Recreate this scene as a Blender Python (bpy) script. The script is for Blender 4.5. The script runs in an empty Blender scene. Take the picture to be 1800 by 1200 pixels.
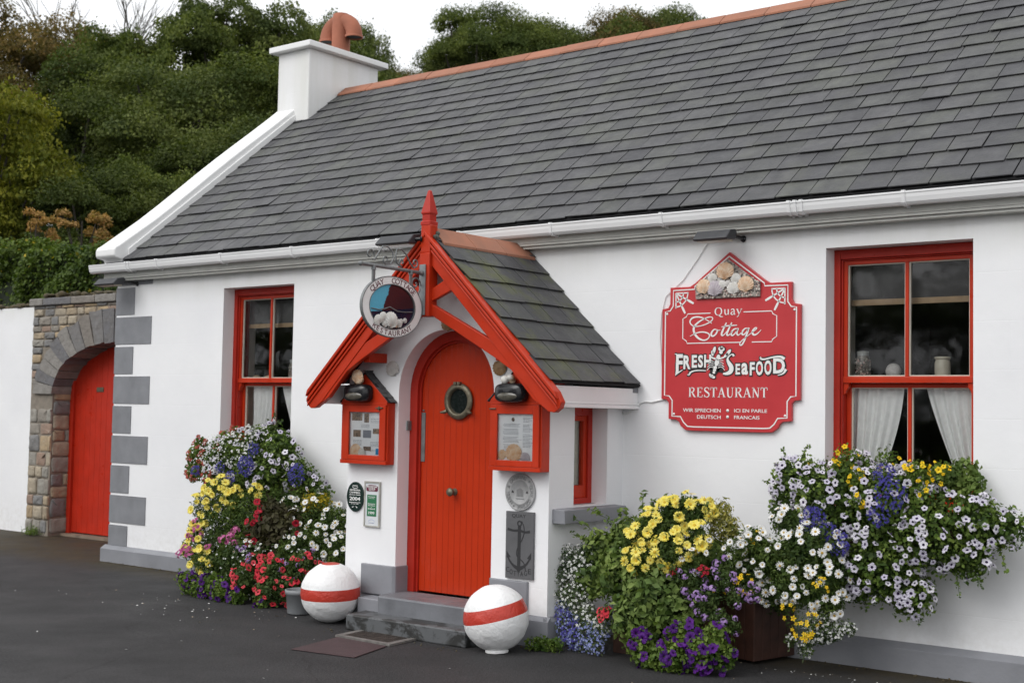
import bpy, math, random
import numpy as np
from mathutils import Vector, Matrix
random.seed(7); RNG = np.random.default_rng(7)
SC = bpy.context.scene
COL = SC.collection
PI = math.pi

# ---------------------------------------------------------------- camera
cam_d = bpy.data.cameras.new('camera'); cam = bpy.data.objects.new('camera', cam_d); COL.objects.link(cam)
cr = Vector((0.78728017, 0.61632684, 0.01819786)); cu = Vector((0.01880228, -0.05349635, 0.99839101)); cf = Vector((-0.61630870, 0.78567128, 0.05370496))
cam.matrix_world = Matrix(((cr.x, cu.x, -cf.x, 11.570995), (cr.y, cu.y, -cf.y, -8.179083), (cr.z, cu.z, -cf.z, 1.573793), (0, 0, 0, 1)))
cam_d.sensor_width = 36; cam_d.lens = 2333.572 / 1800 * 36
cam_d.clip_start = .1; cam_d.clip_end = 500
cam_d.dof.use_dof = True; cam_d.dof.focus_distance = 9.6; cam_d.dof.aperture_fstop = 3.2
SC.camera = cam
SC.render.resolution_x = 1024; SC.render.resolution_y = 682

# ---------------------------------------------------------------- world, sun, exposure
SUN_EL, SUN_AZ = math.radians(43), math.radians(198)      # azimuth the light comes FROM, clockwise from +y
w = bpy.data.worlds.new('World'); SC.world = w; w.use_nodes = True
nt = w.node_tree; nt.nodes.clear()
sky = nt.nodes.new('ShaderNodeTexSky'); sky.sky_type = 'NISHITA'; sky.sun_disc = False
sky.sun_elevation = SUN_EL; sky.sun_rotation = SUN_AZ; sky.air_density = 2.0; sky.dust_density = 6.0; sky.ozone_density = 1.0
hs = nt.nodes.new('ShaderNodeHueSaturation'); hs.inputs['Saturation'].default_value = .07
tcw = nt.nodes.new('ShaderNodeTexCoord')
cn = nt.nodes.new('ShaderNodeTexNoise'); cn.inputs['Scale'].default_value = 2.2; cn.inputs['Detail'].default_value = 4
cmr = nt.nodes.new('ShaderNodeMapRange'); cmr.inputs[1].default_value = .3; cmr.inputs[2].default_value = .7; cmr.inputs[3].default_value = .94; cmr.inputs[4].default_value = 1.06
mul = nt.nodes.new('ShaderNodeMix'); mul.data_type = 'RGBA'; mul.blend_type = 'MULTIPLY'; mul.inputs[0].default_value = 1
bg = nt.nodes.new('ShaderNodeBackground'); bg.inputs['Strength'].default_value = .15
wo = nt.nodes.new('ShaderNodeOutputWorld')
L = nt.links.new
L(sky.outputs[0], hs.inputs['Color'])
L(tcw.outputs['Generated'], cn.inputs['Vector']); L(cn.outputs[0], cmr.inputs[0])
ov = nt.nodes.new('ShaderNodeMix'); ov.data_type = 'RGBA'; ov.inputs[0].default_value = .8; ov.inputs[7].default_value = (8.6, 8.75, 9.0, 1)
L(hs.outputs[0], ov.inputs[6]); L(ov.outputs[2], mul.inputs[6]); L(cmr.outputs[0], mul.inputs[7]); L(mul.outputs[2], bg.inputs['Color']); L(bg.outputs[0], wo.inputs[0])
sd = bpy.data.lights.new('sun', 'SUN'); sun = bpy.data.objects.new('sun', sd); COL.objects.link(sun)
sd.energy = 1.15; sd.angle = math.radians(40); sd.color = (1, .985, .96)
sv = Vector((math.sin(SUN_AZ) * math.cos(SUN_EL), math.cos(SUN_AZ) * math.cos(SUN_EL), math.sin(SUN_EL)))
sun.rotation_euler = sv.to_track_quat('Z', 'Y').to_euler(); sun.location = sv * 50
SC.view_settings.view_transform = 'Standard'; SC.view_settings.look = 'None'; SC.view_settings.gamma = 1
SC.view_settings.exposure = -0.02

# ---------------------------------------------------------------- materials
def new_mat(name):
    m = bpy.data.materials.new(name); m.use_nodes = True
    n = m.node_tree.nodes; b = n['Principled BSDF']
    return m, n, m.node_tree.links.new, b
def rgb(c): return (c[0], c[1], c[2], 1)
def mixc(n, L, fac, a, b, blend='MIX'):
    x = n.new('ShaderNodeMix'); x.data_type = 'RGBA'; x.blend_type = blend
    for i, v in ((0, fac), (6, a), (7, b)):
        if isinstance(v, (int, float)): x.inputs[i].default_value = v
        elif isinstance(v, tuple): x.inputs[i].default_value = rgb(v)
        else: L(v, x.inputs[i])
    return x.outputs[2]
def noise(n, L, vec, scale, detail=4, rough=.55, dist=0):
    t = n.new('ShaderNodeTexNoise'); t.inputs['Scale'].default_value = scale; t.inputs['Detail'].default_value = detail
    t.inputs['Roughness'].default_value = rough; t.inputs['Distortion'].default_value = dist
    if vec is not None: L(vec, t.inputs['Vector'])
    return t.outputs[0]
def ramp(n, L, v, lo, hi, a=0., b=1.):
    t = n.new('ShaderNodeMapRange'); L(v, t.inputs[0])
    for i, q in zip((1, 2, 3, 4), (lo, hi, a, b)): t.inputs[i].default_value = q
    return t.outputs[0]
def bumpn(n, L, b, h, strength, dist=.01, prev=None):
    t = n.new('ShaderNodeBump'); t.inputs['Strength'].default_value = strength; t.inputs['Distance'].default_value = dist
    L(h, t.inputs['Height'])
    if prev is not None: L(prev, t.inputs['Normal'])
    L(t.outputs[0], b.inputs['Normal']); return t.outputs[0]
def texco(n, which='Object'):
    return n.new('ShaderNodeTexCoord').outputs[which]
def island(n): return n.new('ShaderNodeNewGeometry').outputs['Random Per Island']
def mat(name, col, rough=.6, var=.12, vs=4, bump=0, bs=60, spec=.5, metal=0, col2=None, isl=0, detail=5, rvar=0, bd=.004):
    m, n, L, b = new_mat(name)
    tc = texco(n)
    c2 = col2 if col2 else tuple(min(1, x * (1 + var)) for x in col)
    c1 = tuple(x * (1 - var) for x in col) if not col2 else col
    f = ramp(n, L, noise(n, L, tc, vs, detail), .3, .7)
    c = mixc(n, L, f, c1, c2)
    if isl:
        g = ramp(n, L, island(n), 0, 1, 1 - isl, 1 + isl)
        c = mixc(n, L, 1.0, c, g, 'MULTIPLY')
    L(c, b.inputs['Base Color'])
    b.inputs['Roughness'].default_value = rough; b.inputs['Metallic'].default_value = metal
    b.inputs['Specular IOR Level'].default_value = spec
    if rvar:
        L(ramp(n, L, noise(n, L, tc, vs * 2.3, 4), .3, .7, rough - rvar, rough + rvar), b.inputs['Roughness'])
    if bump:
        bumpn(n, L, b, noise(n, L, tc, bs, 5), bump, bd)
    return m
def leaf_mat(name, c1, c2, rough=.6, spec=.18, trans=.3, patch=.35, ps=.9):
    m, n, L, b = new_mat(name)
    c = mixc(n, L, island(n), c1, c2)
    if patch:      # whole sprays of a plant are a yellower or a deeper green than their neighbours
        g = n.new('ShaderNodeNewGeometry').outputs['Position']
        c = mixc(n, L, ramp(n, L, noise(n, L, g, ps, 3), .35, .65, 0, 1), mixc(n, L, 1.0, c, (1 - patch, 1 - patch * .8, 1 - patch), 'MULTIPLY'), mixc(n, L, 1.0, c, (1 + patch * 1.3, 1 + patch, 1 + patch * .3), 'MULTIPLY'))
    L(c, b.inputs['Base Color']); b.inputs['Roughness'].default_value = rough; b.inputs['Specular IOR Level'].default_value = spec
    if trans:
        tr = n.new('ShaderNodeBsdfTranslucent'); L(mixc(n, L, 1.0, c, (1.1, 1.2, .6), 'MULTIPLY'), tr.inputs[0])
        mx = n.new('ShaderNodeMixShader'); mx.inputs[0].default_value = trans
        L(b.outputs[0], mx.inputs[1]); L(tr.outputs[0], mx.inputs[2]); L(mx.outputs[0], n['Material Output'].inputs[0])
    return m

def wall_mat():
    m, n, L, b = new_mat('white_render')
    tc = texco(n); sep = n.new('ShaderNodeSeparateXYZ'); L(tc, sep.inputs[0])
    geo = n.new('ShaderNodeNewGeometry'); sn = n.new('ShaderNodeSeparateXYZ'); L(geo.outputs['Normal'], sn.inputs[0])
    ab = n.new('ShaderNodeMath'); ab.operation = 'ABSOLUTE'; L(sn.outputs[0], ab.inputs[0])
    gt = n.new('ShaderNodeMath'); gt.operation = 'GREATER_THAN'; gt.inputs[1].default_value = .7; L(ab.outputs[0], gt.inputs[0])
    hm = n.new('ShaderNodeMix'); hm.data_type = 'FLOAT'; L(gt.outputs[0], hm.inputs[0]); L(sep.outputs[0], hm.inputs[2]); L(sep.outputs[1], hm.inputs[3])
    cb = n.new('ShaderNodeCombineXYZ'); L(hm.outputs[0], cb.inputs[0]); 
    zz = n.new('ShaderNodeMath'); zz.operation = 'ADD'; zz.inputs[1].default_value = -.089; L(sep.outputs[2], zz.inputs[0]); L(zz.outputs[0], cb.inputs[1])
    br = n.new('ShaderNodeTexBrick'); L(cb.outputs[0], br.inputs['Vector'])
    br.inputs['Scale'].default_value = 1; br.inputs['Brick Width'].default_value = .62; br.inputs['Row Height'].default_value = .3
    br.inputs['Mortar Size'].default_value = .004; br.inputs['Mortar Smooth'].default_value = .6
    br.inputs['Color1'].default_value = (1, 1, 1, 1); br.inputs['Color2'].default_value = (1, 1, 1, 1); br.inputs['Mortar'].default_value = (0, 0, 0, 1)
    base = mixc(n, L, ramp(n, L, noise(n, L, tc, 1.3, 6), .3, .7), (.80, .80, .815), (.86, .86, .865))
    # greenish-grey tint growing towards the eaves, brown splash above the ground, vertical runs
    mp = n.new('ShaderNodeMapping'); L(tc, mp.inputs[0]); mp.inputs['Scale'].default_value = (5, 5, .5)
    runs = noise(n, L, mp.outputs[0], 1.0, 6, .6)
    eav = ramp(n, L, sep.outputs[2], 2.55, 2.84); 
    q = n.new('ShaderNodeMath'); q.operation = 'MULTIPLY'; L(eav, q.inputs[0]); L(ramp(n, L, runs, .35, .7, .12, .5), q.inputs[1])
    c = mixc(n, L, q.outputs[0], base, (.60, .60, .53))
    spl = ramp(n, L, sep.outputs[2], .5, .16); q2 = n.new('ShaderNodeMath'); q2.operation = 'MULTIPLY'; L(spl, q2.inputs[0]); L(ramp(n, L, noise(n, L, tc, 14, 6, .7), .4, .7, 0, .4), q2.inputs[1])
    c = mixc(n, L, q2.outputs[0], c, (.55, .53, .50))
    c = mixc(n, L, ramp(n, L, noise(n, L, tc, 30, 3, .7), .72, .8, 0, .25), c, (.5, .5, .46))
    L(c, b.inputs['Base Color']); b.inputs['Roughness'].default_value = .65; b.inputs['Specular IOR Level'].default_value = .3
    p = bumpn(n, L, b, br.outputs['Color'], .15, .006)
    p = bumpn(n, L, b, noise(n, L, tc, 3.5, 3), .25, .02, p)
    bumpn(n, L, b, noise(n, L, tc, 90, 4, .7), .18, .004, p)
    return m
def slate_mat(name='slate', moss=.0):
    m, n, L, b = new_mat(name)
    tc = texco(n); isl = island(n)
    c = mixc(n, L, ramp(n, L, isl, 0, 1), (.060, .060, .064), (.098, .097, .099))
    w2 = n.new('ShaderNodeTexWhiteNoise'); w2.noise_dimensions = '1D'; L(isl, w2.inputs['W'])
    c = mixc(n, L, ramp(n, L, w2.outputs[0], .6, 1, 0, .6), c, (.102, .108, .090))
    c = mixc(n, L, ramp(n, L, noise(n, L, tc, 9, 6, .75), .38, .68, 0, .65), c, (.048, .048, .054))
    c = mixc(n, L, ramp(n, L, noise(n, L, tc, 2.2, 6, .75), .5, .72, 0, .35 + moss), c, (.115, .120, .085) if moss < .1 else (.115, .125, .045))
    if moss > .1: c = mixc(n, L, 1.0, c, (.80, .80, .80), 'MULTIPLY')
    c = mixc(n, L, ramp(n, L, noise(n, L, tc, 30, 4, .7), .66, .74, 0, .5), c, (.19, .19, .165))
    mpv = n.new('ShaderNodeMapping'); L(tc, mpv.inputs[0]); mpv.inputs['Scale'].default_value = (7, .9, .9)
    c = mixc(n, L, ramp(n, L, noise(n, L, mpv.outputs[0], 1, 5, .65), .52, .72, 0, .45), c, (.05, .05, .053))
    L(c, b.inputs['Base Color'])
    L(ramp(n, L, noise(n, L, tc, 6, 4), .3, .7, .48, .75), b.inputs['Roughness']); b.inputs['Specular IOR Level'].default_value = .45
    mp = n.new('ShaderNodeMapping'); L(tc, mp.inputs[0]); mp.inputs['Rotation'].default_value = (0, 0, .5); mp.inputs['Scale'].default_value = (1, 1, 1)
    bumpn(n, L, b, noise(n, L, mp.outputs[0], 28, 6, .65), .5, .008)
    return m
def stone_mat(name, cols, rough=.85, mort=0):
    m, n, L, b = new_mat(name); tc = texco(n); isl = island(n)
    cr_ = n.new('ShaderNodeValToRGB'); cr_.color_ramp.interpolation = 'CONSTANT'
    e = cr_.color_ramp.elements; e[0].position = 0; e[0].color = rgb(cols[0]); e[1].position = 1 / len(cols); e[1].color = rgb(cols[1])
    for i in range(2, len(cols)):
        x = e.new(i / len(cols)); x.color = rgb(cols[i])
    L(isl, cr_.inputs[0])
    c = mixc(n, L, ramp(n, L, noise(n, L, tc, 11, 7, .7), .3, .7, 0, .6), cr_.outputs[0], (.13, .115, .10))
    c = mixc(n, L, ramp(n, L, noise(n, L, tc, 26, 5, .7), .6, .72, 0, .7), c, (.34, .33, .29))
    L(c, b.inputs['Base Color']); b.inputs['Roughness'].default_value = rough
    p = bumpn(n, L, b, noise(n, L, tc, 12, 6, .6), .8, .03)
    bumpn(n, L, b, noise(n, L, tc, 70, 4, .6), .5, .006, p)
    return m
def glass_mat():
    m, n, L, b = new_mat('window_glass'); n.remove(b)
    gl = n.new('ShaderNodeBsdfGlossy'); gl.inputs['Roughness'].default_value = .05; gl.inputs['Color'].default_value = (1, 1, 1, 1)
    tr = n.new('ShaderNodeBsdfTransparent'); tr.inputs[0].default_value = (.97, .98, .975, 1)
    fr = n.new('ShaderNodeFresnel'); fr.inputs['IOR'].default_value = 1.5
    bp = n.new('ShaderNodeBump'); bp.inputs['Strength'].default_value = .2; bp.inputs['Distance'].default_value = .01
    L(noise(n, L, texco(n), 3.5, 2), bp.inputs['Height']); L(bp.outputs[0], gl.inputs['Normal']); 
    mx = n.new('ShaderNodeMixShader'); L(ramp(n, L, fr.outputs[0], 0, 1, .015, 1.0), mx.inputs[0]); L(tr.outputs[0], mx.inputs[1]); L(gl.outputs[0], mx.inputs[2])
    L(mx.outputs[0], n['Material Output'].inputs[0])
    return m

WALL = wall_mat(); SLATE = slate_mat(); SLATE_MOSS = slate_mat('mossy_slate', .75)
GREY = mat('grey_masonry_paint', (.225, .23, .25), .5, .12, 3, .35, 45, rvar=.1)
GREYD = mat('grey_flat_paint', (.205, .21, .225), .55, .14, 5, .35, 40)
def red_mat(name, c=(.49, .032, .007)):
    m, n, L, b = new_mat(name); tc = texco(n)
    k = mixc(n, L, ramp(n, L, noise(n, L, tc, 5, 6, .6), .3, .7), tuple(x * .86 for x in c), tuple(x * 1.08 for x in c))
    k = mixc(n, L, ramp(n, L, noise(n, L, tc, 38, 5, .8), .69, .76, 0, .55), k, (.20, .02, .015))
    L(k, b.inputs['Base Color']); L(ramp(n, L, noise(n, L, tc, 8, 4), .3, .7, .26, .48), b.inputs['Roughness'])
    b.inputs['Specular IOR Level'].default_value = .3
    mp = n.new('ShaderNodeMapping'); L(tc, mp.inputs[0]); mp.inputs['Scale'].default_value = (60, 60, 4)
    bumpn(n, L, b, noise(n, L, mp.outputs[0], 1, 5, .6), .25, .003)
    return m
RED = red_mat('red_gloss_paint'); REDT = red_mat('red_trim_paint', (.44, .026, .014)); REDG = red_mat('red_gate_paint', (.47, .026, .010))
UPVC = mat('white_plastic', (.80, .80, .80), .35, .03, 3, .05, 20, spec=.5)
FASC = mat('off_white_board', (.56, .56, .52), .5, .10, 5, .1, 30)
TERRA = mat('terracotta', (.37, .150, .088), .85, .2, 6, .4, 60, col2=(.27, .125, .080), isl=.14)
TERRAP = mat('terracotta_pot', (.33, .115, .066), .8, .2, 5, .3, 60)
GLASS = glass_mat()
PUTTY = mat('cream_putty', (.60, .57, .48), .6, .1, 8)
BRASS = mat('tarnished_brass', (.17, .15, .105), .45, .3, 30, .4, 90, metal=.6)
IRON = mat('galvanised_iron', (.19, .20, .20), .5, .25, 18, .4, 120, metal=.35)
BLACKP = mat('black_plastic', (.012, .012, .014), .22, .1, 5)
DARKIN = mat('room_gloom_plaster', (.02, .019, .018), .9, .2, 2)  # near-black: the dimness of the rooms is put into the colour
WOODL = mat('pale_wood', (.42, .29, .17), .5, .15, 12, .1, 60)
LACE = mat('white_lace_cloth', (.88, .88, .87), .9, .05, 30, .3, 160)
WHITEP = mat('white_paint', (.82, .82, .81), .5, .03, 4, .25, 30)

# ---------------------------------------------------------------- mesh builder
WL = {}
def wl(o): return WL.get(o.name, Vector((0, 0, 0))) if o is not None else Vector((0, 0, 0))
def frame_from(d):
    d = Vector(d).normalized(); a = Vector((0, 0, 1)) if abs(d.z) < .9 else Vector((1, 0, 0))
    x = a.cross(d).normalized(); y = d.cross(x); return x, y, d
class MB:
    def __init__(s): s.v = []; s.f = []; s.m = []; s.sm = []
    def add(s, vs, fs, mi=0, sm=False):
        o = len(s.v); s.v += [tuple(p) for p in vs]
        for f in fs: s.f.append(tuple(i + o for i in f)); s.m.append(mi); s.sm.append(sm)
        return s
    def box(s, x0, x1, y0, y1, z0, z1, mi=0):
        v = [(x, y, z) for z in (z0, z1) for y in (y0, y1) for x in (x0, x1)]
        return s.add(v, [(0, 2, 3, 1), (4, 5, 7, 6), (0, 1, 5, 4), (2, 6, 7, 3), (0, 4, 6, 2), (1, 3, 7, 5)], mi)
    def obox(s, c, ax, ay, az, mi=0):     # centre, three half-vectors
        c, ax, ay, az = map(Vector, (c, ax, ay, az))
        v = [c + i * ax + j * ay + k * az for k in (-1, 1) for j in (-1, 1) for i in (-1, 1)]
        return s.add(v, [(0, 2, 3, 1), (4, 5, 7, 6), (0, 1, 5, 4), (2, 6, 7, 3), (0, 4, 6, 2), (1, 3, 7, 5)], mi)
    def prism(s, pts, a, b, axis='y', mi=0, mcap=None):
        # pts 2D (first, second of the other two axes, x-z for 'y', y-z for 'x', x-y for 'z')
        n = len(pts)
        P = {'y': lambda p, d: (p[0], d, p[1]), 'x': lambda p, d: (d, p[0], p[1]), 'z': lambda p, d: (p[0], p[1], d)}[axis]
        v = [P(p, a) for p in pts] + [P(p, b) for p in pts]
        s.add(v, [tuple(range(n)), tuple(range(2 * n - 1, n - 1, -1))], mi if mcap is None else mcap)
        o = len(s.v) - 2 * n
        for i in range(n):
            j = (i + 1) % n
            s.f.append((o + i, o + n + i, o + n + j, o + j)); s.m.append(mi); s.sm.append(False)
        return s
    def tube(s, pts, r, n=8, mi=0, caps=True, closed=False):
        pts = [Vector(p) for p in pts]; N = len(pts); rs = r if isinstance(r, (list, tuple)) else [r] * N
        ref = None; rings = []
        for i, p in enumerate(pts):
            if closed: t = (pts[(i + 1) % N] - pts[i - 1]).normalized()
            else: t = (pts[min(i + 1, N - 1)] - pts[max(i - 1, 0)]).normalized()
            if ref is None: ref = frame_from(t)[0]
            x = (ref - ref.dot(t) * t).normalized(); y = t.cross(x); ref = x
            rings.append([p + rs[i] * (math.cos(2 * PI * k / n) * x + math.sin(2 * PI * k / n) * y) for k in range(n)])
        v = [q for rg in rings for q in rg]; fs = []
        M_ = N if closed else N - 1
        for i in range(M_):
            for k in range(n):
                a = i * n + k; b = i * n + (k + 1) % n; c = ((i + 1) % N) * n + (k + 1) % n; d = ((i + 1) % N) * n + k
                fs.append((a, b, c, d))
        s.add(v, fs, mi, True)
        if caps and not closed: s.add(rings[0], [tuple(range(n - 1, -1, -1))], mi); s.add(rings[-1], [tuple(range(n))], mi)
        return s
    def lathe(s, prof, c=(0, 0, 0), axis=(0, 0, 1), n=24, mi=0, mif=None, sm=True, scale=(1, 1)):
        x, y, z = frame_from(axis); c = Vector(c); v = []; fs = []
        for r, h in prof:
            for k in range(n): v.append(c + z * h + x * (r * scale[0] * math.cos(2 * PI * k / n)) + y * (r * scale[1] * math.sin(2 * PI * k / n)))
        o = len(s.v); s.v += [tuple(p) for p in v]
        for i in range(len(prof) - 1):
            for k in range(n):
                s.f.append((o + i * n + k, o + i * n + (k + 1) % n, o + (i + 1) * n + (k + 1) % n, o + (i + 1) * n + k))
                s.m.append(mif(i) if mif else mi); s.sm.append(sm)
        return s
    def ell(s, c, r, n=12, m=8, mi=0, jit=0):
        prof = [(math.sin(PI * i / m), -math.cos(PI * i / m)) for i in range(m + 1)]
        c = Vector(c); v = []; fs = []
        for a, h in prof:
            for k in range(n):
                j = 1 + random.uniform(-jit, jit)
                v.append((c.x + r[0] * j * a * math.cos(2 * PI * k / n), c.y + r[1] * j * a * math.sin(2 * PI * k / n), c.z + r[2] * h))
        for i in range(m):
            for k in range(n): fs.append((i * n + k, i * n + (k + 1) % n, (i + 1) * n + (k + 1) % n, (i + 1) * n + k))
        return s.add(v, fs, mi, True)
    def build(s, name, mats, parent=None, loc=None, bevel=0, wn=False):
        if not isinstance(mats, (list, tuple)): mats = [mats]
        if parent is not None: off = wl(parent)
        elif loc is not None: off = Vector(loc)
        else:
            a = np.array(s.v); off = Vector(((a[:, 0].min() + a[:, 0].max()) / 2, (a[:, 1].min() + a[:, 1].max()) / 2, a[:, 2].min()))
        me = bpy.data.meshes.new(name)
        me.from_pydata([(p[0] - off.x, p[1] - off.y, p[2] - off.z) for p in s.v], [], s.f)
        for m in mats: me.materials.append(m)
        me.polygons.foreach_set('material_index', s.m); me.polygons.foreach_set('use_smooth', s.sm)
        me.validate(); me.update()
        o = bpy.data.objects.new(name, me); COL.objects.link(o)
        if parent is not None: o.parent = parent; WL[o.name] = off
        else: o.location = off; WL[o.name] = off
        if bevel:
            b = o.modifiers.new('bevel', 'BEVEL'); b.width = bevel; b.segments = 2; b.limit_method = 'ANGLE'; b.angle_limit = math.radians(40)
            b.harden_normals = False
        return o
def tag(o, label=None, cat=None, group=None, kind=None):
    if label: o['label'] = label
    if cat: o['category'] = cat
    if group: o['group'] = group
    if kind: o['kind'] = kind
    return o
def thing(name, loc, label, cat, group=None):
    o = bpy.data.objects.new(name, None); COL.objects.link(o); o.location = loc; o.empty_display_size = .2
    WL[o.name] = Vector(loc); return tag(o, label, cat, group)
def text_mb(mb, txt, origin, ux, uz, size, mi=0, bold=0, align='LEFT', extr=.0015, sx=1., shear=0, spacing=1.):
    """flat letters: origin, unit vectors right / up; extruded along their cross product"""
    cu_ = bpy.data.curves.new('t', 'FONT'); cu_.body = txt; cu_.size = size; cu_.offset = bold; cu_.align_x = align; cu_.extrude = extr; cu_.resolution_u = 3
    cu_.shear = shear; cu_.space_character = spacing
    o = bpy.data.objects.new('t', cu_); COL.objects.link(o)
    dg = bpy.context.evaluated_depsgraph_get(); me = o.evaluated_get(dg).to_mesh()
    ux, uz = Vector(ux).normalized(), Vector(uz).normalized(); un = ux.cross(uz); O = Vector(origin)
    vs = [O + ux * (v.co.x * sx) + uz * v.co.y + un * v.co.z for v in me.vertices]; fs = [tuple(p.vertices) for p in me.polygons]
    mb.add(vs, fs, mi); o.evaluated_get(dg).to_mesh_clear(); COL.objects.unlink(o); bpy.data.objects.remove(o); bpy.data.curves.remove(cu_)
def stroke(mb, pts, w, y, t=.002, mi=0, plane=None, smooth=3):
    """ribbon through 2D points with width w (number or list) on plane y (or via plane(p)->3D), thickness t towards the viewer"""
    P = [Vector((p[0], p[1])) for p in pts]; W = list(w) if isinstance(w, (list, tuple)) else [w] * len(P)
    for _ in range(smooth if len(P) > 2 else 0):
        Q = [P[0]]; V = [W[0]]
        for i in range(len(P) - 1):
            Q += [P[i] * .75 + P[i + 1] * .25, P[i] * .25 + P[i + 1] * .75]; V += [W[i] * .75 + W[i + 1] * .25, W[i] * .25 + W[i + 1] * .75]
        Q.append(P[-1]); V.append(W[-1]); P, W = Q, V
        if len(P) > 70: break
    f = plane or (lambda p, d: (p[0], y - d, p[1]))
    n = len(P); vs = []
    for i in range(n):
        t_ = (P[min(i + 1, n - 1)] - P[max(i - 1, 0)]); t_ = t_.normalized() if t_.length > 1e-9 else Vector((1, 0))
        nn = Vector((-t_.y, t_.x)) * W[i] / 2
        for q in (P[i] + nn, P[i] - nn): vs += [f(q, t), f(q, 0)]
    fs = []
    for i in range(n - 1):
        a = i * 4; b = a + 4
        fs += [(a, a + 2, b + 2, b), (a, b, b + 1, a + 1), (a + 2, a + 3, b + 3, b + 2)]
    fs += [(0, 1, 3, 2), (n * 4 - 4, n * 4 - 2, n * 4 - 1, n * 4 - 3)]
    mb.add(vs, fs, mi)
def arc(cx, cz, r, a0, a1, n=16, rz=None):
    rz = rz or r
    return [(cx + r * math.cos(math.radians(a0 + (a1 - a0) * i / n)), cz + rz * math.sin(math.radians(a0 + (a1 - a0) * i / n))) for i in range(n + 1)]
# ================================================================ ground and hill
def asphalt_mat():
    m, n, L, b = new_mat('asphalt'); tc = texco(n); sep = n.new('ShaderNodeSeparateXYZ'); L(tc, sep.inputs[0])
    c = mixc(n, L, ramp(n, L, noise(n, L, tc, .9, 6, .65), .3, .7), (.026, .0252, .0260), (.040, .0385, .0395))
    c = mixc(n, L, ramp(n, L, noise(n, L, tc, 60, 4, .8), .35, .7), mixc(n, L, 1.0, c, (.45, .45, .45), 'MULTIPLY'), mixc(n, L, 1.0, c, (1.95, 1.95, 1.95), 'MULTIPLY'))
    c = mixc(n, L, ramp(n, L, noise(n, L, tc, 42, 3, .7), .68, .76, 0, .6), c, (.13, .12, .115))
    # mossy dirt collected along the foot of the wall
    wy = ramp(n, L, sep.outputs[1], -.62, -.1); q = n.new('ShaderNodeMath'); q.operation = 'MULTIPLY'; L(wy, q.inputs[0]); L(ramp(n, L, noise(n, L, tc, 5, 6, .7), .30, .55), q.inputs[1])
    c = mixc(n, L, q.outputs[0], c, (.055, .043, .022))
    L(c, b.inputs['Base Color']); L(ramp(n, L, noise(n, L, tc, 1.6, 5), .35, .7, .62, .9), b.inputs['Roughness']); b.inputs['Specular IOR Level'].default_value = .3
    p = bumpn(n, L, b, noise(n, L, tc, 1.2, 3), .3, .05)
    vo = n.new('ShaderNodeTexVoronoi'); vo.feature = 'DISTANCE_TO_EDGE'; vo.inputs['Scale'].default_value = .55; L(mixc(n, L, .12, tc, noise(n, L, tc, 3, 4)), vo.inputs['Vector'])
    bumpn(n, L, b, noise(n, L, tc, 75, 5, .8), 1.0, .012, p)
    L(mixc(n, L, ramp(n, L, vo.outputs[0], 0, .006, .55, 0), c, (.012, .011, .011)), b.inputs['Base Color'])
    return m
def H(x, y):
    d = (-.7 * x + .7 * y) - 9.5
    h = .3 * max(0, d); return min(h, 9 + .02 * h) if x < 4 else min(h, 9) * max(0, 1 - (x - 4) / 20)
xs = [-120, -60, -30] + [-24 + 2 * i for i in range(18)] + [14, 20, 30, 60, 120]; ys = [-120, -60, -30, -12, -4, 0, 2] + [4 + 2 * i for i in range(24)] + [60, 80, 120]
g = MB(); n_ = len(xs)
ASPH = asphalt_mat()
g.box(-150, 150, -150, 1.35, -.5, 0); tag(g.build('road', ASPH, loc=(0, 0, 0)), kind='structure')
hb = MB(); vs = [(x, y, H(x, y) - .02 if y > 2.5 else -.02) for y in ys[5:] for x in xs]; n2 = len(ys) - 5
hb.add(vs, [(j * n_ + i, j * n_ + i + 1, (j + 1) * n_ + i + 1, (j + 1) * n_ + i) for j in range(n2 - 1) for i in range(n_ - 1)], 0, True)
tag(hb.build('hill', mat('undergrowth_soil', (.018, .026, .010), .95, .5, .8, .8, 6, bd=.2), loc=(0, 0, 0)), kind='structure')

# ================================================================ cottage
CO = thing('cottage', (0, 0, 0), 'long single-storey white cottage with slate roof, grey quoins and red sash windows', 'cottage')
EX = 13.6; WT = 2.703; WB = 1.0
wins = [(1.675, 2.646), (7.791, 8.767)]
def facade():
    b = MB(); T = .34
    xs_ = [0, wins[0][0], wins[0][1], wins[1][0], wins[1][1], EX]; zs_ = [0, WB, WT, 3.02]
    for i in range(5):
        for k in range(3):
            if k == 1 and i in (1, 3): continue
            for y in (0, T):
                q = [(xs_[i], y, zs_[k]), (xs_[i + 1], y, zs_[k]), (xs_[i + 1], y, zs_[k + 1]), (xs_[i], y, zs_[k + 1])]
                b.add(q if y == 0 else q[::-1], [(0, 1, 2, 3)], 0 if y == 0 else 1)
    for x0, x1 in wins:
        for a, c_ in (((x0, WB), (x0, WT)), ((x0, WT), (x1, WT)), ((x1, WT), (x1, WB)), ((x1, WB), (x0, WB))):
            b.add([(a[0], 0, a[1]), (c_[0], 0, c_[1]), (c_[0], .16, c_[1]), (a[0], .16, a[1])], [(0, 1, 2, 3)], 0)
            b.add([(a[0], .16, a[1]), (c_[0], .16, c_[1]), (c_[0], T, c_[1]), (a[0], T, a[1])], [(0, 1, 2, 3)], 1)
    b.add([(0, 0, 3.02), (EX, 0, 3.02), (EX, T, 3.02), (0, T, 3.02)], [(0, 1, 2, 3)], 0)
    # gables and back
    gp = [(.0, 0), (5.3, 0), (5.3, 2.95), (2.65, 5.22), (.0, 3.02)]
    b.prism([(p[0] + .0015, p[1]) for p in gp], 0, .28, 'x', 0); b.prism(gp, EX - .28, EX, 'x', 0)
    b.box(.28, EX - .28, 5.0, 5.3, 0, 2.95)
    return b
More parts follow.
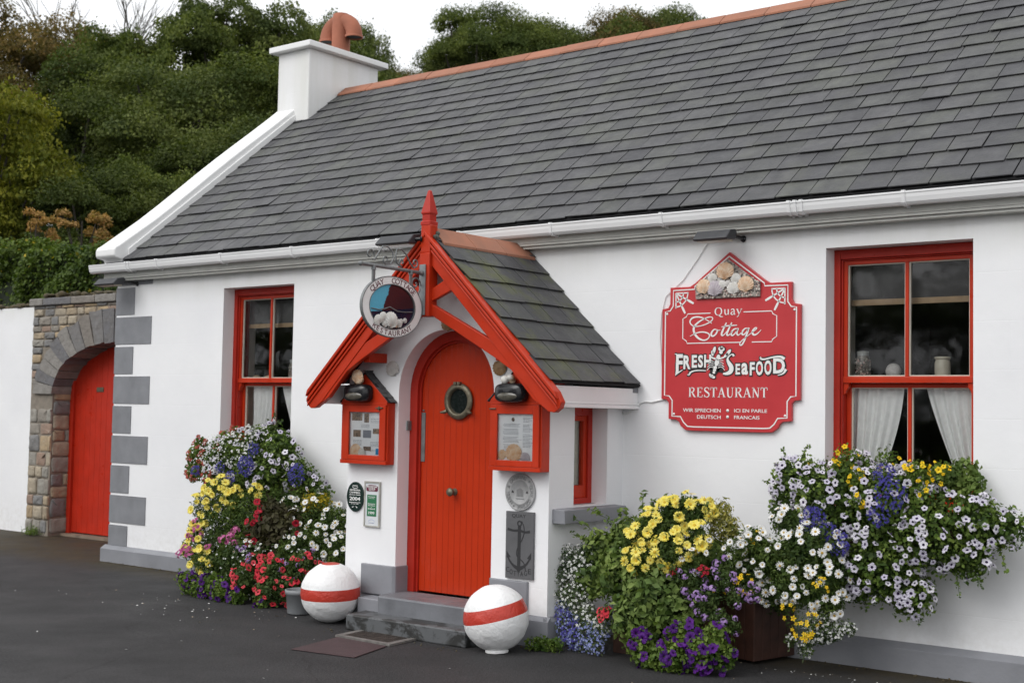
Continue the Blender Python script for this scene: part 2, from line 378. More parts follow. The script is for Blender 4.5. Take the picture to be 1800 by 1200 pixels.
fac = facade(); o = fac.build('wall', [WALL, DARKIN], CO)
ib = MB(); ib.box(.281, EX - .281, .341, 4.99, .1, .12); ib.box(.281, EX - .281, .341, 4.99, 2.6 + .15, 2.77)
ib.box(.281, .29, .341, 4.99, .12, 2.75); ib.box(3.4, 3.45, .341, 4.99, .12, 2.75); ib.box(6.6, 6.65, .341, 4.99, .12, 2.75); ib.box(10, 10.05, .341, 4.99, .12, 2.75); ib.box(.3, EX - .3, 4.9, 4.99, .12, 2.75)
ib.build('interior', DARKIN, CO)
# plinth
def plinth(x0, x1, top):
    b = MB(); b.prism([(0, .0), (-.06, .0), (-.06, top - .035), (-.003, top), (0, top)], x0, x1, 'x'); return b
p = plinth(-.06, 4.28, .168); p.box(-.06, -.001, .0005, 5.3, -.01, .135)
p.build('plinth', GREY, CO, bevel=.004); plinth(6.2, EX, .185).build('plinth', GREY, CO, bevel=.004)
# quoins: alternate long and short, 4 mm proud
for k in range(10):
    z0 = .089 + .3 * k + .008; z1 = z0 + .276; x1 = .585 if k % 2 else .30
    if k == 0: z0 = .168
    if k == 9: z1 = 2.84
    MB().box(-.006, x1, -.008, .02, z0, z1).build('quoin', GREYD, CO, bevel=.002)
    MB().box(-.008, .01, .021, .3 if k % 2 else .58, z0, z1).build('quoin', GREYD, CO, bevel=.002)
# eaves: fascia, moulding, gutter with clips
b = MB(); b.box(-.09, EX + .1, -.105, -.001, 2.858, 2.985); b.box(-.08, EX + .1, -.085, -.002, 2.838, 2.857); b.box(-.085, EX + .1, -.112, -.106, 2.875, 2.882)
b.build('fascia', FASC, CO, bevel=.003)
prof = [(-.106, 3.0), (-.106, 2.955), (-.122, 2.93), (-.15, 2.917), (-.178, 2.92), (-.192, 2.935), (-.198, 2.957), (-.2, 2.963), (-.203, 2.985), (-.208, 2.992), (-.208, 3.002), (-.196, 3.002), (-.19, 2.96), (-.15, 2.935), (-.115, 2.96), (-.112, 3.0)]
b = MB(); b.prism(prof, -.215, EX + .15, 'x', 0)
b.prism([p_ for p_ in prof[:10]], -.218, -.214, 'x', 0)
G = b.build('gutter', UPVC, CO)
def clip(x, wd):
    b = MB(); pr = [(-.104, 2.95), (-.12, 2.923), (-.15, 2.909), (-.182, 2.912), (-.2, 2.93), (-.206, 2.957), (-.211, 2.985), (-.215, 2.99), (-.215, 3.007), (-.19, 3.009), (-.19, 3.003), (-.207, 3.0), (-.2, 2.96), (-.19, 2.935), (-.175, 2.92), (-.15, 2.917), (-.122, 2.93), (-.106, 2.955)]
    b.prism(pr, x - wd, x + wd, 'x'); b.box(x - wd, x + wd, -.12, -.104, 2.905, 2.93); return b
for x, k in ((.40, 2), (.885, 1), (1.845, 1), (2.81, 1), (3.859, 3), (4.75, 1), (5.658, 1), (6.629, 1), (7.615, 3), (8.4, 1), (9.3, 1), (10.2, 1), (11.1, 1)):
    b = clip(x, .011)
    for j in range(1, k):
        q = clip(x + .045 * j, .011); b.add(q.v, q.f, 0)
    if k > 1: b.prism([(a_, c_ - .003) for a_, c_ in prof[1:10]], x, x + .045 * (k - 1), 'x')
    b.build('gutter_bracket', UPVC, G)
# roof slates
SL = .806   # slope dz/dy
def RZ(y): return 3.035 + SL * (y + .15)
cs = 1 / math.hypot(1, SL); sn_ = SL * cs
def slates(mb, x0, x1, s_len, cour, wid, org, du, dn, dx, th=.007, sx0=None, jag=.006, lift=.010):
    """courses up a slope: org = eave start, du = up-slope unit, dn = outward normal, dx = along"""
    nc = int(math.ceil(s_len / cour)); org, du, dn, dx = map(Vector, (org, du, dn, dx))
    for c in range(nc):
        a0 = c * cour; a1 = min(a0 + cour * 1.25, s_len + .02); x = x0 - random.uniform(0, wid)
        while x < x1:
            wd = wid * random.uniform(.86, 1.16); xa = max(x, x0); xb = min(x + wd, x1); x += wd
            if xb - xa < .03: continue
            gp = random.uniform(.0028, .0055)*(1 if lift > .005 else .2); ja = random.uniform(-jag, jag); l0 = lift + random.uniform(-.002, .003) * lift * 80 + th; l1 = .001
            t0 = random.uniform(-.0015, .0015)
            if random.random() < .05 and lift > .005: l0 += .005; ja -= .008
            P = []
            for (xx, sgn) in ((xa + gp, -1), (xb - gp, 1)):
                P.append((xx, a0 + ja + sgn * random.uniform(-.003, .003), l0 + sgn * t0)); P.append((xx, a1, l1 + th * 0))
            top = [org + dx * p_[0] + du * p_[1] + dn * p_[2] for p_ in P]      # 0 low-left 1 high-left 2 low-right 3 high-right
            bot = [top[0] - dn * th, top[1] - dn * th, top[2] - dn * th, top[3] - dn * th]
            mb.add(top + bot, [(0, 2, 3, 1), (0, 4, 6, 2), (0, 1, 5, 4), (2, 6, 7, 3)], 0)
rl = math.hypot(2.8, 2.8 * SL)
b = MB(); slates(b, .29, EX - .28, rl, .204, .243, (0, -.15, 3.035), (0, cs, sn_), (0, -sn_, cs), (1, 0, 0))
b.add([(.28, -.14, 3.03), (EX - .28, -.14, 3.03), (EX - .28, 2.65, RZ(2.65) - .012), (.28, 2.65, RZ(2.65) - .012), (.28, 5.45, 3.03), (EX - .28, 5.45, 3.03)], [(0, 1, 2, 3), (3, 2, 5, 4)], 1)
b.add([(.28, -.14, 3.03), (EX - .28, -.14, 3.03), (EX - .28, .0, 2.99), (.28, 0, 2.99)], [(0, 1, 2, 3)], 1)
b.build('roof', [SLATE, mat('roof_felt', (.012, .012, .013), .9, .1)], CO)
# terracotta ridge
def ridge_tiles(parent, p0, p1, wing, slope, tl=.455, th=.014, lift=.012):
    p0, p1 = Vector(p0), Vector(p1); d = (p1 - p0).normalized(); side = Vector((0, 0, 1)).cross(d).normalized(); n = max(1, int(round((p1 - p0).length / tl))); st = (p1 - p0).length / n
    b = MB()
    for i in range(n):
        a = p0 + d * (i * st + .0025); e = p0 + d * ((i + 1) * st - .0025); dz = random.uniform(-.002, .003)
        up = Vector((0, 0, 1)); vs = []
        for q in (a, e):
            for s_, h_ in ((-1, 0), (0, 1), (1, 0)):
                tip = q + side * (s_ * wing) + up * (lift + dz - (0 if h_ else wing * slope))
                vs.append(tip); 
            for s_, h_ in ((-1, 0), (0, 1), (1, 0)):
                vs.append(q + side * (s_ * wing) + up * (lift + dz - th * 1.3 - (0 if h_ else wing * slope)))
        b.add(vs, [(0, 1, 7, 6), (1, 2, 8, 7), (0, 3, 4, 1), (1, 4, 5, 2), (6, 7, 10, 9), (7, 8, 11, 10), (0, 6, 9, 3), (2, 5, 11, 8)], 0)
    return b.build('ridge_tiles', TERRA, parent, bevel=.004)
ridge_tiles(CO, (.525, 2.65, RZ(2.65) + .02), (EX - .28, 2.65, RZ(2.65) + .02), .125, SL)
# parapet coping on the gable
def coping(x0, x1):
    b = MB(); tz = lambda y: RZ(y) + .165 - .0 * y
    pts = [(-.235, 3.055), (-.255, 3.075), (-.255, 3.135), (-.235, 3.165), (-.2, 3.185)]
    pts += [(y, tz(y) - .008 * math.sin(y * 4)) for y in [i * .25 - .02 for i in range(1, 11)]] + [(2.66, tz(2.66))]
    pts += [(5.5, 3.19), (5.5, 3.0), (2.66, RZ(2.66) - .12), (0, RZ(0) - .12), (-.14, 3.0), (-.16, 3.045)]
    b.prism(pts, x0, x1, 'x'); return b
coping(-.035, .285).build('gable_coping', WHITEP, CO, bevel=.014)
coping(EX - .285, EX + .035).build('gable_coping', WHITEP, CO, bevel=.014)
b = MB(); b.prism([(-.1, 3.05), (2.66, RZ(2.66) + .03), (2.66, RZ(2.66) + .10), (-.1, RZ(-.1) + .08)], .284, .305, 'x'); b.build('mortar_fillet', WHITEP, CO, bevel=.006)
MB().box(.0, .285, -.15, -.006, 2.99, 3.055).build('kneeler', GREYD, CO, bevel=.004)
# chimney
b = MB(); b.box(-.004, .515, 2.09, 3.21, 4.2, 5.675); CH = b.build('chimney', WALL, CO, bevel=.012)
b = MB(); b.box(-.085, .60, 2.01, 3.30, 5.676, 5.745); 
b.prism([(-.04, 5.746), (.555, 5.746), (.45, 5.765), (.08, 5.765)], 2.06, 3.25, 'y'); b.build('chimney_cap', WHITEP, CH, bevel=.012)
c0 = Vector((.44, 2.65, 0)); hd = Vector((1, .05, 0)).normalized()
b = MB(); b.lathe([(.106, 5.76), (.108, 6.05), (.106, 6.16), (.10, 6.17), (.098, 6.205), (.086, 6.212), (.083, 6.19)], (c0.x, c0.y, 0), n=24)
for s_ in (-1, 1):
    pts = []; r_ = []
    for i in range(10):
        a = PI * .5 - (i / 9) * PI * .52; pts.append(c0 + hd * s_ * (.0 + .205 * math.cos(a)) + Vector((0, 0, 5.945 + .185 * math.sin(a)))); r_.append(.084 + .012 * i / 9)
    b.tube(pts, r_, 16, caps=False)
    e = pts[-1]; b.lathe([(.104, .0), (.106, .026), (.096, .03)], e - Vector((0, 0, .03)), n=18)
    b.lathe([(.094, .004), (.0, .004)], e - Vector((0, 0, .02)), n=18, mi=1)  # near-black disc stands in for the open horn mouth
b.build('chimney_pot', [TERRAP, mat('horn_mouth_black', (.01, .01, .01), .9)], CH)

# ---------------------------------------------------------------- sash windows
def sash_window(x0, x1, parent):
    yf = .13; F = MB(); w_ = x1 - x0; mr = 1.841; xm = (x0 + x1) / 2
    a, c, t, bt = x0 + .035, x1 - .035, WT - .012, WB
    # outer box frame, stepped
    F.box(x0 - .01, x0 + .042, yf, yf + .16, bt, t + .01); F.box(x1 - .042, x1 + .01, yf, yf + .16, bt, t + .01); F.box(x0 + .043, x1 - .043, yf, yf + .16, t - .052, t + .01); F.box(x0 + .043, x1 - .043, yf, yf + .16, bt, bt + .05)
    F.box(x0 + .043, x0 + .053, yf + .02, yf + .15, bt + .05, t - .053); F.box(x1 - .053, x1 - .043, yf + .02, yf + .15, bt + .05, t - .053); F.box(x0 + .054, x1 - .054, yf + .02, yf + .15, t - .062, t - .053)
    fr = F.build('window', REDT, parent, bevel=.003)
    for nm, za, zb, yy in (('upper', mr - .025, t - .063, yf + .035), ('lower', bt + .05, mr - .03, yf + .085)):
        S = MB(); L_, R_ = x0 + .054, x1 - .054; sw = .026 if nm == 'upper' else .032
        rb = .042 if nm == 'upper' else .06; rt = .026
        S.box(L_, L_ + sw, yy, yy + .045, za, zb); S.box(R_ - sw, R_, yy, yy + .045, za, zb)
        S.box(L_ + sw, R_ - sw, yy + .001, yy + .044, za, za + rb); S.box(L_ + sw, R_ - sw, yy + .001, yy + .044, zb - rt, zb)
        S.box(xm - .012, xm + .012, yy + .002, yy + .043, za + rb, zb - rt)
        if nm == 'upper':
            S.box(L_ + .001, R_ - .001, yy - .012, yy - .0005, za - .002, za + .036)
            for hx, sg in ((L_, 1), (R_, -1)):
                S.prism([(hx, za), (hx + sg * .038, za), (hx + sg * .036, za - .03), (hx + sg * .02, za - .05), (hx + sg * .014, za - .075), (hx, za - .08)], yy, yy + .04, 'y')
        so = S.build('sash', RED, fr, bevel=.0025)
        Pt = MB()   # cream glazing bead round each pane
        for q0, q1 in ((L_ + sw, xm - .012), (xm + .012, R_ - sw)):
            g0, g1 = za + rb, zb - rt; e = .007
            for bx in ((q0, q0 + e, g0, g1), (q1 - e, q1, g0, g1), (q0 + e, q1 - e, g0, g0 + e), (q0 + e, q1 - e, g1 - e, g1)):
                Pt.box(bx[0], bx[1], yy + .014, yy + .03, bx[2], bx[3])
        Pt.build('glazing_bead', PUTTY, fr)
        gl = MB(); gl.add([(L_ + sw, yy + .031, za + rb), (R_ - sw, yy + .031, za + rb), (R_ - sw, yy + .031, zb - rt), (L_ + sw, yy + .031, zb - rt)], [(0, 1, 2, 3)])
        gl.build('glass', GLASS, fr)
    sh = MB(); sh.box(x0 + .055, x1 - .055, .212, .36, mr - .024, mr + .0); sh.build('inner_shelf', WHITEP, fr, bevel=.002)
    lin = MB(); lin.box(x0 - .005, x0 + .05, .291, .36, WB, WT); lin.box(x1 - .05, x1 + .005, .291, .36, WB, WT); lin.build('lining_board', PUTTY, fr)
    return fr
for x0, x1 in wins: sash_window(x0, x1, CO)
# ================================================================ entrance porch
PC = 5.27; PY = -.9
PO = thing('entrance_porch', (PC, -.5, 0), 'gabled white entrance porch with slate roof and red bargeboards in front of the cottage', 'porch')
def PZ(x): return 2.862 - .985 * abs(x - PC)
AX, AR, AS = 5.255, .455, 1.715     # arch centre, radius, springing height
def arch_outline(r, z0, cx=AX, n=24, sp=AS):
    return [(cx - r, z0)] + [(cx - r * math.cos(PI * i / n), sp + r * math.sin(PI * i / n)) for i in range(n + 1)] + [(cx + r, z0)]
X0, X1 = 4.28, 6.203
b = MB()
gab = [(X0, 0), (X0, PZ(X0) - .07), (PC, PZ(PC) - .08), (X1, PZ(X1) - .07), (X1, 0)]
# front wall as two mirrored halves so that every face is simple
hl = [(X0, 0), (X0, PZ(X0) - .07), (PC, PZ(PC) - .08)] + [(AX, AS + AR)] + [p_ for p_ in arch_outline(AR, .0)[1:13]][::-1] + [(AX - AR, 0)]
ao = arch_outline(AR, 0)
left = [(X0, 0), (X0, PZ(X0) - .07), (PC, PZ(PC) - .08)] + [q for q in ao[:14]][::-1]
right = [(PC, PZ(PC) - .08), (X1, PZ(X1) - .07), (X1, 0)] + ao[13:][::-1]
def faces_strip(b, outer, inner, y0, y1):
    pass
def wall_ring(b, y0, y1):
    # radial fan between the arch curve and the gable outline
    pts_in = ao; n = len(pts_in)
    out = []
    for i, (x, z) in enumerate(pts_in):
        if i == 0: out.append((X0, 0)); continue
        if i == n - 1: out.append((X1, 0)); continue
        dx, dz = x - AX, z - AS
        # hit the outline
        best = 9
        for sgn in (-1, 1):
            xe = X0 if sgn < 0 else X1
            if dx * sgn > 1e-6:
                t = (xe - AX) / dx; best = min(best, t) if AS + dz * t <= PZ(xe) - .07 + 1e-6 else best
        t = 1.
        while t < 6:
            xx, zz = AX + dx * t, AS + dz * t
            if zz >= PZ(xx) - .075: best = min(best, t); break
            t += .002
        out.append((AX + dx * best, AS + dz * best))
    for i in range(n - 1):
        q = [pts_in[i], out[i], out[i + 1], pts_in[i + 1]]
        if i == 0: q = [pts_in[0], (X0, 0), (X0, AS), pts_in[1]]
        if i == n - 2: q = [pts_in[n - 2], (X1, AS), (X1, 0), pts_in[n - 1]]
        b.add([(p_[0], y0, p_[1]) for p_ in q], [(0, 1, 2, 3)]); b.add([(p_[0], y1, p_[1]) for p_ in q], [(3, 2, 1, 0)])
        # reveal
        a, c = pts_in[i], pts_in[i + 1]
        b.add([(a[0], y0, a[1]), (c[0], y0, c[1]), (c[0], y1, c[1]), (a[0], y1, a[1])], [(0, 1, 2, 3)], 0, 0 < i < n - 2)
    # corner fillers between the radial fan and the true outline corners
    for xe in (X0, X1):
        cands = [o_ for o_ in out[1:-1] if abs(o_[0] - xe) < 1e-4]; top = max(cands, key=lambda o_: o_[1]); 
        idx = out.index(top); nb = out[idx + 1] if xe == X0 else out[idx - 1]
        b.add([(top[0], y0, top[1]), (xe, y0, PZ(xe) - .07), (nb[0], y0, nb[1])], [(0, 1, 2)])
wall_ring(b, PY, PY + .26)
# side walls; the right one has a narrow window
b.box(X0, X0 + .2, PY + .26, -.001, 0, 1.66); b.add([(X0, PY + .26, 0), (X0, PY, 0), (X0, PY, 1.66 + .15), (X0, PY + .26, 1.66)], [(0, 1, 2, 3)])
SY0, SY1, SZ0, SZ1 = -.612, -.203, .935, 1.625
b.add([(X1, PY, 0), (X1, SY0, 0), (X1, SY0, 1.75), (X1, PY, 1.75)], [(0, 1, 2, 3)])
b.add([(X1, SY1, 0), (X1, 0.0, 0), (X1, 0.0, 1.75), (X1, SY1, 1.75)], [(0, 1, 2, 3)])
b.add([(X1, SY0, 0), (X1, SY1, 0), (X1, SY1, SZ0), (X1, SY0, SZ0)], [(0, 1, 2, 3)])
b.add([(X1, SY0, SZ1), (X1, SY1, SZ1), (X1, SY1, 1.75), (X1, SY0, 1.75)], [(0, 1, 2, 3)])
xi = X1 - .2
for q in ([(SY0, SZ0), (SY1, SZ0)], [(SY1, SZ0), (SY1, SZ1)], [(SY1, SZ1), (SY0, SZ1)], [(SY0, SZ1), (SY0, SZ0)]):
    b.add([(X1, *q[0]), (X1, *q[1]), (xi, *q[1]), (xi, *q[0])], [(0, 1, 2, 3)])
b.build('wall', WALL, PO)
b = MB(); b.box(X0 + .21, X1 - .21, PY + .27, -.01, .23, .24); b.box(4.5, 4.51, PY + .27, -.01, .24, 2.4); b.box(4.52, 5.98, -.02, -.01, .24, 1.9); b.box(5.6, 5.605, -.64, -.02, .24, 2.2)
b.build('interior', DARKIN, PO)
# porch plinth
b = MB(); zt = .205
b.prism([(X0 - .03, 0), (X0 - .03, zt - .03), (X0, zt), (X0 + .01, zt), (X0 + .01, 0)][::1], PY - .03, -.0, 'y')
b.build('plinth', GREY, PO, bevel=.004); b = MB()
b.prism([(X1 + .03, 0), (X1 + .03, zt - .03), (X1, zt), (X1 - .01, zt), (X1 - .01, 0)], PY - .03, -.0, 'y')
b.build('plinth', GREY, PO, bevel=.004)
for xa, xb in ((X0 - .031, 4.79), (5.83, X1 + .031)):
    b = MB(); b.prism([(PY, 0), (PY - .033, 0), (PY - .033, zt - .03), (PY - .002, zt), (PY, zt)], xa, xb, 'x'); b.build('plinth', GREY, PO, bevel=.004)
# grey blocks either side of the door
b = MB(); b.prism([(4.47, -.925), (4.79, -.925), (4.812, -.905), (4.812, -.76), (4.79, -.76), (4.78, -.89), (4.47, -.89)], .205, .425, 'z'); b.build('door_block', GREY, PO, bevel=.006)
b = MB(); b.prism([(5.70, -.905), (5.722, -.925), (6.045, -.925), (6.045, -.89), (5.72, -.89), (5.712, -.76), (5.70, -.76)], .205, .425, 'z'); b.build('door_block', GREY, PO, bevel=.006)
# steps
STEPM = mat('worn_step_paint', (.16, .165, .18), .45, .2, 5, .4, 50, rvar=.15)
m_, n_m, L_m, b_m = new_mat('flaking_step_paint'); tc_ = texco(n_m)
fl = ramp(n_m, L_m, noise(n_m, L_m, tc_, 5, 6, .65, .5), .48, .56)
L_m(mixc(n_m, L_m, fl, (.105, .11, .115), (.028, .028, .027)), b_m.inputs['Base Color']); b_m.inputs['Roughness'].default_value = .5; bumpn(n_m, L_m, b_m, fl, .4, .003); FLAKE = m_
b = MB(); b.prism([(4.80, -.77), (4.80, -1.06), (4.845, -1.125), (5.80, -1.125), (5.84, -1.06), (5.84, -.77)], .0, .236, 'z'); b.build('door_step', STEPM, PO, bevel=.012)
b = MB(); b.prism([(4.60, -.93), (4.60, -1.085), (5.86, -1.085), (5.86, -.93)], 0, .20, 'z'); b.build('side_step', GREY, PO, bevel=.008)
b = MB(); b.prism([(4.68, -1.08), (4.70, -1.30), (4.74, -1.315), (5.82, -1.30), (5.86, -1.08)], 0, .112, 'z'); b.build('lower_step', FLAKE, PO, bevel=.010)
# door frame, door
def arch_ring(r0, r1, z0, y0, y1, n=28):
    b = MB(); o_ = arch_outline(r1, z0, n=n); i_ = arch_outline(r0, z0, n=n)
    for k in range(len(o_) - 1):
        for (y, fl_) in ((y0, 0), (y1, 1)):
            q = [(o_[k][0], y, o_[k][1]), (o_[k + 1][0], y, o_[k + 1][1]), (i_[k + 1][0], y, i_[k + 1][1]), (i_[k][0], y, i_[k][1])]
            b.add(q[::-1] if fl_ else q, [(0, 1, 2, 3)])
        b.add([(i_[k][0], y0, i_[k][1]), (i_[k + 1][0], y0, i_[k + 1][1]), (i_[k + 1][0], y1, i_[k + 1][1]), (i_[k][0], y1, i_[k][1])], [(0, 1, 2, 3)], 0, True)
    return b
fb = arch_ring(AR - .072, AR + .01, .236, PY + .125, PY + .24); q = arch_ring(AR - .088, AR - .0725, .236, PY + .15, PY + .24); fb.add(q.v, q.f)
DFR = fb.build('door_frame', REDT, PO)
DY = PY + .165; DR = AR - .089
def disc_face(pts, y): return [(p_[0], y, p_[1]) for p_ in pts]
# planked arched door: each board cut by the arch
b = MB(); nb_ = 13; bw = 2 * DR / nb_
for i in range(nb_):
    xa = AX - DR + i * bw + .0008; xb = AX - DR + (i + 1) * bw - .0008
    zt = lambda x: AS + math.sqrt(max(0, DR * DR - (x - AX) ** 2))
    k = 4; pts = [(xa, .246), (xb, .246)] + [(xb + (xa - xb) * j / k, zt(xb + (xa - xb) * j / k)) for j in range(k + 1)]
    e = .004; cxm = (xa + xb) / 2
    ins = [(cxm + (p_[0] - cxm) * (1 - 1.0 * e / bw), p_[1]) for p_ in pts]
    n = len(pts); vs = disc_face(ins, DY) + disc_face(pts, DY + .0012); b.add(vs, [tuple(range(n))[::-1]] + [(j, (j + 1) % n, n + (j + 1) % n, n + j) for j in range(n)])
b.add(disc_face(arch_outline(DR, .244), DY + .006), [tuple(range(27))[::-1]])
m, n, Lk, bb = new_mat('red_door_paint'); tc = texco(n)
k_ = mixc(n, Lk, ramp(n, Lk, noise(n, Lk, tc, 3, 5), .3, .7), (.45, .031, .006), (.52, .037, .008)); Lk(k_, bb.inputs['Base Color']); bb.inputs['Roughness'].default_value = .22; bb.inputs['Specular IOR Level'].default_value = .35
mp = n.new('ShaderNodeMapping'); Lk(tc, mp.inputs[0]); mp.inputs['Scale'].default_value = (70, 70, 3); bumpn(n, Lk, bb, noise(n, Lk, mp.outputs[0], 1, 5, .6), .3, .003); REDD = m
DO = b.build('door', REDD, PO)
# porthole
b = MB(); pc = (5.258, DY, 1.652)
b.lathe([(.092, 0), (.098, .006), (.126, .01), (.134, .016), (.134, .024), (.120, .03), (.11, .034), (.098, .034), (.092, .028), (.088, .006)], pc, (0, -1, 0), 40)
for a in range(0, 360, 45): b.lathe([(0.0001, .034), (.007, .031), (.008, .024)], (pc[0] + .115 * math.cos(math.radians(a + 22)), DY, pc[2] + .115 * math.sin(math.radians(a + 22))), (0, -1, 0), 8)
for sx in (-.07, .07): b.box(pc[0] + sx * .25 - .012, pc[0] + sx * .25 + .012, DY - .048, DY - .02, pc[2] + .122, pc[2] + .142)
for ang in (215, 325):
    dx, dz = math.cos(math.radians(ang)), math.sin(math.radians(ang)); e = Vector((pc[0] + dx * .125, DY - .03, pc[2] + dz * .125))
    b.tube([e, e + Vector((dx * .03, -.012, dz * .02))], .014, 8); b.tube([e + Vector((dx * .02, -.012, dz * .015)), e + Vector((dx * .055, -.018, dz * .02))], [.012, .008], 8)
PH = b.build('porthole', BRASS, DO)
b = MB(); b.lathe([(.0, .008), (.092, .008)], pc, (0, -1, 0), 32); 
m, n, Lk, bb = new_mat('porthole_glass'); bb.inputs['Base Color'].default_value = (.008, .012, .011, 1); bb.inputs['Roughness'].default_value = .06; bumpn(n, Lk, bb, noise(n, Lk, texco(n), 25, 2), .15, .01); b.build('porthole_glass', m, PH)
b = MB(); kc = (5.225, DY, .99); b.lathe([(.026, 0), (.026, .006), (.012, .012), (.011, .03), (.026, .042), (.032, .056), (.026, .068), (.0, .072)], kc, (0, -1, 0), 20); b.build('door_knob', BRASS, DO)
b = MB(); b.box(4.888, 4.925, DY - .006, DY + .002, 1.20, 1.565); b.lathe([(0, .012), (.007, .01), (.008, .004)], (4.907, DY, 1.58), (0, -1, 0), 8); b.build('finger_plate', IRON, DO)
b = MB(); b.box(4.797, 4.818, PY + .09, PY + .124, 1.43, 1.50); b.build('hinge', IRON, DFR)
# side window
b = MB(); xf = X1 - .13
b.box(xf - .06, xf, SY0, SY0 + .05, SZ0, SZ1); b.box(xf - .06, xf, SY1 - .05, SY1, SZ0, SZ1); b.box(xf - .06, xf, SY0 + .05, SY1 - .05, SZ1 - .06, SZ1); b.box(xf - .06, xf, SY0 + .05, SY1 - .05, SZ0, SZ0 + .04)
SW = b.build('side_window', REDT, PO, bevel=.003)
b = MB(); x_ = xf - .015
b.box(x_ - .04, x_, SY0 + .051, SY0 + .09, SZ0 + .04, SZ1 - .06); b.box(x_ - .04, x_, SY1 - .09, SY1 - .051, SZ0 + .04, SZ1 - .06); b.box(x_ - .04, x_, SY0 + .09, SY1 - .09, SZ1 - .10, SZ1 - .061); b.box(x_ - .04, x_, SY0 + .09, SY1 - .09, SZ0 + .041, SZ0 + .13)
b.build('sash', RED, SW, bevel=.003)
b = MB(); b.add([(x_ - .02, SY0 + .09, SZ0 + .13), (x_ - .02, SY1 - .09, SZ0 + .13), (x_ - .02, SY1 - .09, SZ1 - .1), (x_ - .02, SY0 + .09, SZ1 - .1)], [(0, 1, 2, 3)]); b.build('glass', GLASS, SW)
b = MB(); sc_ = MB(); sc_.add([(xf - .065, SY0 - .1, SZ0), (xf - .065, SY1 + .1, SZ0), (xf - .065, SY1 + .1, SZ1), (xf - .065, SY0 - .1, SZ1)], [(0, 1, 2, 3)]); tag(sc_.build('net_curtain', mat('grey_net', (.55, .57, .50), .9, .1, 20)), 'plain grey-green curtain behind the narrow side window of the porch', 'curtain')
b.prism([(X1 + .0, SZ0 - .005), (X1 - .12, SZ0 + .002), (X1 - .12, SZ0 - .06), (X1, SZ0 - .06)], SY0 + .001, SY1 - .001, 'y'); b.prism([(X1 + .001, SZ0 - .007), (X1 + .105, SZ0 - .012), (X1 + .108, SZ0 - .105), (X1 + .001, SZ0 - .105)], -.86, -.10, 'y'); b.build('window_sill', GREY, PO, bevel=.005)
# eaves boards both sides
for s_ in (-1, 1):
    xe = PC + s_ * 1.06
    b = MB(); xs2 = sorted((xe - s_ * .035, xe)); b.box(xs2[0], xs2[1], -1.10, -.001, 1.628, 1.765)
    xs3 = sorted((xe - s_ * .03, xe + s_ * .010)); b.box(xs3[0], xs3[1], -1.10, -.001, 1.618, 1.640)
    xs3 = sorted((xe, xe + s_ * .007)); b.box(xs3[0], xs3[1], -1.10, -.001, 1.646, 1.655)
    xs4 = sorted((X1 + .001 if s_ > 0 else X0 - .001, xe - s_ * .036)); b.box(xs4[0], xs4[1], PY + .01, -.001, 1.632, 1.645)
    b.build('eaves_board', UPVC, PO, bevel=.003)
    # roof slope
    eo = Vector((PC + s_ * 1.085, -1.13, PZ(PC + 1.085) - .0)); q = math.hypot(1, .985); du = Vector((-s_ / q, 0, .985 / q)); dn = Vector((s_ * .985 / q, 0, 1 / q))
    b = MB(); slates(b, 0, 1.132, 1.085 * q, .2, .245, eo, du, dn, (0, 1, 0), th=.007)
    e1 = eo - dn * .004; t1 = e1 + du * 1.085 * q
    b.add([e1, e1 + Vector((0, 1.13, 0)), t1 + Vector((0, 1.13, 0)), t1] + [p_ - dn * .02 for p_ in (e1, e1 + Vector((0, 1.13, 0)), t1 + Vector((0, 1.13, 0)), t1)], [(0, 1, 2, 3), (4, 7, 6, 5), (0, 4, 5, 1), (0, 3, 7, 4)], 1)
    b.build('roof', [SLATE_MOSS, bpy.data.materials['roof_felt']], PO)
b = MB(); b.box(X1 + .04, X1 + .13, -.07, -.001, 1.735, 1.765); b.build('roof_flashing', GREYD, PO)
ridge_tiles(PO, (PC, -1.10, PZ(PC) + .018), (PC, -.02, PZ(PC) + .018), .12, .985, tl=.42)
b = MB(); # lead and mortar lump behind the finial
for i in range(9): b.ell((PC + random.uniform(-.07, .07), -1.115 + random.uniform(-.02, .02), 2.83 + random.uniform(-.03, .025)), (random.uniform(.015, .035), .02, random.uniform(.012, .022)), 8, 6, jit=.2)
b.build('ridge_mortar', mat('mossy_mortar', (.05, .055, .045), .9, .4, 30, 1, 60, col2=(.16, .16, .14)), PO)
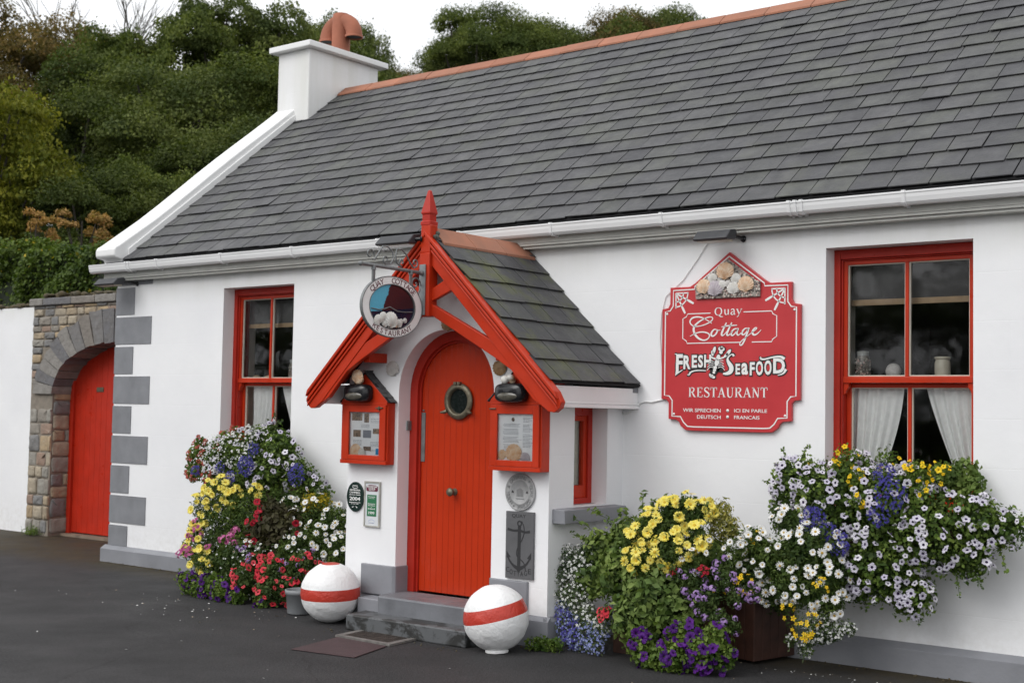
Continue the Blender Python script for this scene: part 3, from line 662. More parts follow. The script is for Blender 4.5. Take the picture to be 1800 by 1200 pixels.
# bargeboards
def BZ(d): return 2.852 - .972 * d
for s_ in (-1, 1):
    P = lambda d, z: (PC + s_ * d, z)
    b = MB(); y0, y1 = -1.15, -1.10
    body = [(0, BZ(0)), (1.165, BZ(1.165)), (1.205, BZ(1.205) - .03), (1.19, 1.61), (1.15, 1.582), (1.10, 1.588), (1.03, 1.635), (.97, 1.70), (0, 2.655)]
    b.prism([P(*q) for q in body], y0, y1, 'y')
    for off, wd, pr in ((.0, .020, .030), (.034, .016, .020), (.062, .012, .012)):
        b.prism([P(0, BZ(0) - off * 1.4 + .004), P(1.168, BZ(1.168) - off * 1.4 + .004), P(1.185, BZ(1.185) - (off + wd) * 1.4), P(0, BZ(0) - (off + wd) * 1.4)], y0 - pr, y0 + .001, 'y')
    b.build('bargeboard', RED, PO, bevel=.004)
    b = MB(); b.prism([P(.03, 2.345), P(.593, 2.072), P(.79, 1.90), P(1.08, 1.60), P(.97, 1.665), (P(.78, 1.862)), P(.64, 1.945), P(.03, 2.265)], y0 + .006, y1 - .002, 'y'); b.build('brace', RED, PO, bevel=.004)
    b = MB(); b.prism([P(.04, 2.44), P(.175, 2.505), P(.255, 2.435), P(.04, 2.352)], y0 + .008, y1 - .004, 'y'); b.build('strut', RED, PO, bevel=.004)
    # purlin end showing below the eaves
    b = MB(); xq = sorted((PC + s_ * .60, PC + s_ * .66)); b.box(xq[0], xq[1], -1.09, PY, 1.93, 2.0); b.build('bearer', RED, PO, bevel=.003)
    # boarded soffit between barge and wall
    b = MB(); b.prism([P(.02, 2.80), P(1.05, 1.79), P(1.05, 1.772), P(.02, 2.775)], -1.10, PY, 'y'); b.build('soffit', REDT, PO)
b = MB(); b.box(PC - .043, PC + .052, -1.178, -1.085, 2.245, 2.70); b.box(PC - .04, PC + .048, -1.172, -1.09, 2.70, 2.90); b.build('king_post', RED, PO, bevel=.006)
b = MB(); fx, fy = PC, -1.13
b.lathe([(.046, 2.895), (.052, 2.90), (.052, 2.925), (.042, 2.93), (.042, 2.975), (.048, 2.98), (.05, 2.99), (.012, 3.15), (.0005, 3.155)], (fx, fy, 0), (0, 0, 1), 4, sm=False, scale=(1.2, 1.2))
fo = b.build('finial', REDT, PO, bevel=.002)
# rotate the four-sided finial so its faces line up with the post
me = fo.data
for v in me.vertices:
    wx, wy = v.co.x + wl(PO).x - fx, v.co.y + wl(PO).y - fy
    c_, s2 = math.cos(PI / 4), math.sin(PI / 4); v.co.x = fx + wx * c_ - wy * s2 - wl(PO).x; v.co.y = fy + wx * s2 + wy * c_ - wl(PO).y
# ================================================================ signs and small things
WHITEL = mat('white_lettering', (.80, .80, .78), .5, .03, 10)
BLKL = mat('black_lettering', (.015, .015, .015), .5, .1)
m, n, Lk, bb = new_mat('sign_red'); tc = texco(n)
Lk(mixc(n, Lk, ramp(n, Lk, noise(n, Lk, tc, 4, 5), .3, .7), (.47, .030, .036), (.55, .042, .048)), bb.inputs['Base Color']); bb.inputs['Roughness'].default_value = .35; bumpn(n, Lk, bb, noise(n, Lk, tc, 60, 3), .08, .002); SIGNR = m
def shell_mat(name, a, b_, rings=18):
    m, n, Lk, bb = new_mat(name); tc = texco(n)
    c = mixc(n, Lk, ramp(n, Lk, noise(n, Lk, tc, 28, 4, .6), .35, .65), a, b_)
    Lk(c, bb.inputs['Base Color']); bb.inputs['Roughness'].default_value = .55; bumpn(n, Lk, bb, noise(n, Lk, tc, 120, 3), .4, .002); return m
SH_PINK = shell_mat('shell_peach', (.62, .36, .20), (.74, .60, .45)); SH_WHITE = shell_mat('shell_white', (.70, .69, .66), (.58, .55, .50))
SH_BROWN = shell_mat('shell_brown', (.24, .13, .05), (.38, .25, .13)); SH_LILAC = shell_mat('shell_lilac', (.42, .36, .40), (.52, .48, .50))
SH_DUST = shell_mat('shell_dusty', (.50, .47, .44), (.62, .60, .57))
def scallop(mb, c, r, rot=0, dome=.28, mi=0, ux=(1, 0, 0), uz=(0, 0, 1), ribs=12, ears=True):
    ux, uz = Vector(ux).normalized(), Vector(uz).normalized(); un = ux.cross(uz); cr_, sr = math.cos(rot), math.sin(rot)
    X = ux * cr_ + uz * sr; Z = uz * cr_ - ux * sr; c = Vector(c); hinge = c - Z * r * .92
    na, nr = ribs * 4, 8; vs = []; fs = []
    for i in range(na + 1):
        a = math.radians(-72 + 144 * i / na); rib = .5 + .5 * math.cos(i * PI / 2)
        R = r * (1.92 * math.cos(a) ** .62 if math.cos(a) > 0 else 0) * (1 + .03 * rib); R = max(R, r * .75)
        for j in range(nr + 1):
            t = j / nr; h = r * dome * (math.sin(PI * min(1, t * .93 + .02)) ** .8) * (1 - .25 * abs(a)) + r * .11 * rib * t
            p = hinge + X * (math.sin(a) * R * t) + Z * (math.cos(a) * R * t) + un * (h + .001); vs.append(p)
    for i in range(na):
        for j in range(nr): q = i * (nr + 1) + j; fs.append((q, q + nr + 1, q + nr + 2, q + 1))
    mb.add(vs, fs, mi, True)
    if ears:
        e = [hinge + X * (-.42 * r) - Z * .03 * r, hinge + X * (.42 * r) - Z * .03 * r, hinge + X * (.34 * r) + Z * .28 * r, hinge + X * (-.34 * r) + Z * .28 * r]
        mb.add([p + un * r * .08 for p in e] + e, [(0, 1, 2, 3), (0, 4, 5, 1), (1, 5, 6, 2), (3, 2, 6, 7), (0, 3, 7, 4)], mi)
def pebble(mb, c, r, mi=0): mb.ell(c, (r * random.uniform(.7, 1.2), r * random.uniform(.5, .9), r * random.uniform(.6, 1.1)), 7, 5, mi, .15)
def text_box(mb, txt, x0, x1, z0, z1, y, mi=0, bold=0, extr=.0015, shear=0, f=None, spacing=1.):
    t = MB(); text_mb(t, txt, (0, 0, 0), (1, 0, 0), (0, 0, 1), 1.0, 0, bold, extr=.5, shear=shear, spacing=spacing)
    a = np.array(t.v); mn, mx = a.min(0), a.max(0)
    f = f or (lambda px, pz, d: (px, y - d, pz))
    vs = [f(x0 + (p[0] - mn[0]) / (mx[0] - mn[0]) * (x1 - x0), z0 + (p[2] - mn[2]) / (mx[2] - mn[2]) * (z1 - z0), extr * (1 - (p[1] - mn[1]) / (mx[1] - mn[1]))) for p in t.v]
    mb.add(vs, t.f, mi)
# serif capitals drawn as strokes in a unit-high cell
def SER(ch):
    T, h = .15, .06; S = []
    stem = lambda x, z0=0, z1=1: S.append(([(x, z0), (x, z1)], T, 0))
    sb = lambda x, z, w=.13: S.append(([(x - w, z), (x + w, z)], .05, 0))
    if ch == 'R': stem(.2); sb(.2, .025); sb(.2, .975); S += [([(.2, .965), (.45, .97), (.62, .90), (.64, .74), (.55, .56), (.36, .50), (.2, .50)], [.06, .06, .1, .15, .1, .06, .06], 2), ([(.42, .5), (.56, .28), (.72, .02)], [.08, .15, .12], 1)]; sb(.76, .025, .07); return S, .84
    if ch == 'E': stem(.2); sb(.14, .025, .07); sb(.14, .975, .07); S += [([(.2, .975), (.62, .975)], .05, 0), ([(.2, .025), (.64, .025)], .05, 0), ([(.2, .52), (.5, .52)], .05, 0), ([(.61, .99), (.60, .78)], .05, 0), ([(.62, .01), (.66, .24)], .05, 0), ([(.49, .62), (.49, .42)], .05, 0)]; return S, .74
    if ch == 'S': S += [([(.56, .78), (.50, .93), (.33, 1.0), (.13, .92), (.10, .73), (.25, .58), (.46, .46), (.60, .30), (.54, .10), (.34, 0.), (.14, .08), (.08, .26)], [.05, .05, .06, .1, .13, .15, .16, .14, .09, .06, .05, .05], 2)]; S.append(([(.55, .98), (.57, .72)], .045, 0)); S.append(([(.08, .02), (.07, .3)], .045, 0)); return S, .66
    if ch == 'T': stem(.36); sb(.36, .025); S += [([(.03, .975), (.69, .975)], .055, 0), ([(.05, .99), (.03, .74)], .05, 0), ([(.67, .99), (.69, .74)], .05, 0)]; return S, .73
    if ch == 'A': S += [([(.12, .02), (.40, 1.0)], .06, 0), ([(.38, 1.0), (.70, .02)], .15, 0), ([(.22, .34), (.58, .34)], .05, 0)]; sb(.12, .025, .11); sb(.70, .025, .13); return S, .84
    if ch == 'U': S += [([(.18, 1), (.18, .35), (.24, .08), (.42, 0), (.58, .06), (.66, .3), (.66, 1)], [.15, .15, .13, .08, .06, .06, .06], 2)]; sb(.18, .975); sb(.66, .975, .1); return S, .82
    if ch == 'N': S += [([(.16, 0), (.16, 1)], .06, 0), ([(.14, .99), (.68, .02)], .14, 0), ([(.68, 0), (.68, 1)], .06, 0)]; sb(.16, .025, .1); sb(.1, .975, .08); sb(.68, .975, .1); return S, .84
    if ch == 'Q': S += [([(.40, 1), (.16, .92), (.06, .5), (.16, .08), (.40, 0), (.64, .08), (.74, .5), (.64, .92), (.40, 1)], [.05, .10, .16, .10, .05, .10, .16, .10, .05], 3), ([(.38, .04), (.52, -.12), (.72, -.24), (.88, -.2)], [.06, .12, .1, .05], 2)]; return S, .86
    if ch == 'u': S += [([(.14, .66), (.14, .2), (.22, .02), (.36, .04), (.46, .16)], [.13, .13, .1, .06, .05], 2), ([(.50, .66), (.50, .02)], .13, 0), ([(.04, .64), (.16, .64)], .05, 0), ([(.40, .64), (.5, .64)], .05, 0), ([(.5, .03), (.6, .03)], .05, 0)]; return S, .66
    if ch == 'a': S += [([(.10, .52), (.16, .64), (.34, .66), (.42, .52), (.42, .1), (.47, .02), (.56, .05)], [.08, .08, .07, .12, .13, .1, .05], 2), ([(.42, .40), (.2, .34), (.08, .2), (.12, .04), (.26, 0), (.42, .12)], [.05, .07, .12, .12, .08, .05], 2)]; return S, .60
    if ch == 'y': S += [([(.08, .65), (.32, .04)], .13, 0), ([(.56, .65), (.34, .1), (.22, -.2), (.08, -.26)], [.05, .05, .06, .1], 2), ([(.0, .64), (.2, .64)], .05, 0), ([(.46, .64), (.64, .64)], .05, 0)]; return S, .64
    return S, .4
def serif_text(mb, txt, x0, x1, z0, h, y, mi=0, t=.002, gap=.05):
    W = sum(SER(c)[1] + gap for c in txt) - gap; k = (x1 - x0) / W; x = x0
    for c in txt:
        S, w_ = SER(c)
        for pts, wd, sm in S:
            stroke(mb, [(x + p_[0] * k, z0 + p_[1] * h) for p_ in pts], [q * (k + h) / 2 for q in wd] if isinstance(wd, list) else wd * (k + h) / 2, y, t, mi, smooth=sm)
        x += (w_ + gap) * k

# ---------------------------------------------------------------- the big red signboard
SX = 7.085; SG = thing('signboard', (SX, -.03, 1.47), 'large shaped red signboard reading Quay Cottage Fresh Seafood Restaurant on the white wall', 'sign')
half = [(0, 2.717), (.272, 2.512), (.312, 2.489), (.474, 2.489), (.474, 2.372), (.490, 2.344), (.539, 2.336), (.539, 1.693), (.497, 1.690), (.478, 1.668), (.478, 1.552), (.415, 1.547), (.390, 1.532), (.378, 1.505), (.335, 1.475), (.25, 1.472)]
out = [(SX + a, z) for a, z in half] + [(SX - a, z) for a, z in half[::-1][:-1]]
MB().prism(out, -.030, -.003, 'y').build('board', SIGNR, SG, bevel=.003)
hb_ = [(0, 2.687), (.271, 2.489), (.274, 2.469), (.447, 2.467), (.447, 2.356), (.472, 2.322), (.511, 2.317), (.511, 1.719), (.473, 1.716), (.447, 1.684), (.447, 1.573), (.378, 1.570), (.352, 1.53), (.32, 1.503), (.27, 1.5), (0, 1.5)]
b = MB()
for s_ in (-1, 1): stroke(b, [(SX + s_ * a, z) for a, z in hb_], .0085, -.0305, .0018, smooth=0)
for a, z in ((.497, 2.30), (-.497, 2.30), (.432, 1.588), (-.432, 1.588)): b.lathe([(.0, .004), (.008, .003), (.009, 0)], (SX + a, -.0305, z), (0, -1, 0), 10)
# inner cartouche
cf_ = [(.115, 2.296), (.327, 2.296), (.338, 2.276), (.366, 2.263), (.366, 2.123), (.336, 2.104), (.330, 2.0875)]
stroke(b, [(SX + a, z) for a, z in cf_ + [(.18, 2.0875)]], .0065, -.0305, .0018, smooth=0)
stroke(b, [(SX - a - .0, z) for a, z in [(.144, 2.296)] + cf_[1:] + [(-.09, 2.0875)]], .0065, -.0305, .0018, smooth=0)
# ship's wheel corners
for s_ in (-1, 1):
    q = lambda a, z: (SX + s_ * a, z)
    cxw, czw = .426, 2.446
    for r in (.098, .062): stroke(b, [q(cxw - r * math.cos(math.radians(t)), czw - r * math.sin(math.radians(t))) for t in range(0, 91, 10)], .009, -.0305, .0018, smooth=0)
    stroke(b, [q(.425, 2.446), q(.323, 2.446)], .009, -.0305, .0018, smooth=0); stroke(b, [q(.425, 2.448), q(.425, 2.338)], .009, -.0305, .0018, smooth=0)
    for t in (28, 62):
        c_, s2 = math.cos(math.radians(t)), math.sin(math.radians(t)); stroke(b, [q(cxw - .012 * c_, czw - .012 * s2), q(cxw - .1 * c_, czw - .1 * s2)], .011, -.0305, .0018, smooth=0)
        stroke(b, [q(cxw - .1 * c_, czw - .1 * s2), q(cxw - .125 * c_, czw - .125 * s2), q(cxw - .165 * c_, czw - .165 * s2)], [.008, .018, .013], -.0305, .0018, smooth=1)
serif_text(b, 'RESTAURANT', 6.768, 7.388, 1.708, .069, -.0305)
serif_text(b, 'Q', 6.972, 7.040, 2.280, .052, -.0305); serif_text(b, 'uay', 7.045, 7.19, 2.280, .060, -.0305)
# script 'Cottage'
C1 = [(6.778, 2.137), (6.816, 2.156), (6.87, 2.168), (6.925, 2.158), (6.939, 2.137), (6.92, 2.112), (6.885, 2.105), (6.843, 2.122), (6.81, 2.16), (6.806, 2.200), (6.838, 2.232), (6.897, 2.262), (6.945, 2.272), (6.964, 2.258), (6.945, 2.235), (6.89, 2.213), (6.83, 2.203), (6.79, 2.214), (6.773, 2.24), (6.79, 2.265), (6.83, 2.275), (6.88, 2.266), (6.92, 2.245), (6.952, 2.224)]
stroke(b, C1, [.004, .006, .009, .009, .008, .008, .010, .014, .016, .016, .012, .008, .006, .007, .008, .007, .006, .007, .010, .012, .010, .008, .006, .004], -.0308, .0022, smooth=3)
def scr(pts, wd): stroke(b, pts, wd, -.0309, .0022, smooth=2)
bz = 2.136; xh = 2.184
scr([(6.995, xh - .006), (6.972, xh), (6.950, 2.160), (6.948, 2.139), (6.962, bz - .004), (6.984, 2.145), (6.998, 2.168), (6.994, xh - .004), (7.006, 2.172), (7.02, 2.176)], [.005, .008, .013, .013, .009, .011, .012, .007, .005, .004])
for x in (7.03, 7.072):
    scr([(x + .038, 2.226), (x + .014, 2.18), (x - .002, 2.148), (x + .006, bz - .002), (x + .026, 2.146), (x + .04, 2.166)], [.008, .013, .014, .009, .006, .004])
scr([(7.03, 2.197), (7.075, 2.204), (7.15, 2.206)], [.005, .009, .006])
scr([(7.155, xh - .004), (7.134, xh), (7.110, 2.164), (7.104, 2.142), (7.116, bz - .003), (7.138, 2.15), (7.156, 2.18)], [.006, .008, .013, .013, .009, .008, .006]); scr([(7.160, xh + .002), (7.148, 2.156), (7.156, bz - .002), (7.175, 2.144), (7.19, 2.162)], [.013, .013, .009, .006, .004])
scr([(7.235, xh - .002), (7.214, xh), (7.192, 2.164), (7.188, 2.144), (7.20, bz), (7.222, 2.154), (7.238, 2.182)], [.006, .008, .012, .012, .009, .008, .006]); scr([(7.242, xh + .002), (7.226, 2.14), (7.208, 2.098), (7.19, 2.068), (7.174, 2.066), (7.172, 2.082), (7.195, 2.104), (7.235, 2.132), (7.27, 2.156)], [.012, .013, .012, .010, .008, .007, .006, .005, .004])
scr([(7.27, 2.156), (7.30, 2.176), (7.302, xh + .002), (7.286, xh), (7.268, 2.162), (7.270, 2.142), (7.286, bz - .002), (7.312, 2.146), (7.335, 2.17)], [.005, .008, .008, .008, .013, .014, .011, .007, .004])
# languages line
text_box(b, 'WIR SPRECHEN', 6.727, 7.029, 1.604, 1.629, -.0305, bold=.008); text_box(b, 'DEUTSCH', 6.842, 7.029, 1.558, 1.583, -.0305, bold=.008)
text_box(b, 'ICI EN PARLE', 7.134, 7.384, 1.606, 1.630, -.0305, bold=.008); text_box(b, 'FRANCAIS', 7.134, 7.328, 1.560, 1.584, -.0305, bold=.008)
for z in (1.617, 1.573): b.lathe([(.0, .002), (.011, .002), (.011, 0)], (7.083, -.0305, z), (0, -1, 0), 14)
b.build('lettering', WHITEL, SG)
# FRESH SEAFOOD with a black keyline, and the lobster
wh = MB(); bk = MB()
def keyed(ch, x0, x1, z0, z1, bold=.035, e=.009):
    text_box(bk, ch, x0 - e + .002, x1 + e + .002, z0 - e - .001, z1 + e - .001, -.0305, bold=bold + .05, extr=.0015); text_box(wh, ch, x0, x1, z0, z1, -.0322, bold=bold, extr=.0015)
def kstroke(pts, wd, smooth=2, e=.018):
    W = wd if isinstance(wd, list) else [wd] * len(pts)
    stroke(bk, pts, [q + e for q in W], -.0305, .0013, smooth=smooth); stroke(wh, pts, W, -.0321, .0013, smooth=smooth)
for ch, x0, x1, z0, z1 in (('F', 6.668, 6.722, 1.885, 2.012), ('R', 6.728, 6.785, 1.905, 2.003), ('E', 6.796, 6.838, 1.915, 2.004), ('S', 6.846, 6.886, 1.915, 2.004), ('H', 6.895, 6.95, 1.915, 2.006)): keyed(ch, x0, x1, z0, z1)
kstroke([(6.655, 2.014), (6.672, 2.012)], [.004, .008], 0); kstroke([(6.676, 1.95), (6.676, 1.89), (6.66, 1.866), (6.72, 1.90)], [.02, .02, .014, .005], 0)
kstroke([(6.768, 1.872), (6.772, 1.866), (6.79, 1.888), (6.84, 1.897), (6.91, 1.894)], [.020, .018, .009, .008, .006])
kstroke([(7.128, 1.992), (7.12, 2.008), (7.098, 2.0), (7.075, 1.975), (7.09, 1.945), (7.112, 1.918), (7.108, 1.886), (7.078, 1.872), (7.045, 1.872)], [.018, .010, .007, .014, .026, .034, .032, .022, .010])
for ch, x0, x1, z0, z1 in (('E', 7.143, 7.178, 1.866, 1.94), ('a', 7.188, 7.238, 1.864, 1.945), ('F', 7.252, 7.290, 1.860, 1.95), ('O', 7.298, 7.352, 1.860, 1.957), ('O', 7.362, 7.416, 1.862, 1.962), ('D', 7.428, 7.515, 1.872, 1.975)): keyed(ch, x0, x1, z0, z1)
kstroke([(7.338, 1.982), (7.332, 1.974), (7.355, 1.966), (7.42, 1.982), (7.48, 1.988), (7.512, 1.97)], [.018, .014, .010, .010, .014, .02])
kstroke([(7.462, 1.86), (7.505, 1.87), (7.522, 1.9)], [.005, .01, .02])
# lobster: dark mass, then white shell pieces
for pts, wd in (([(6.995, 1.96), (6.985, 1.92), (6.965, 1.868)], [.09, .085, .05]), ([(6.93, 1.93), (7.05, 1.90)], [.05, .05])): stroke(bk, pts, wd, -.0335, .001, smooth=1)
def wpoly(cx, cz, rx, rz, a=0):
    P_ = [(cx + rx * math.cos(t) * math.cos(a) - rz * math.sin(t) * math.sin(a), cz + rx * math.cos(t) * math.sin(a) + rz * math.sin(t) * math.cos(a)) for t in [2 * PI * i / 12 for i in range(12)]]
    wh.prism(P_, -.0362, -.0346, 'y'); 
    P2 = [(cx + (p_[0] - cx) * 1.0 + (p_[0] - cx) / max(rx, rz) * .007, cz + (p_[1] - cz) + (p_[1] - cz) / max(rx, rz) * .007) for p_ in P_]; bk.prism(P2, -.0347, -.0325, 'y')
for q in ((6.975, 2.035, .012, .028, -.3), (6.962, 2.015, .010, .02, .2), (7.088, 2.018, .012, .028, -.7), (7.07, 2.0, .010, .02, -.9), (7.022, 2.045, .014, .014, 0), (7.034, 2.05, .013, .012, 0), (7.045, 2.042, .013, .013, 0), (7.030, 2.022, .014, .014, 0),
          (7.008, 1.985, .015, .022, -.3), (6.997, 1.95, .017, .026, -.25), (6.985, 1.915, .014, .012, -.3), (6.980, 1.897, .013, .010, -.3), (6.975, 1.881, .011, .009, -.3), (6.958, 1.856, .013, .010, .6), (6.972, 1.848, .014, .009, -.1), (6.945, 1.862, .008, .012, .3)): wpoly(*q)
for s_ in (-1, 1):
    for k in range(4):
        a = (6.99 + s_ * .018, 1.955 - k * .014); e = (6.99 + s_ * (.058 + .004 * k), 1.962 - k * .022); stroke(wh, [a, ((a[0] + e[0]) / 2, a[1] + .010), e], .0045, -.0346, .0012, smooth=1)
    stroke(wh, [(7.0 + s_ * .012, 1.975), (7.005 + s_ * .05, 1.985), (7.01 + s_ * .06 - .005, 2.0)], [.012, .010, .010], -.0347, .0012, smooth=1)
bk.build('lettering_outline', BLKL, SG); wh.build('seafood_lettering', WHITEL, SG)
# shell picture in the point of the sign
b = MB(); b.prism([(SX - .257, 2.397), (SX + .243, 2.397), (SX + .243, 2.487), (SX - .005, 2.668), (SX - .262, 2.480)], -.045, -.0305, 'y'); SP = b.build('shell_panel', mat('panel_grey', (.30, .27, .24), .8, .3, 40), SG, bevel=.002)
b = MB(); GRIT = [mat('grit_pale', (.52, .48, .42), .7, .2, 20), mat('grit_dark', (.14, .12, .11), .7, .3, 20), mat('grit_pink', (.50, .34, .30), .7, .2, 20)]
def in_panel(x, z):
    return 2.40 < z < 2.487 + (1 - abs(x - SX + .005) / .255) * .178 and abs(x - SX) < .25
def near_shell(x, z): return any((x - a) ** 2 + (z - c_) ** 2 < (r * .8) ** 2 for a, c_, r, _, _ in PSH)
PSH = [(7.066, 2.582, .060, 0, 0), (6.965, 2.540, .034, .3, 1), (7.148, 2.528, .036, -.2, 1), (7.226, 2.484, .055, 0, 0), (6.898, 2.482, .052, .2, 0), (6.985, 2.465, .055, 0, 3), (7.035, 2.485, .036, .5, 1), (7.130, 2.462, .044, 0, 1), (7.086, 2.494, .024, .2, 2), (7.023, 2.527, .020, 1, 2)]
k = 0
while k < 420:
    x, z = SX + random.uniform(-.255, .245), random.uniform(2.4, 2.66)
    if in_panel(x, z) and not near_shell(x, z): pebble(b, (x, -.047, z), random.uniform(.005, .010), random.choice((0, 0, 1, 1, 2))); k += 1
    else: k += .05
b.build('grit', GRIT, SP)
for a, c_, r, rt, mi in PSH:
    b = MB(); scallop(b, (a, -.047, c_), r, rt, .4, ribs=11); b.build('shell', [SH_PINK, SH_WHITE, SH_DUST, SH_LILAC][mi], SP)

# ---------------------------------------------------------------- floodlights under the eaves
def floodlight(x0, x1, y0, z, label, arm=None):
    t = thing('floodlight', ((x0 + x1) / 2, y0, z), label, 'floodlight', 'black floodlights along the eaves')
    b = MB(); b.prism([(y0 + .12, z + .0), (y0 + .0, z - .012), (y0 - .015, z + .0), (y0 + .045, z + .060), (y0 + .12, z + .072), (y0 + .14, z + .05)], x0, x1, 'x'); b.build('hood', mat('faded_black_metal', (.035, .036, .04), .5, .3, 8) if 'faded_black_metal' not in bpy.data.materials else bpy.data.materials['faded_black_metal'], t, bevel=.008)
    b = MB(); b.box(x0 + .02, x1 - .02, y0 + .015, y0 + .11, z - .016, z - .004); b.build('lamp_glass', mat('lamp_glass', (.45, .42, .33), .3, .2, 8) if 'lamp_glass' not in bpy.data.materials else bpy.data.materials['lamp_glass'], t)
    b = MB(); a = arm or ((x1 - .05, y0 + .12, z + .035), (x1 - .02, -.004, z + .02)); b.tube([a[0], a[1]], .014, 8); b.lathe([(.0, .012), (.02, .012), (.024, 0)], a[1], (Vector(a[0]) - Vector(a[1])), 12); b.build('arm', BLACKP, t); return t
floodlight(6.935, 7.20, -.27, 2.785, 'black wedge-shaped floodlight on the wall above the big red signboard')
floodlight(.03, .36, -.30, 2.785, 'black floodlight at the corner of the cottage, above the stone arch')
floodlight(4.87, 5.20, -1.26, 2.775, 'black floodlight fixed at the porch gable above the hanging oval sign', ((5.17, -1.2, 2.80), (5.245, -1.17, 2.80)))
b = MB(); b.tube([(6.90, -.012, 2.80), (6.83, -.008, 2.70), (6.70, -.008, 2.54), (6.56, -.008, 2.43), (6.525, -.008, 2.3), (6.515, -.008, 2.147), (6.53, -.008, 1.95), (6.545, -.008, 1.80)], .0035, 6); tag(b.build('cable', WHITEP), 'thin white cable looping down the wall from the floodlight to the signboard', 'cable')
b = MB(); b.tube([(6.15, -.012, 1.615), (6.19, -.01, 1.59), (6.24, -.008, 1.585), (6.30, -.008, 1.61), (6.36, -.008, 1.665), (6.40, -.008, 1.675), (6.45, -.008, 1.67), (6.55, -.008, 1.69)], .006, 6); tag(b.build('cable', WHITEP), 'short white cable between the porch eaves and the lower edge of the signboard', 'cable')

# ---------------------------------------------------------------- plaques on the porch
yp = PY - .002
t = thing('oval_plaque', (4.381, yp, .80), 'dark green oval plaque with 2004 in white, left of the porch door', 'plaque', 'award plaques beside the door')
e = [(4.381 + .089 * math.cos(2 * PI * i / 40), .917 + .113 * math.sin(2 * PI * i / 40)) for i in range(40)]
MB().prism(e, yp - .012, yp, 'y').build('plate', mat('dark_green_plate', (.006, .022, .017), .3, .2), t, bevel=.002)
b = MB()
for txt, z, hh, ww in (('GEORGINA', .961, .013, .112), ('CAMPBELL', .942, .013, .114), ('Jameson Guide', .926, .010, .116), ('2004', .888, .028, .112), ('RESTAURANT PUB & HOTEL', .870, .007, .120), ('OF THE YEAR', .860, .006, .08)): text_box(b, txt, 4.381 - ww / 2, 4.381 + ww / 2, z, z + hh, yp - .0125, bold=.02)
for i in range(2):
    z = .840 - i * .0; pts = arc(4.381, .829, .03 - .008 * i, 20, 160, 8, .016); stroke(b, pts, .004, yp - .0125, .001, smooth=0)
stroke(b, arc(4.381, .995, .03, 190, 350, 8, .014), .004, yp - .0125, .001, smooth=0); stroke(b, [(4.355, 1.0), (4.407, 1.0)], .005, yp - .0125, .001)
b.build('lettering', WHITEL, t)
t = thing('award_sign', (4.56, yp, .70), 'tall narrow framed award sign with a green panel reading 1999, left of the door', 'plaque', 'award plaques beside the door')
b = MB(); b.box(4.484, 4.637, yp - .010, yp, .704, 1.036); b.build('board', mat('framed_paper', (.68, .70, .72), .25, .03), t)
b = MB()
for q in ((4.480, 4.490, .700, 1.04), (4.631, 4.641, .700, 1.04), (4.490, 4.631, .700, .710), (4.490, 4.631, 1.028, 1.04)): b.box(q[0], q[1], yp - .016, yp - .001, q[2], q[3])
b.build('frame', mat('dull_frame', (.38, .37, .33), .4, .2, 20), t)
b = MB(); b.box(4.510, 4.606, yp - .0125, yp - .0102, .780, .940); b.build('green_panel', mat('green_print', (.03, .17, .075), .4, .1), t)
b = MB(); b.prism([(4.500, .972), (4.512, .966), (4.606, .966), (4.618, .972), (4.618, 1.002), (4.606, 1.008), (4.59, 1.013), (4.53, 1.013), (4.512, 1.008), (4.5, 1.002)], yp - .0125, yp - .0102, 'y'); b.build('maroon_badge', mat('maroon_print', (.14, .02, .045), .4, .1), t)
b = MB()
text_box(b, 'BRIDGESTONE', 4.506, 4.612, .995, 1.007, yp - .013, bold=.02, extr=.001); text_box(b, 'GUIDE', 4.524, 4.594, .980, .992, yp - .013, bold=.02, extr=.001); text_box(b, 'IRELAND', 4.53, 4.588, .970, .976, yp - .013, bold=.01, extr=.001)
for txt, z, hh, ww in (('Recommended', .922, .008, .07), ('by the critics', .910, .007, .06), ('Restaurant', .868, .010, .075), ('Best Places', .856, .009, .07), ('in', .846, .006, .01), ('Ireland', .830, .012, .07), ('1999', .793, .022, .062)): text_box(b, txt, 4.558 - ww / 2, 4.558 + ww / 2, z, z + hh, yp - .013, bold=.01, extr=.001)
b.build('lettering', WHITEL, t)
b = MB(); stroke(b, arc(4.558, .735, .032, 10, 170, 8, .02), .003, yp - .0105, .0008, smooth=0); text_box(b, 'Bord Failte', 4.53, 4.586, .728, .734, yp - .0105, extr=.001); b.build('pale_blue_print', mat('blue_print', (.35, .42, .60), .5, .1), t)
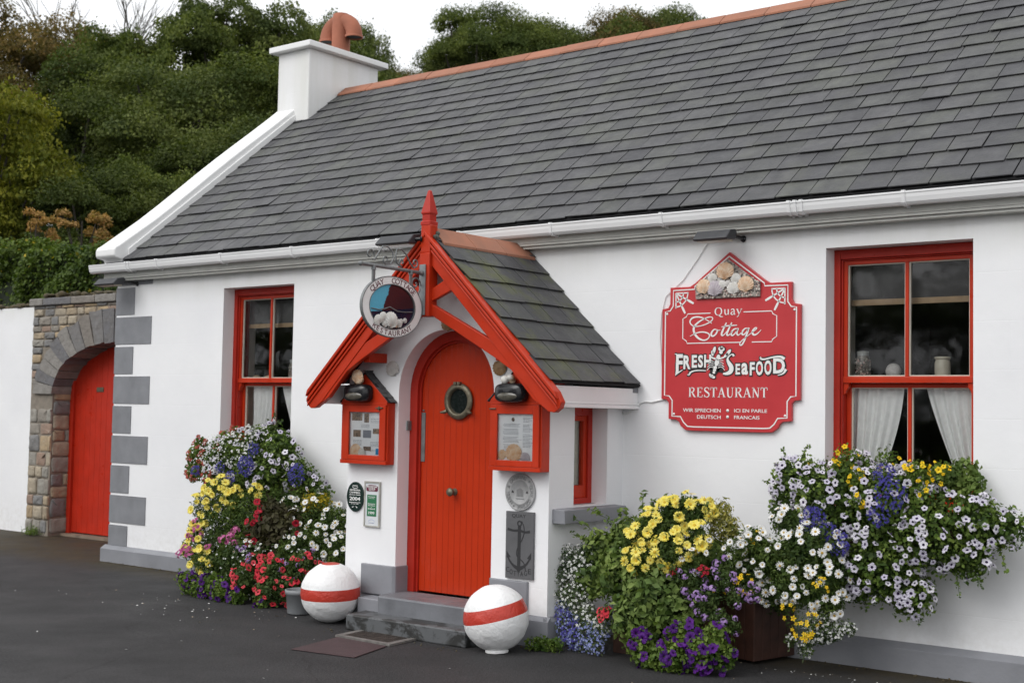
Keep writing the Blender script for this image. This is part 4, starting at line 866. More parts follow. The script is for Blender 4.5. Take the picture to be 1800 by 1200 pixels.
# round grey medallion
t = thing('round_medallion', (5.965, yp, .905), 'round grey cast medallion with a ring of raised letters, above the slate anchor plaque', 'plaque')
MED = mat('cast_grey', (.40, .40, .40), .6, .12, 14, .5, 90, col2=(.27, .27, .27))
b = MB(); b.lathe([(.129, 0), (.129, .012), (.124, .016), (.120, .013), (.088, .012), (.086, .015), (.080, .015), (.078, .011), (0.0, .011)], (5.965, yp, 1.032), (0, -1, 0), 48); b.build('disc', MED, t)
b = MB()
ring = 'HOTEL & CATERING * QUAY COTTAGE *'
def ring_text(mb, s, cx, cz, r, y, size, a0, a1, mi=0, inward=False, ex=.0015, rz=None, f=None, bold=.0, wsc=1.):
    rz = rz or r; N = len(s)
    for i, ch in enumerate(s):
        if ch == ' ': continue
        a = math.radians(a0 + (a1 - a0) * i / max(1, N - 1)); px, pz = r * math.cos(a), rz * math.sin(a)
        nx, nz = px / (r * r), pz / (rz * rz); ln = math.hypot(nx, nz); nx, nz = nx / ln, nz / ln
        if inward: nx, nz = -nx, -nz
        tx, tz = nz, -nx; g = MB(); text_mb(g, ch, (0, 0, 0), (1, 0, 0), (0, 0, 1), size, 0, bold, 'CENTER', .5)
        F_ = f or (lambda X_, Z_, d: (X_, y - d, Z_)); 
        vs = [F_(cx + px + tx * p_[0] * wsc + nx * (p_[2] - size * .35), cz + pz + tz * p_[0] * wsc + nz * (p_[2] - size * .35), ex * (.5 - p_[1])) for p_ in g.v]
        mb.add(vs, g.f, mi)
ring_text(b, ring, 5.965, 1.032, .104, yp - .012, .034, 225, -118, ex=.004)
for s_ in (-1, 1): b.prism([(5.965 + s_ * .062 - .008, 1.028), (5.965 + s_ * .062 + .008, 1.028), (5.965 + s_ * .062, 1.042)], yp - .016, yp - .011, 'y', 1)
b.box(5.93, 6.0, yp - .014, yp - .0112, .985, .99)
for i in range(5): b.box(5.938 + i * .012, 5.945 + i * .012, yp - .014, yp - .0112, 1.0, 1.06 - .006 * abs(i - 2))
b.build('relief', [mat('cast_grey_raised', (.22, .22, .22), .6, .1), BLKL], t)
# slate anchor plaque
t = thing('slate_plaque', (5.972, yp, .44), 'dark slate plaque carved with an anchor and the words Quay Cottage', 'plaque')
b = MB(); b.prism([(5.853, .440), (6.091, .443), (6.092, .9), (5.852, .898)], yp - .018, yp, 'y'); b.build('slab', mat('plaque_slate', (.10, .10, .105), .6, .15, 5, .4, 40), t, bevel=.002)
b = MB(); y = yp - .0182; ENG = mat('carved_black', (.022, .022, .024), .7, .1)
text_box(b, 'QUAY', 5.905, 6.025, .853, .882, y, extr=.001); 
for ch, x, z in zip('COTTAGE', (5.862, 5.893, 5.925, 5.955, 5.985, 6.018, 6.052), (.482, .468, .460, .458, .460, .468, .482)): text_box(b, ch, x, x + .026, z, z + .034, y, extr=.001)
stroke(b, [(5.972, .80), (5.970, .505)], .026, y, .0016, smooth=0); stroke(b, [(5.870, .776), (5.92, .766), (5.972, .772), (6.02, .760), (6.062, .768)], [.018, .013, .018, .013, .018], y, .0017, smooth=2)
stroke(b, [(5.873, .596), (5.885, .565), (5.92, .530), (5.97, .508), (6.02, .530), (6.055, .565), (6.067, .596)], [.006, .012, .016, .03, .016, .012, .006], y, .0018, smooth=2)
for x, s_ in ((5.874, -1), (6.066, 1)): b.prism([(x - s_ * .024, .585), (x + s_ * .010, .625), (x + s_ * .008, .578)][::-s_], y - .002, y, 'y')
b.prism([(5.94, .512), (5.97, .488), (6.0, .512)], y - .002, y, 'y')
stroke(b, arc(5.972, .818, .016, 0, 360, 16), .009, y, .0016, smooth=0)
stroke(b, [(5.99, .835), (6.012, .80), (6.015, .75), (5.985, .69), (5.95, .64), (5.952, .59), (5.985, .575), (6.02, .55), (6.03, .50)], .006, y, .002, smooth=3)
b.build('carving', ENG, t)
# single scallops on the porch wall
for x, z, r, mt, lab, rt in ((4.735, 1.887, .058, SH_DUST, 'pale dusty scallop shell fixed to the wall left of the door arch', .1), (5.762, 1.89, .055, SH_BROWN, 'brown ribbed scallop shell fixed to the wall right of the door arch', PI), (5.275, 2.215, .058, SH_BROWN, 'brown shell on the wall under the porch gable, above the door arch', .3)):
    b = MB(); scallop(b, (x, PY - .002, z), r, rt, .3); tag(b.build('scallop_shell', mt), lab, 'shell', 'shells fixed to the porch wall')

# ---------------------------------------------------------------- notice cases
PAPER = mat('notice_paper', (.84, .85, .87), .6, .04, 8)
INK = mat('grey_print', (.25, .26, .30), .6, .2); PHOTO = mat('photo_print', (.05, .04, .035), .4, .9, 60, col2=(.42, .30, .22))
BLUEP = mat('blue_photo_print', (.03, .25, .50), .4, .3, 30)
def notice_case(x0, x1, yf, z0, zt, gx0, gx1, gz0, gz1, label, kind):
    xm = (x0 + x1) / 2; t = thing('notice_case', (xm, PY, z0), label, 'notice case', 'red notice cases either side of the door')
    yb = PY - .001; pk = zt + .225
    b = MB(); b.box(x0, x0 + .02, yf + .018, yb, z0, zt); b.box(x1 - .02, x1, yf + .018, yb, z0, zt); b.box(x0 + .02, x1 - .02, yf + .018, yb, z0, z0 + .02); b.box(x0 + .02, x1 - .02, yb - .015, yb, z0 + .02, zt)
    b.prism([(x0, zt), (x1, zt), (x1 - .01, zt + .02), (xm, pk - .012), (x0 + .01, zt + .02)], yf + .006, yb, 'y')
    b.build('box', RED, t, bevel=.003)
    b = MB()
    for q in ((x0 + .012, gx0, z0 + .03, zt - .02), (gx1, x1 - .012, z0 + .03, zt - .02), (gx0, gx1, z0 + .03, gz0), (gx0, gx1, gz1, zt - .02)): b.box(q[0], q[1], yf, yf + .018, q[2], q[3])
    b.build('case_door', RED, t, bevel=.003)
    b = MB(); b.box(x0 - .0, x1 + .0, yf + .002, yf + .017, z0, z0 + .029); b.build('bottom_rail', RED, t, bevel=.002)
    b = MB(); b.box(x0, x1, yf + .002, yf + .017, zt - .019, zt + .0); b.build('top_rail', RED, t, bevel=.002)
    b = MB(); b.add([(gx0, yf + .010, gz0), (gx1, yf + .010, gz0), (gx1, yf + .010, gz1), (gx0, yf + .010, gz1)], [(0, 1, 2, 3)]); b.build('glass', GLASS, t)
    # little slate roof
    for s_ in (-1, 1):
        q_ = math.hypot((x1 - x0) / 2 + .018, pk - zt - .0); du = Vector((-s_ * ((x1 - x0) / 2 + .018) / q_, 0, (pk - zt) / q_)); dn = Vector((s_ * (pk - zt) / q_, 0, ((x1 - x0) / 2 + .018) / q_))
        b = MB(); slates(b, 0, abs(yf - yb) - .003, q_, .052, .06, Vector((xm + s_ * ((x1 - x0) / 2 + .018), yf + .002, zt + .004)), du, dn, (0, 1, 0), th=.003, jag=.0005, lift=.003)
        e1 = Vector((xm + s_ * ((x1 - x0) / 2 + .018), yf + .003, zt + .003)); w_ = Vector((0, abs(yf - yb) - .004, 0)); t1 = e1 + du * q_
        b.add([e1, e1 + w_, t1 + w_, t1] + [p_ - dn * .005 for p_ in (e1, e1 + w_, t1 + w_, t1)], [(0, 1, 2, 3), (4, 7, 6, 5), (0, 4, 5, 1), (0, 3, 7, 4), (1, 5, 6, 2)], 1)
        b.build('case_roof', [SLATE, bpy.data.materials['roof_felt']], t)
    # papers
    yq = yf + .026; P_ = MB(); I = MB(); Ph = MB(); Bl = MB(); w_ = gx1 - gx0; hgt = gz1 - gz0
    P_.box(gx0 - .015, gx1 + .015, yq - .001, yq + .0005, gz0 - .01, gz1 + .01)
    px = lambda u: gx0 + u * w_; pz = lambda v_: gz0 + v_ * hgt
    if kind == 'photos':
        for u0, u1, v0, v1 in ((.05, .38, .80, .98), (.45, .60, .76, .97), (.10, .34, .42, .58), (.74, .99, .50, .62), (.44, .68, .10, .20)): Ph.box(px(u0), px(u1), yq - .003, yq - .0015, pz(v0), pz(v1))
        for u0, u1, v0, v1 in ((.42, .68, .40, .58),): I.box(px(u0), px(u1), yq - .003, yq - .0015, pz(v0), pz(v1))
        Bl.box(px(.84), px(.99), yq - .003, yq - .0015, pz(.02), pz(.16)); Bl.build('blue_photo', BLUEP, t)
        rows = [(.1, .38, v) for v in (.34, .31, .28, .25, .22)] + [(.66, .96, v) for v in (.94, .84, .80, .76, .30, .27, .24, .21, .12, .09)] + [(.35, .62, v) for v in (.70, .67, .64)]
    else:
        Ph.lathe([(0, .001), (.014, .001), (.014, 0)], (px(.40), yq - .0015, pz(.88)), (0, -1, 0), 8)
        rows = [(.12 + random.uniform(0, .04), .62 + random.uniform(-.14, .04), .78 - .028 * i) for i in range(22) if i not in (3, 9, 15)] + [(.68, .95 - random.uniform(0, .1), .92 - .03 * i) for i in range(22) if i not in (4, 11)]
    for u0, u1, v_ in rows:
        x = px(u0)
        while x < px(u1):
            l = random.uniform(.006, .022); I.box(x, min(x + l, px(u1)), yq - .002, yq - .0012, pz(v_), pz(v_) + .0028); x += l + .004
    P_.build('notice', PAPER, t); I.build('printed_lines', INK, t); Ph.build('photo', PHOTO, t)
    return t
notice_case(4.288, 4.766, -.995, 1.172, 1.632, 4.372, 4.692, 1.238, 1.560, 'red wooden notice case with photographs behind its glass, left of the door', 'photos')
notice_case(5.757, 6.203, -1.012, 1.178, 1.650, 5.828, 6.138, 1.250, 1.567, 'red wooden notice case with a printed menu behind its glass, right of the door', 'menu')
b = MB(); b.tube([(4.66, -1.0, 1.592), (4.73, -1.003, 1.594)], .005, 6); b.box(4.69, 4.70, -1.008, -.995, 1.575, 1.605); tag(b.build('case_latch', BRASS, bpy.data.objects['notice_case']))
b = MB(); b.tube([(5.765, -1.017, 1.600), (5.82, -1.017, 1.602)], .005, 6); b.build('case_latch', BRASS, bpy.data.objects['notice_case.001'])
for x, z, r, mt, lab, rt, yy in ((4.43, 1.266, .052, SH_PINK, 'peach scallop lying inside the left notice case', .5, -.968), (4.50, 1.252, .035, SH_WHITE, 'small white scallop inside the left notice case', -.3, -.972),
        (5.860, 1.285, .035, SH_PINK, 'small orange-ribbed scallop at the left inside the right notice case', .3, -.985), (5.965, 1.30, .062, SH_PINK, 'large peach scallop in the middle of the right notice case', 0, -.987), (6.065, 1.272, .036, SH_LILAC, 'small lilac-striped scallop at the right inside the right notice case', -.2, -.99)):
    b = MB(); scallop(b, (x, yy, z), r, rt, .12); tag(b.build('scallop_shell', mt), lab, 'shell', 'shells inside the notice cases')
# bulkhead lamps on the cases with shells on top
def bulkhead(x, y, z, label):
    t = thing('bulkhead_lamp', (x, y, z), label, 'lamp', 'black bulkhead lamps on the notice cases')
    def rr(w_, h, d0, d1, b, mi=0, n_=8):
        def ring(sx, sz, yy): return [(x + sx * (abs(math.cos(a)) ** .55) * (1 if math.cos(a) > 0 else -1), yy, z + sz * (abs(math.sin(a)) ** .55) * (1 if math.sin(a) > 0 else -1)) for a in [2 * PI * i / 32 for i in range(32)]]
        prof = [(1, d0), (1, d0 - (d0 - d1) * .45), (.93, d0 - (d0 - d1) * .8), (.80, d1), (.4, d1 - .006), (0.01, d1 - .008)]
        vs = [p_ for s_, yy in prof for p_ in ring(w_ * s_, h * s_, yy)]; b.add(vs, [(i * 32 + k, i * 32 + (k + 1) % 32, (i + 1) * 32 + (k + 1) % 32, (i + 1) * 32 + k) for i in range(5) for k in range(32)], mi, True)
    b = MB(); rr(.128, .068, y, y - .075, b); b.build('housing', BLACKP, t)
    m = bpy.data.materials.get('smoky_lens') or mat('smoky_lens', (.11, .10, .08), .10, .4, 18, spec=.6)
    b = MB(); b.ell((x, y - .064, z - .022), (.100, .026, .034), 20, 10); b.build('lens', m, t)
bulkhead(4.497, -.998, 1.703, 'black oval bulkhead lamp on the gable of the left notice case')
bulkhead(5.972, -1.012, 1.710, 'black oval bulkhead lamp on the gable of the right notice case')
b = MB(); scallop(b, (4.515, -1.045, 1.825), .052, -.4, .5); b.ell((4.505, -1.03, 1.80), (.045, .03, .035), 10, 8, jit=.1); tag(b.build('conch_shell', SH_PINK), 'peach and white shell standing on the left bulkhead lamp', 'shell', 'shells standing on the lamps')
b = MB()
for i in range(7): b.ell((5.972 + random.uniform(-.055, .055), -1.05 + random.uniform(-.015, .015), 1.798 + random.uniform(-.012, .02)), (.026, .02, .022), 9, 7, i % 2, .15)
b.ell((5.93, -1.06, 1.80), (.03, .026, .03), 12, 8, 1); tag(b.build('whelk_shells', [SH_PINK, SH_WHITE]), 'lumpy cluster of pinkish whelk shells on the right bulkhead lamp', 'shell', 'shells standing on the lamps')

# ---------------------------------------------------------------- wrought-iron bracket and hanging oval sign
t = thing('sign_bracket', (5.285, -1.18, 2.26), 'grey wrought-iron scrolled bracket on the porch king post holding the oval sign', 'bracket')
bx = 5.268
b = MB(); b.box(bx - .030, bx + .026, -1.190, -1.180, 2.255, 2.615); b.build('back_plate', mat('zinc_plate', (.23, .245, .25), .5, .2, 14, .3, 60, metal=.2), t, bevel=.002)
b = MB(); b.tube([(bx, -1.19, 2.553), (bx, -1.80, 2.562)], .0125, 10); b.lathe([(.0, -.016), (.014, -.012), (.018, 0), (.014, .012), (.0, .016)], (bx, -1.81, 2.562), (0, 1, 0), 10); b.lathe([(.018, 0), (.018, .02), (.012, .03)], (bx, -1.19, 2.553), (0, -1, 0), 10); b.build('arm', IRON, t)
def spiral(cy, cz, r0, r1, a0, a1, n=26): return [(bx, cy + (r0 + (r1 - r0) * i / n) * math.cos(math.radians(a0 + (a1 - a0) * i / n)), cz + (r0 + (r1 - r0) * i / n) * math.sin(math.radians(a0 + (a1 - a0) * i / n))) for i in range(n + 1)]
for pts in (spiral(-1.722, 2.632, .008, .042, 360, -20) , [(bx, -1.70, 2.60), (bx, -1.675, 2.60), (bx, -1.64, 2.65), (bx, -1.60, 2.70), (bx, -1.55, 2.705), (bx, -1.50, 2.67), (bx, -1.49, 2.62), (bx, -1.52, 2.585), (bx, -1.57, 2.58)] + spiral(-1.565, 2.612, .032, .006, 265, -80)[1:],
            [(bx, -1.455, 2.70), (bx, -1.47, 2.65), (bx, -1.46, 2.60), (bx, -1.42, 2.575)], [(bx, -1.46, 2.695), (bx, -1.41, 2.70), (bx, -1.36, 2.665), (bx, -1.32, 2.61), (bx, -1.28, 2.578)], spiral(-1.405, 2.607, .030, .006, 265, -80), spiral(-1.27, 2.618, .034, .006, 265, 640),
            spiral(-1.262, 2.47, .045, .008, 60, 420), [(bx, -1.24, 2.512), (bx, -1.215, 2.49), (bx, -1.20, 2.46)], [(bx, -1.205, 2.44), (bx, -1.225, 2.41), (bx, -1.25, 2.37), (bx, -1.25, 2.34)], spiral(-1.235, 2.335, .018, .005, 180, 480), spiral(-1.222, 2.30, .014, .005, 90, 400)):
    b = MB(); b.tube(pts, .0058, 6); b.build('scroll', IRON, t)
t = thing('oval_hanging_sign', (5.268, -1.50, 2.078), 'oval white hanging sign reading Quay Cottage Restaurant with shells in its centre', 'sign')
oy, oz, ra, rb = -1.497, 2.289, .303, .212
E_ = lambda k, n=56: [(oy + ra * k * math.cos(2 * PI * i / n), oz + rb * k * math.sin(2 * PI * i / n)) for i in range(n)]
def ell_ring(b, a0, b0, a1, b1, xa, xb, n=56, mi=0):
    for i in range(n):
        q = [2 * PI * i / n, 2 * PI * (i + 1) / n]
        O = [(oy + a1 * math.cos(a), oz + b1 * math.sin(a)) for a in q]; I_ = [(oy + a0 * math.cos(a), oz + b0 * math.sin(a)) for a in q]
        for xx in (xa, xb): b.add([(xx, *O[0]), (xx, *O[1]), (xx, *I_[1]), (xx, *I_[0])], [(0, 1, 2, 3) if xx == xb else (3, 2, 1, 0)], mi)
        b.add([(xa, *O[0]), (xb, *O[0]), (xb, *O[1]), (xa, *O[1])], [(0, 1, 2, 3)], mi, True); b.add([(xa, *I_[0]), (xb, *I_[0]), (xb, *I_[1]), (xa, *I_[1])], [(3, 2, 1, 0)], mi, True)
b = MB(); ell_ring(b, .232, .158, .297, .207, bx - .009, bx + .009); b.build('ring_board', mat('cream_board', (.80, .79, .77), .5, .06, 9), t)
b = MB(); ell_ring(b, .2965, .2065, .304, .213, bx - .011, bx + .011); b.build('rim', IRON, t); b = MB(); ell_ring(b, .227, .154, .233, .159, bx - .011, bx + .011); b.build('inner_rim', IRON, t)
m, n, Lk, bb = new_mat('stained_glass'); tc = texco(n); sp = n.new('ShaderNodeSeparateXYZ'); Lk(tc, sp.inputs[0])
nz_ = noise(n, Lk, tc, 22, 3, .6)
def lin(a, bq, c_, nzw):   # a*y + b*z + c + noise
    x = n.new('ShaderNodeMath'); x.operation = 'MULTIPLY'; x.inputs[1].default_value = a; Lk(sp.outputs[1], x.inputs[0])
    y = n.new('ShaderNodeMath'); y.operation = 'MULTIPLY_ADD'; y.inputs[1].default_value = bq; Lk(sp.outputs[2], y.inputs[0]); Lk(x.outputs[0], y.inputs[2])
    z = n.new('ShaderNodeMath'); z.operation = 'MULTIPLY_ADD'; z.inputs[1].default_value = nzw; Lk(nz_, z.inputs[0]); Lk(y.outputs[0], z.inputs[2])
    w_ = n.new('ShaderNodeMath'); w_.operation = 'ADD'; w_.inputs[1].default_value = c_; Lk(z.outputs[0], w_.inputs[0]); return w_.outputs[0]
upq = ramp(n, Lk, lin(-1.0, .45, -.20, .05), -.002, .002)
c = mixc(n, Lk, upq, (.055, .018, .022), (.10, .42, .58)); low = ramp(n, Lk, lin(0.12, -1, .185, .01), -.002, .002)
c = mixc(n, Lk, low, c, (.008, .014, .035)); Lk(c, bb.inputs['Base Color']); bb.inputs['Roughness'].default_value = .12; bumpn(n, Lk, bb, noise(n, Lk, tc, 60, 3), .5, .004)
b = MB(); vs = [(bx, y_, z_) for y_, z_ in [(oy + .229 * math.cos(2 * PI * i / 48), oz + .156 * math.sin(2 * PI * i / 48)) for i in range(48)]]; b.add(vs + [(x - .006, y_, z_) for x, y_, z_ in vs], [tuple(range(48)), tuple(range(95, 47, -1))] + [(i, 48 + i, 48 + (i + 1) % 48, (i + 1) % 48) for i in range(48)]); b.build('stained_glass', m, t)
b = MB(); b.tube([(bx + .003, -1.70, 2.268), (bx + .003, -1.63, 2.262), (bx + .003, -1.57, 2.272), (bx + .003, -1.52, 2.288), (bx + .003, -1.44, 2.262), (bx + .003, -1.36, 2.262), (bx + .003, -1.29, 2.268)], .004, 6); b.build('leading', IRON, t)
fside = lambda Y_, Z_, d: (bx + .0095 + d, Y_, Z_)
b = MB(); ring_text(b, 'QUAY  COTTAGE', oy, oz, .264, 0, .055, 141, 38, rz=.182, f=fside, ex=.0015, wsc=1.1, bold=.0); ring_text(b, 'RESTAURANT', oy, oz, .264, 0, .052, 228, 312, inward=True, rz=.182, f=fside, ex=.0015, wsc=1.1, bold=.0); b.build('lettering', mat('maroon_letter', (.13, .03, .04), .5, .1), t)
for y_, z_, r, rt, mt in ((-1.645, 2.20, .036, .7, SH_WHITE), (-1.595, 2.222, .036, .3, SH_WHITE), (-1.575, 2.178, .026, -.2, SH_WHITE), (-1.52, 2.205, .058, 0, SH_WHITE), (-1.435, 2.188, .030, -.3, SH_DUST), (-1.41, 2.205, .018, .2, SH_DUST), (-1.37, 2.212, .018, -.4, SH_DUST), (-1.56, 2.20, .03, .1, SH_WHITE), (-1.455, 2.178, .02, .4, SH_PINK)):
    b = MB(); scallop(b, (bx + .006, y_, z_ - .01), r, rt, .6, ux=(0, 1, 0), uz=(0, 0, 1)); b.build('shell', mt, t)
for y_ in (-1.685, -1.31):
    b = MB(); b.tube([(bx, y_, 2.56), (bx, y_, 2.53)], .017, 8); b.box(bx - .006, bx + .006, y_ - .012, y_ + .012, 2.455 if y_ < -1.5 else 2.45, 2.532); b.build('hanger', IRON, t)

# ---------------------------------------------------------------- painted stone balls
m, n, Lk, bb = new_mat('white_masonry_ball'); tc = texco(n)
Lk(mixc(n, Lk, ramp(n, Lk, noise(n, Lk, tc, 7, 6, .7), .55, .8), (.82, .82, .82), (.62, .62, .60)), bb.inputs['Base Color']); bb.inputs['Roughness'].default_value = .6
p_ = bumpn(n, Lk, bb, noise(n, Lk, tc, 14, 5, .6, .4), .5, .02); bumpn(n, Lk, bb, noise(n, Lk, tc, 60, 4, .6), .35, .006, p_); BALLW = m
m, n, Lk, bb = new_mat('red_masonry_band'); tc = texco(n)
Lk(mixc(n, Lk, ramp(n, Lk, noise(n, Lk, tc, 12, 6, .7), .3, .7), (.46, .035, .02), (.54, .05, .03)), bb.inputs['Base Color']); bb.inputs['Roughness'].default_value = .38
p_ = bumpn(n, Lk, bb, noise(n, Lk, tc, 14, 5, .6, .4), .5, .02); bumpn(n, Lk, bb, noise(n, Lk, tc, 60, 4, .6), .5, .006, p_); BALLR = m
def ball(c, r, tilt, band, cap, label):
    z = Vector((0, 0, 1)); ax = Matrix.Rotation(tilt[1], 3, Vector(tilt[0])) @ z
    b = MB(); N = 40; P_ = []; zs = []
    cuts = sorted(set([i / 40 for i in range(-40, 41)] + list(band)))
    th = [math.asin(max(-1, min(1, q))) for q in [math.sin(a) for a in np.linspace(-PI / 2, PI / 2, 41)]]
    ang = sorted(list(th) + [math.asin(band[0]), math.asin(band[1])]); prof = [(max(.0005, r * math.cos(a)), r * math.sin(a)) for a in ang]
    def mf(i):
        mz = (prof[i][1] + prof[i + 1][1]) / 2 / r; return 1 if band[0] < mz < band[1] or (cap and mz > cap) else 0
    b.lathe(prof, (0, 0, 0), ax, 56, mif=mf)
    V = []
    for v in b.v:
        q = Vector(v); nn = q.normalized(); q = q * (1 + .006 * math.sin(nn.x * 9 + 1) * math.sin(nn.y * 8) + .004 * math.sin(nn.z * 17 + nn.x * 5)); V.append(q + Vector(c))
    b.v = [tuple(q) for q in V]; t = thing('stone_ball', (c[0], c[1], 0), label, 'stone ball', 'red and white painted balls at the door step')
    b.build('ball', [BALLW, BALLR], t); return t, ax
t, ax = ball((4.384, -1.15, .219), .221, ((1, 0, 0), .03), (-.18, .19), .955, 'white painted stone ball with a level red band and red cap, left of the step')
vd = Vector((-.616, .786, 0))
t, ax = ball((6.036, -1.24, .219), .218, (tuple(vd), -.24), (.03, .42), None, 'white painted stone ball with a tilted red band, right of the step')
b = MB(); b.lathe([(.075, 0), (.078, .012), (.07, .02), (.05, .02)], (6.066, -1.262, .001), (-.05, 0, 1), 24); b.build('foot_ring', BALLW, t)

# ---------------------------------------------------------------- bucket, mat, drain
b = MB(); b.lathe([(.0, .004), (.092, .004), (.096, .01), (.108, .15), (.116, .152), (.118, .185), (.110, .187), (.106, .182), (.10, .10), (.0, .095)], (3.93, -1.03, 0), (0, 0, 1), 32)
t = thing('plant_pot', (3.93, -1.03, 0), 'plain grey plastic plant pot between the flowers and the left stone ball', 'pot'); b.build('pot', mat('grey_plastic', (.22, .23, .24), .5, .1, 6, .1, 30), t)
b = MB(); b.lathe([(.104, .14), (.0, .142)], (3.93, -1.03, 0), (0, 0, 1), 20); b.build('compost', mat('compost', (.03, .022, .016), .95, .4, 60, 1, 60), t)
t = thing('door_mat', (5.22, -1.86, 0), 'thin maroon rubber mat lying on the asphalt in front of the step', 'mat')
b = MB(); b.prism([(5.035, -2.135), (4.925, -1.60), (5.41, -1.618), (5.545, -2.06)], .002, .008, 'z'); b.build('mat', mat('maroon_rubber', (.050, .026, .028), .75, .2, 8, .8, 120), t, bevel=.003)
b = MB()
t = thing('drain_grate', (5.14, -1.4, 0), 'rectangular metal drain grate with a grey frame at the foot of the step', 'grate')
fr_ = [(4.885, -1.585), (4.835, -1.205), (5.385, -1.235), (5.415, -1.60)]; inn = [(4.93, -1.545), (4.89, -1.24), (5.335, -1.262), (5.36, -1.56)]
for i in range(4):
    j = (i + 1) % 4; b.prism([fr_[i], fr_[j], inn[j], inn[i]], .002, .016, 'z')
b.build('frame', mat('worn_frame', (.15, .14, .13), .7, .3, 20, .5, 60), t)
b = MB(); b.prism(inn, .001, .005, 'z'); b.build('pit', mat('pit_black', (.012, .01, .01), .9), t)
b = MB()
for i in range(22):
    u = (i + .5) / 22; a = Vector(inn[0]).lerp(Vector(inn[3]), u); e = Vector(inn[1]).lerp(Vector(inn[2]), min(1, max(0, u + .0)))
    d = (e - a); pv = Vector((-d.y, d.x)).normalized() * .004; b.prism([tuple(a + pv), tuple(a - pv), tuple(e - pv), tuple(e + pv)], .0055, .012, 'z')
for i in range(7):
    u = (i + .5) / 7; a = Vector(inn[0]).lerp(Vector(inn[1]), u); e = Vector(inn[3]).lerp(Vector(inn[2]), u); d = e - a; pv = Vector((-d.y, d.x)).normalized() * .003; b.prism([tuple(a + pv), tuple(a - pv), tuple(e - pv), tuple(e + pv)], .0125, .0145, 'z')
b.build('bars', mat('rusty_bar', (.075, .06, .052), .7, .4, 30, metal=.3), t)

# ---------------------------------------------------------------- things in the windows
def curtain(x0t, x1t, x0b, x1b, z1, z0, y, label, n_=54, m_=26, pw=1.7):
    vs = []; fs = []
    for j in range(m_ + 1):
        v_ = j / m_; e = v_ ** pw; xa = x0t + (x0b - x0t) * e; xb = x1t + (x1b - x1t) * e
        for i in range(n_ + 1):
            u = i / n_; am = .016 * (.5 + .5 * v_); x = xa + (xb - xa) * u
            vs.append((x, y + am * math.sin(u * 2 * PI * 5.5 + math.sin(v_ * 3) * .6) + am * .5 * math.sin(u * 31 + 2 * v_), z1 + (z0 - z1) * v_))
    for j in range(m_):
        for i in range(n_): q = j * (n_ + 1) + i; fs.append((q, q + 1, q + n_ + 2, q + n_ + 1))
    b = MB(); b.add(vs, fs, 0, True); return tag(b.build('lace_curtain', LACE), label, 'curtain', 'lace curtains in the sash windows')
curtain(7.86, 8.215, 7.86, 7.975, 1.81, 1.02, .292, 'gathered white lace curtain at the left of the window behind the signboard')
curtain(8.36, 8.74, 8.64, 8.74, 1.81, 1.02, .292, 'gathered white lace curtain at the right of the right-hand window', pw=1.2)
curtain(1.80, 2.12, 1.80, 1.90, 1.81, 1.02, .292, 'gathered white lace curtain at the left of the small left-hand window')
curtain(2.20, 2.58, 2.50, 2.58, 1.81, 1.02, .292, 'gathered white lace curtain at the right of the small left-hand window', pw=1.2)
BL = mat('dark_blind_cloth', (.085, .083, .085), .9, .1, 20)
for (x0, x1), lab in zip(wins, ('dark roller blind with a pale wooden batten in the left-hand window', 'dark roller blind with a pale wooden batten in the right-hand window')):
    t = thing('roller_blind', ((x0 + x1) / 2, .27, 2.33), lab, 'blind', 'roller blinds in the sash windows'); b = MB(); b.box(x0 + .06, x1 - .06, .276, .279, 2.36, WT); b.build('blind_cloth', BL, t)
    b = MB(); b.box(x0 + .06, x1 - .06, .266, .275, 2.335, 2.375); b.build('batten', WOODL, t, bevel=.003)
SHY = .275
def jar(x, r, h, label, mats, fill=True):
    t = thing('glass_jar', (x, SHY, 1.842), label, 'jar', 'jars on the window shelves'); b = MB()
    b.lathe([(.0, .001), (r, .001), (r, h * .72), (r * .78, h * .82), (r * .78, h * .84)], (x, SHY, 1.842), (0, 0, 1), 20); b.build('jar_body', mats[0], t)
    b = MB(); b.lathe([(r * .84, h * .82), (r * .86, h * .98), (0, h)], (x, SHY, 1.842), (0, 0, 1), 20); b.build('jar_lid', mats[1], t)
    if fill:
        b = MB()
        for i in range(150): a = random.uniform(0, 2 * PI); pebble(b, (x + r * .97 * math.cos(a), SHY + r * .97 * math.sin(a), 1.85 + random.uniform(0, h * .66)), .008, random.choice((0, 1, 2)))
        b.build('shell_filling', GRIT, t)
jar(7.935, .045, .19, 'glass jar packed with tiny shells on the right window shelf', [mat('jar_content', (.20, .18, .15), .3, .4, 80), mat('jar_lid_grey', (.34, .35, .33), .4)])
jar(2.37, .045, .19, 'glass jar packed with tiny shells on the left window shelf', [bpy.data.materials['jar_content'], bpy.data.materials['jar_lid_grey']])
b = MB(); b.lathe([(.0, .0), (.046, .0), (.05, .01), (.05, .105), (.044, .12), (.044, .128), (.05, .13), (.05, .143), (.04, .145), (.0, .140)], (8.475, SHY, 1.842), (0, 0, 1), 24); tag(b.build('stoneware_jar', mat('cream_glaze', (.62, .57, .45), .25, .08, 5)), 'cream stoneware jar on the right window shelf', 'jar')
b = MB(); b.ell((8.145, SHY, 1.895), (.052, .040, .052), 24, 14); tag(b.build('sea_urchin', SH_DUST), 'round pale sea urchin shell on the right window shelf', 'sea urchin')
b = MB(); b.lathe([(.0, .0), (.03, .0), (.055, .014), (.06, .02), (.05, .018), (0, .006)], (8.66, SHY, 1.842), (0, 0, 1), 20); tag(b.build('shallow_dish', SH_BROWN), 'shallow brown dish at the right end of the right window shelf', 'dish')
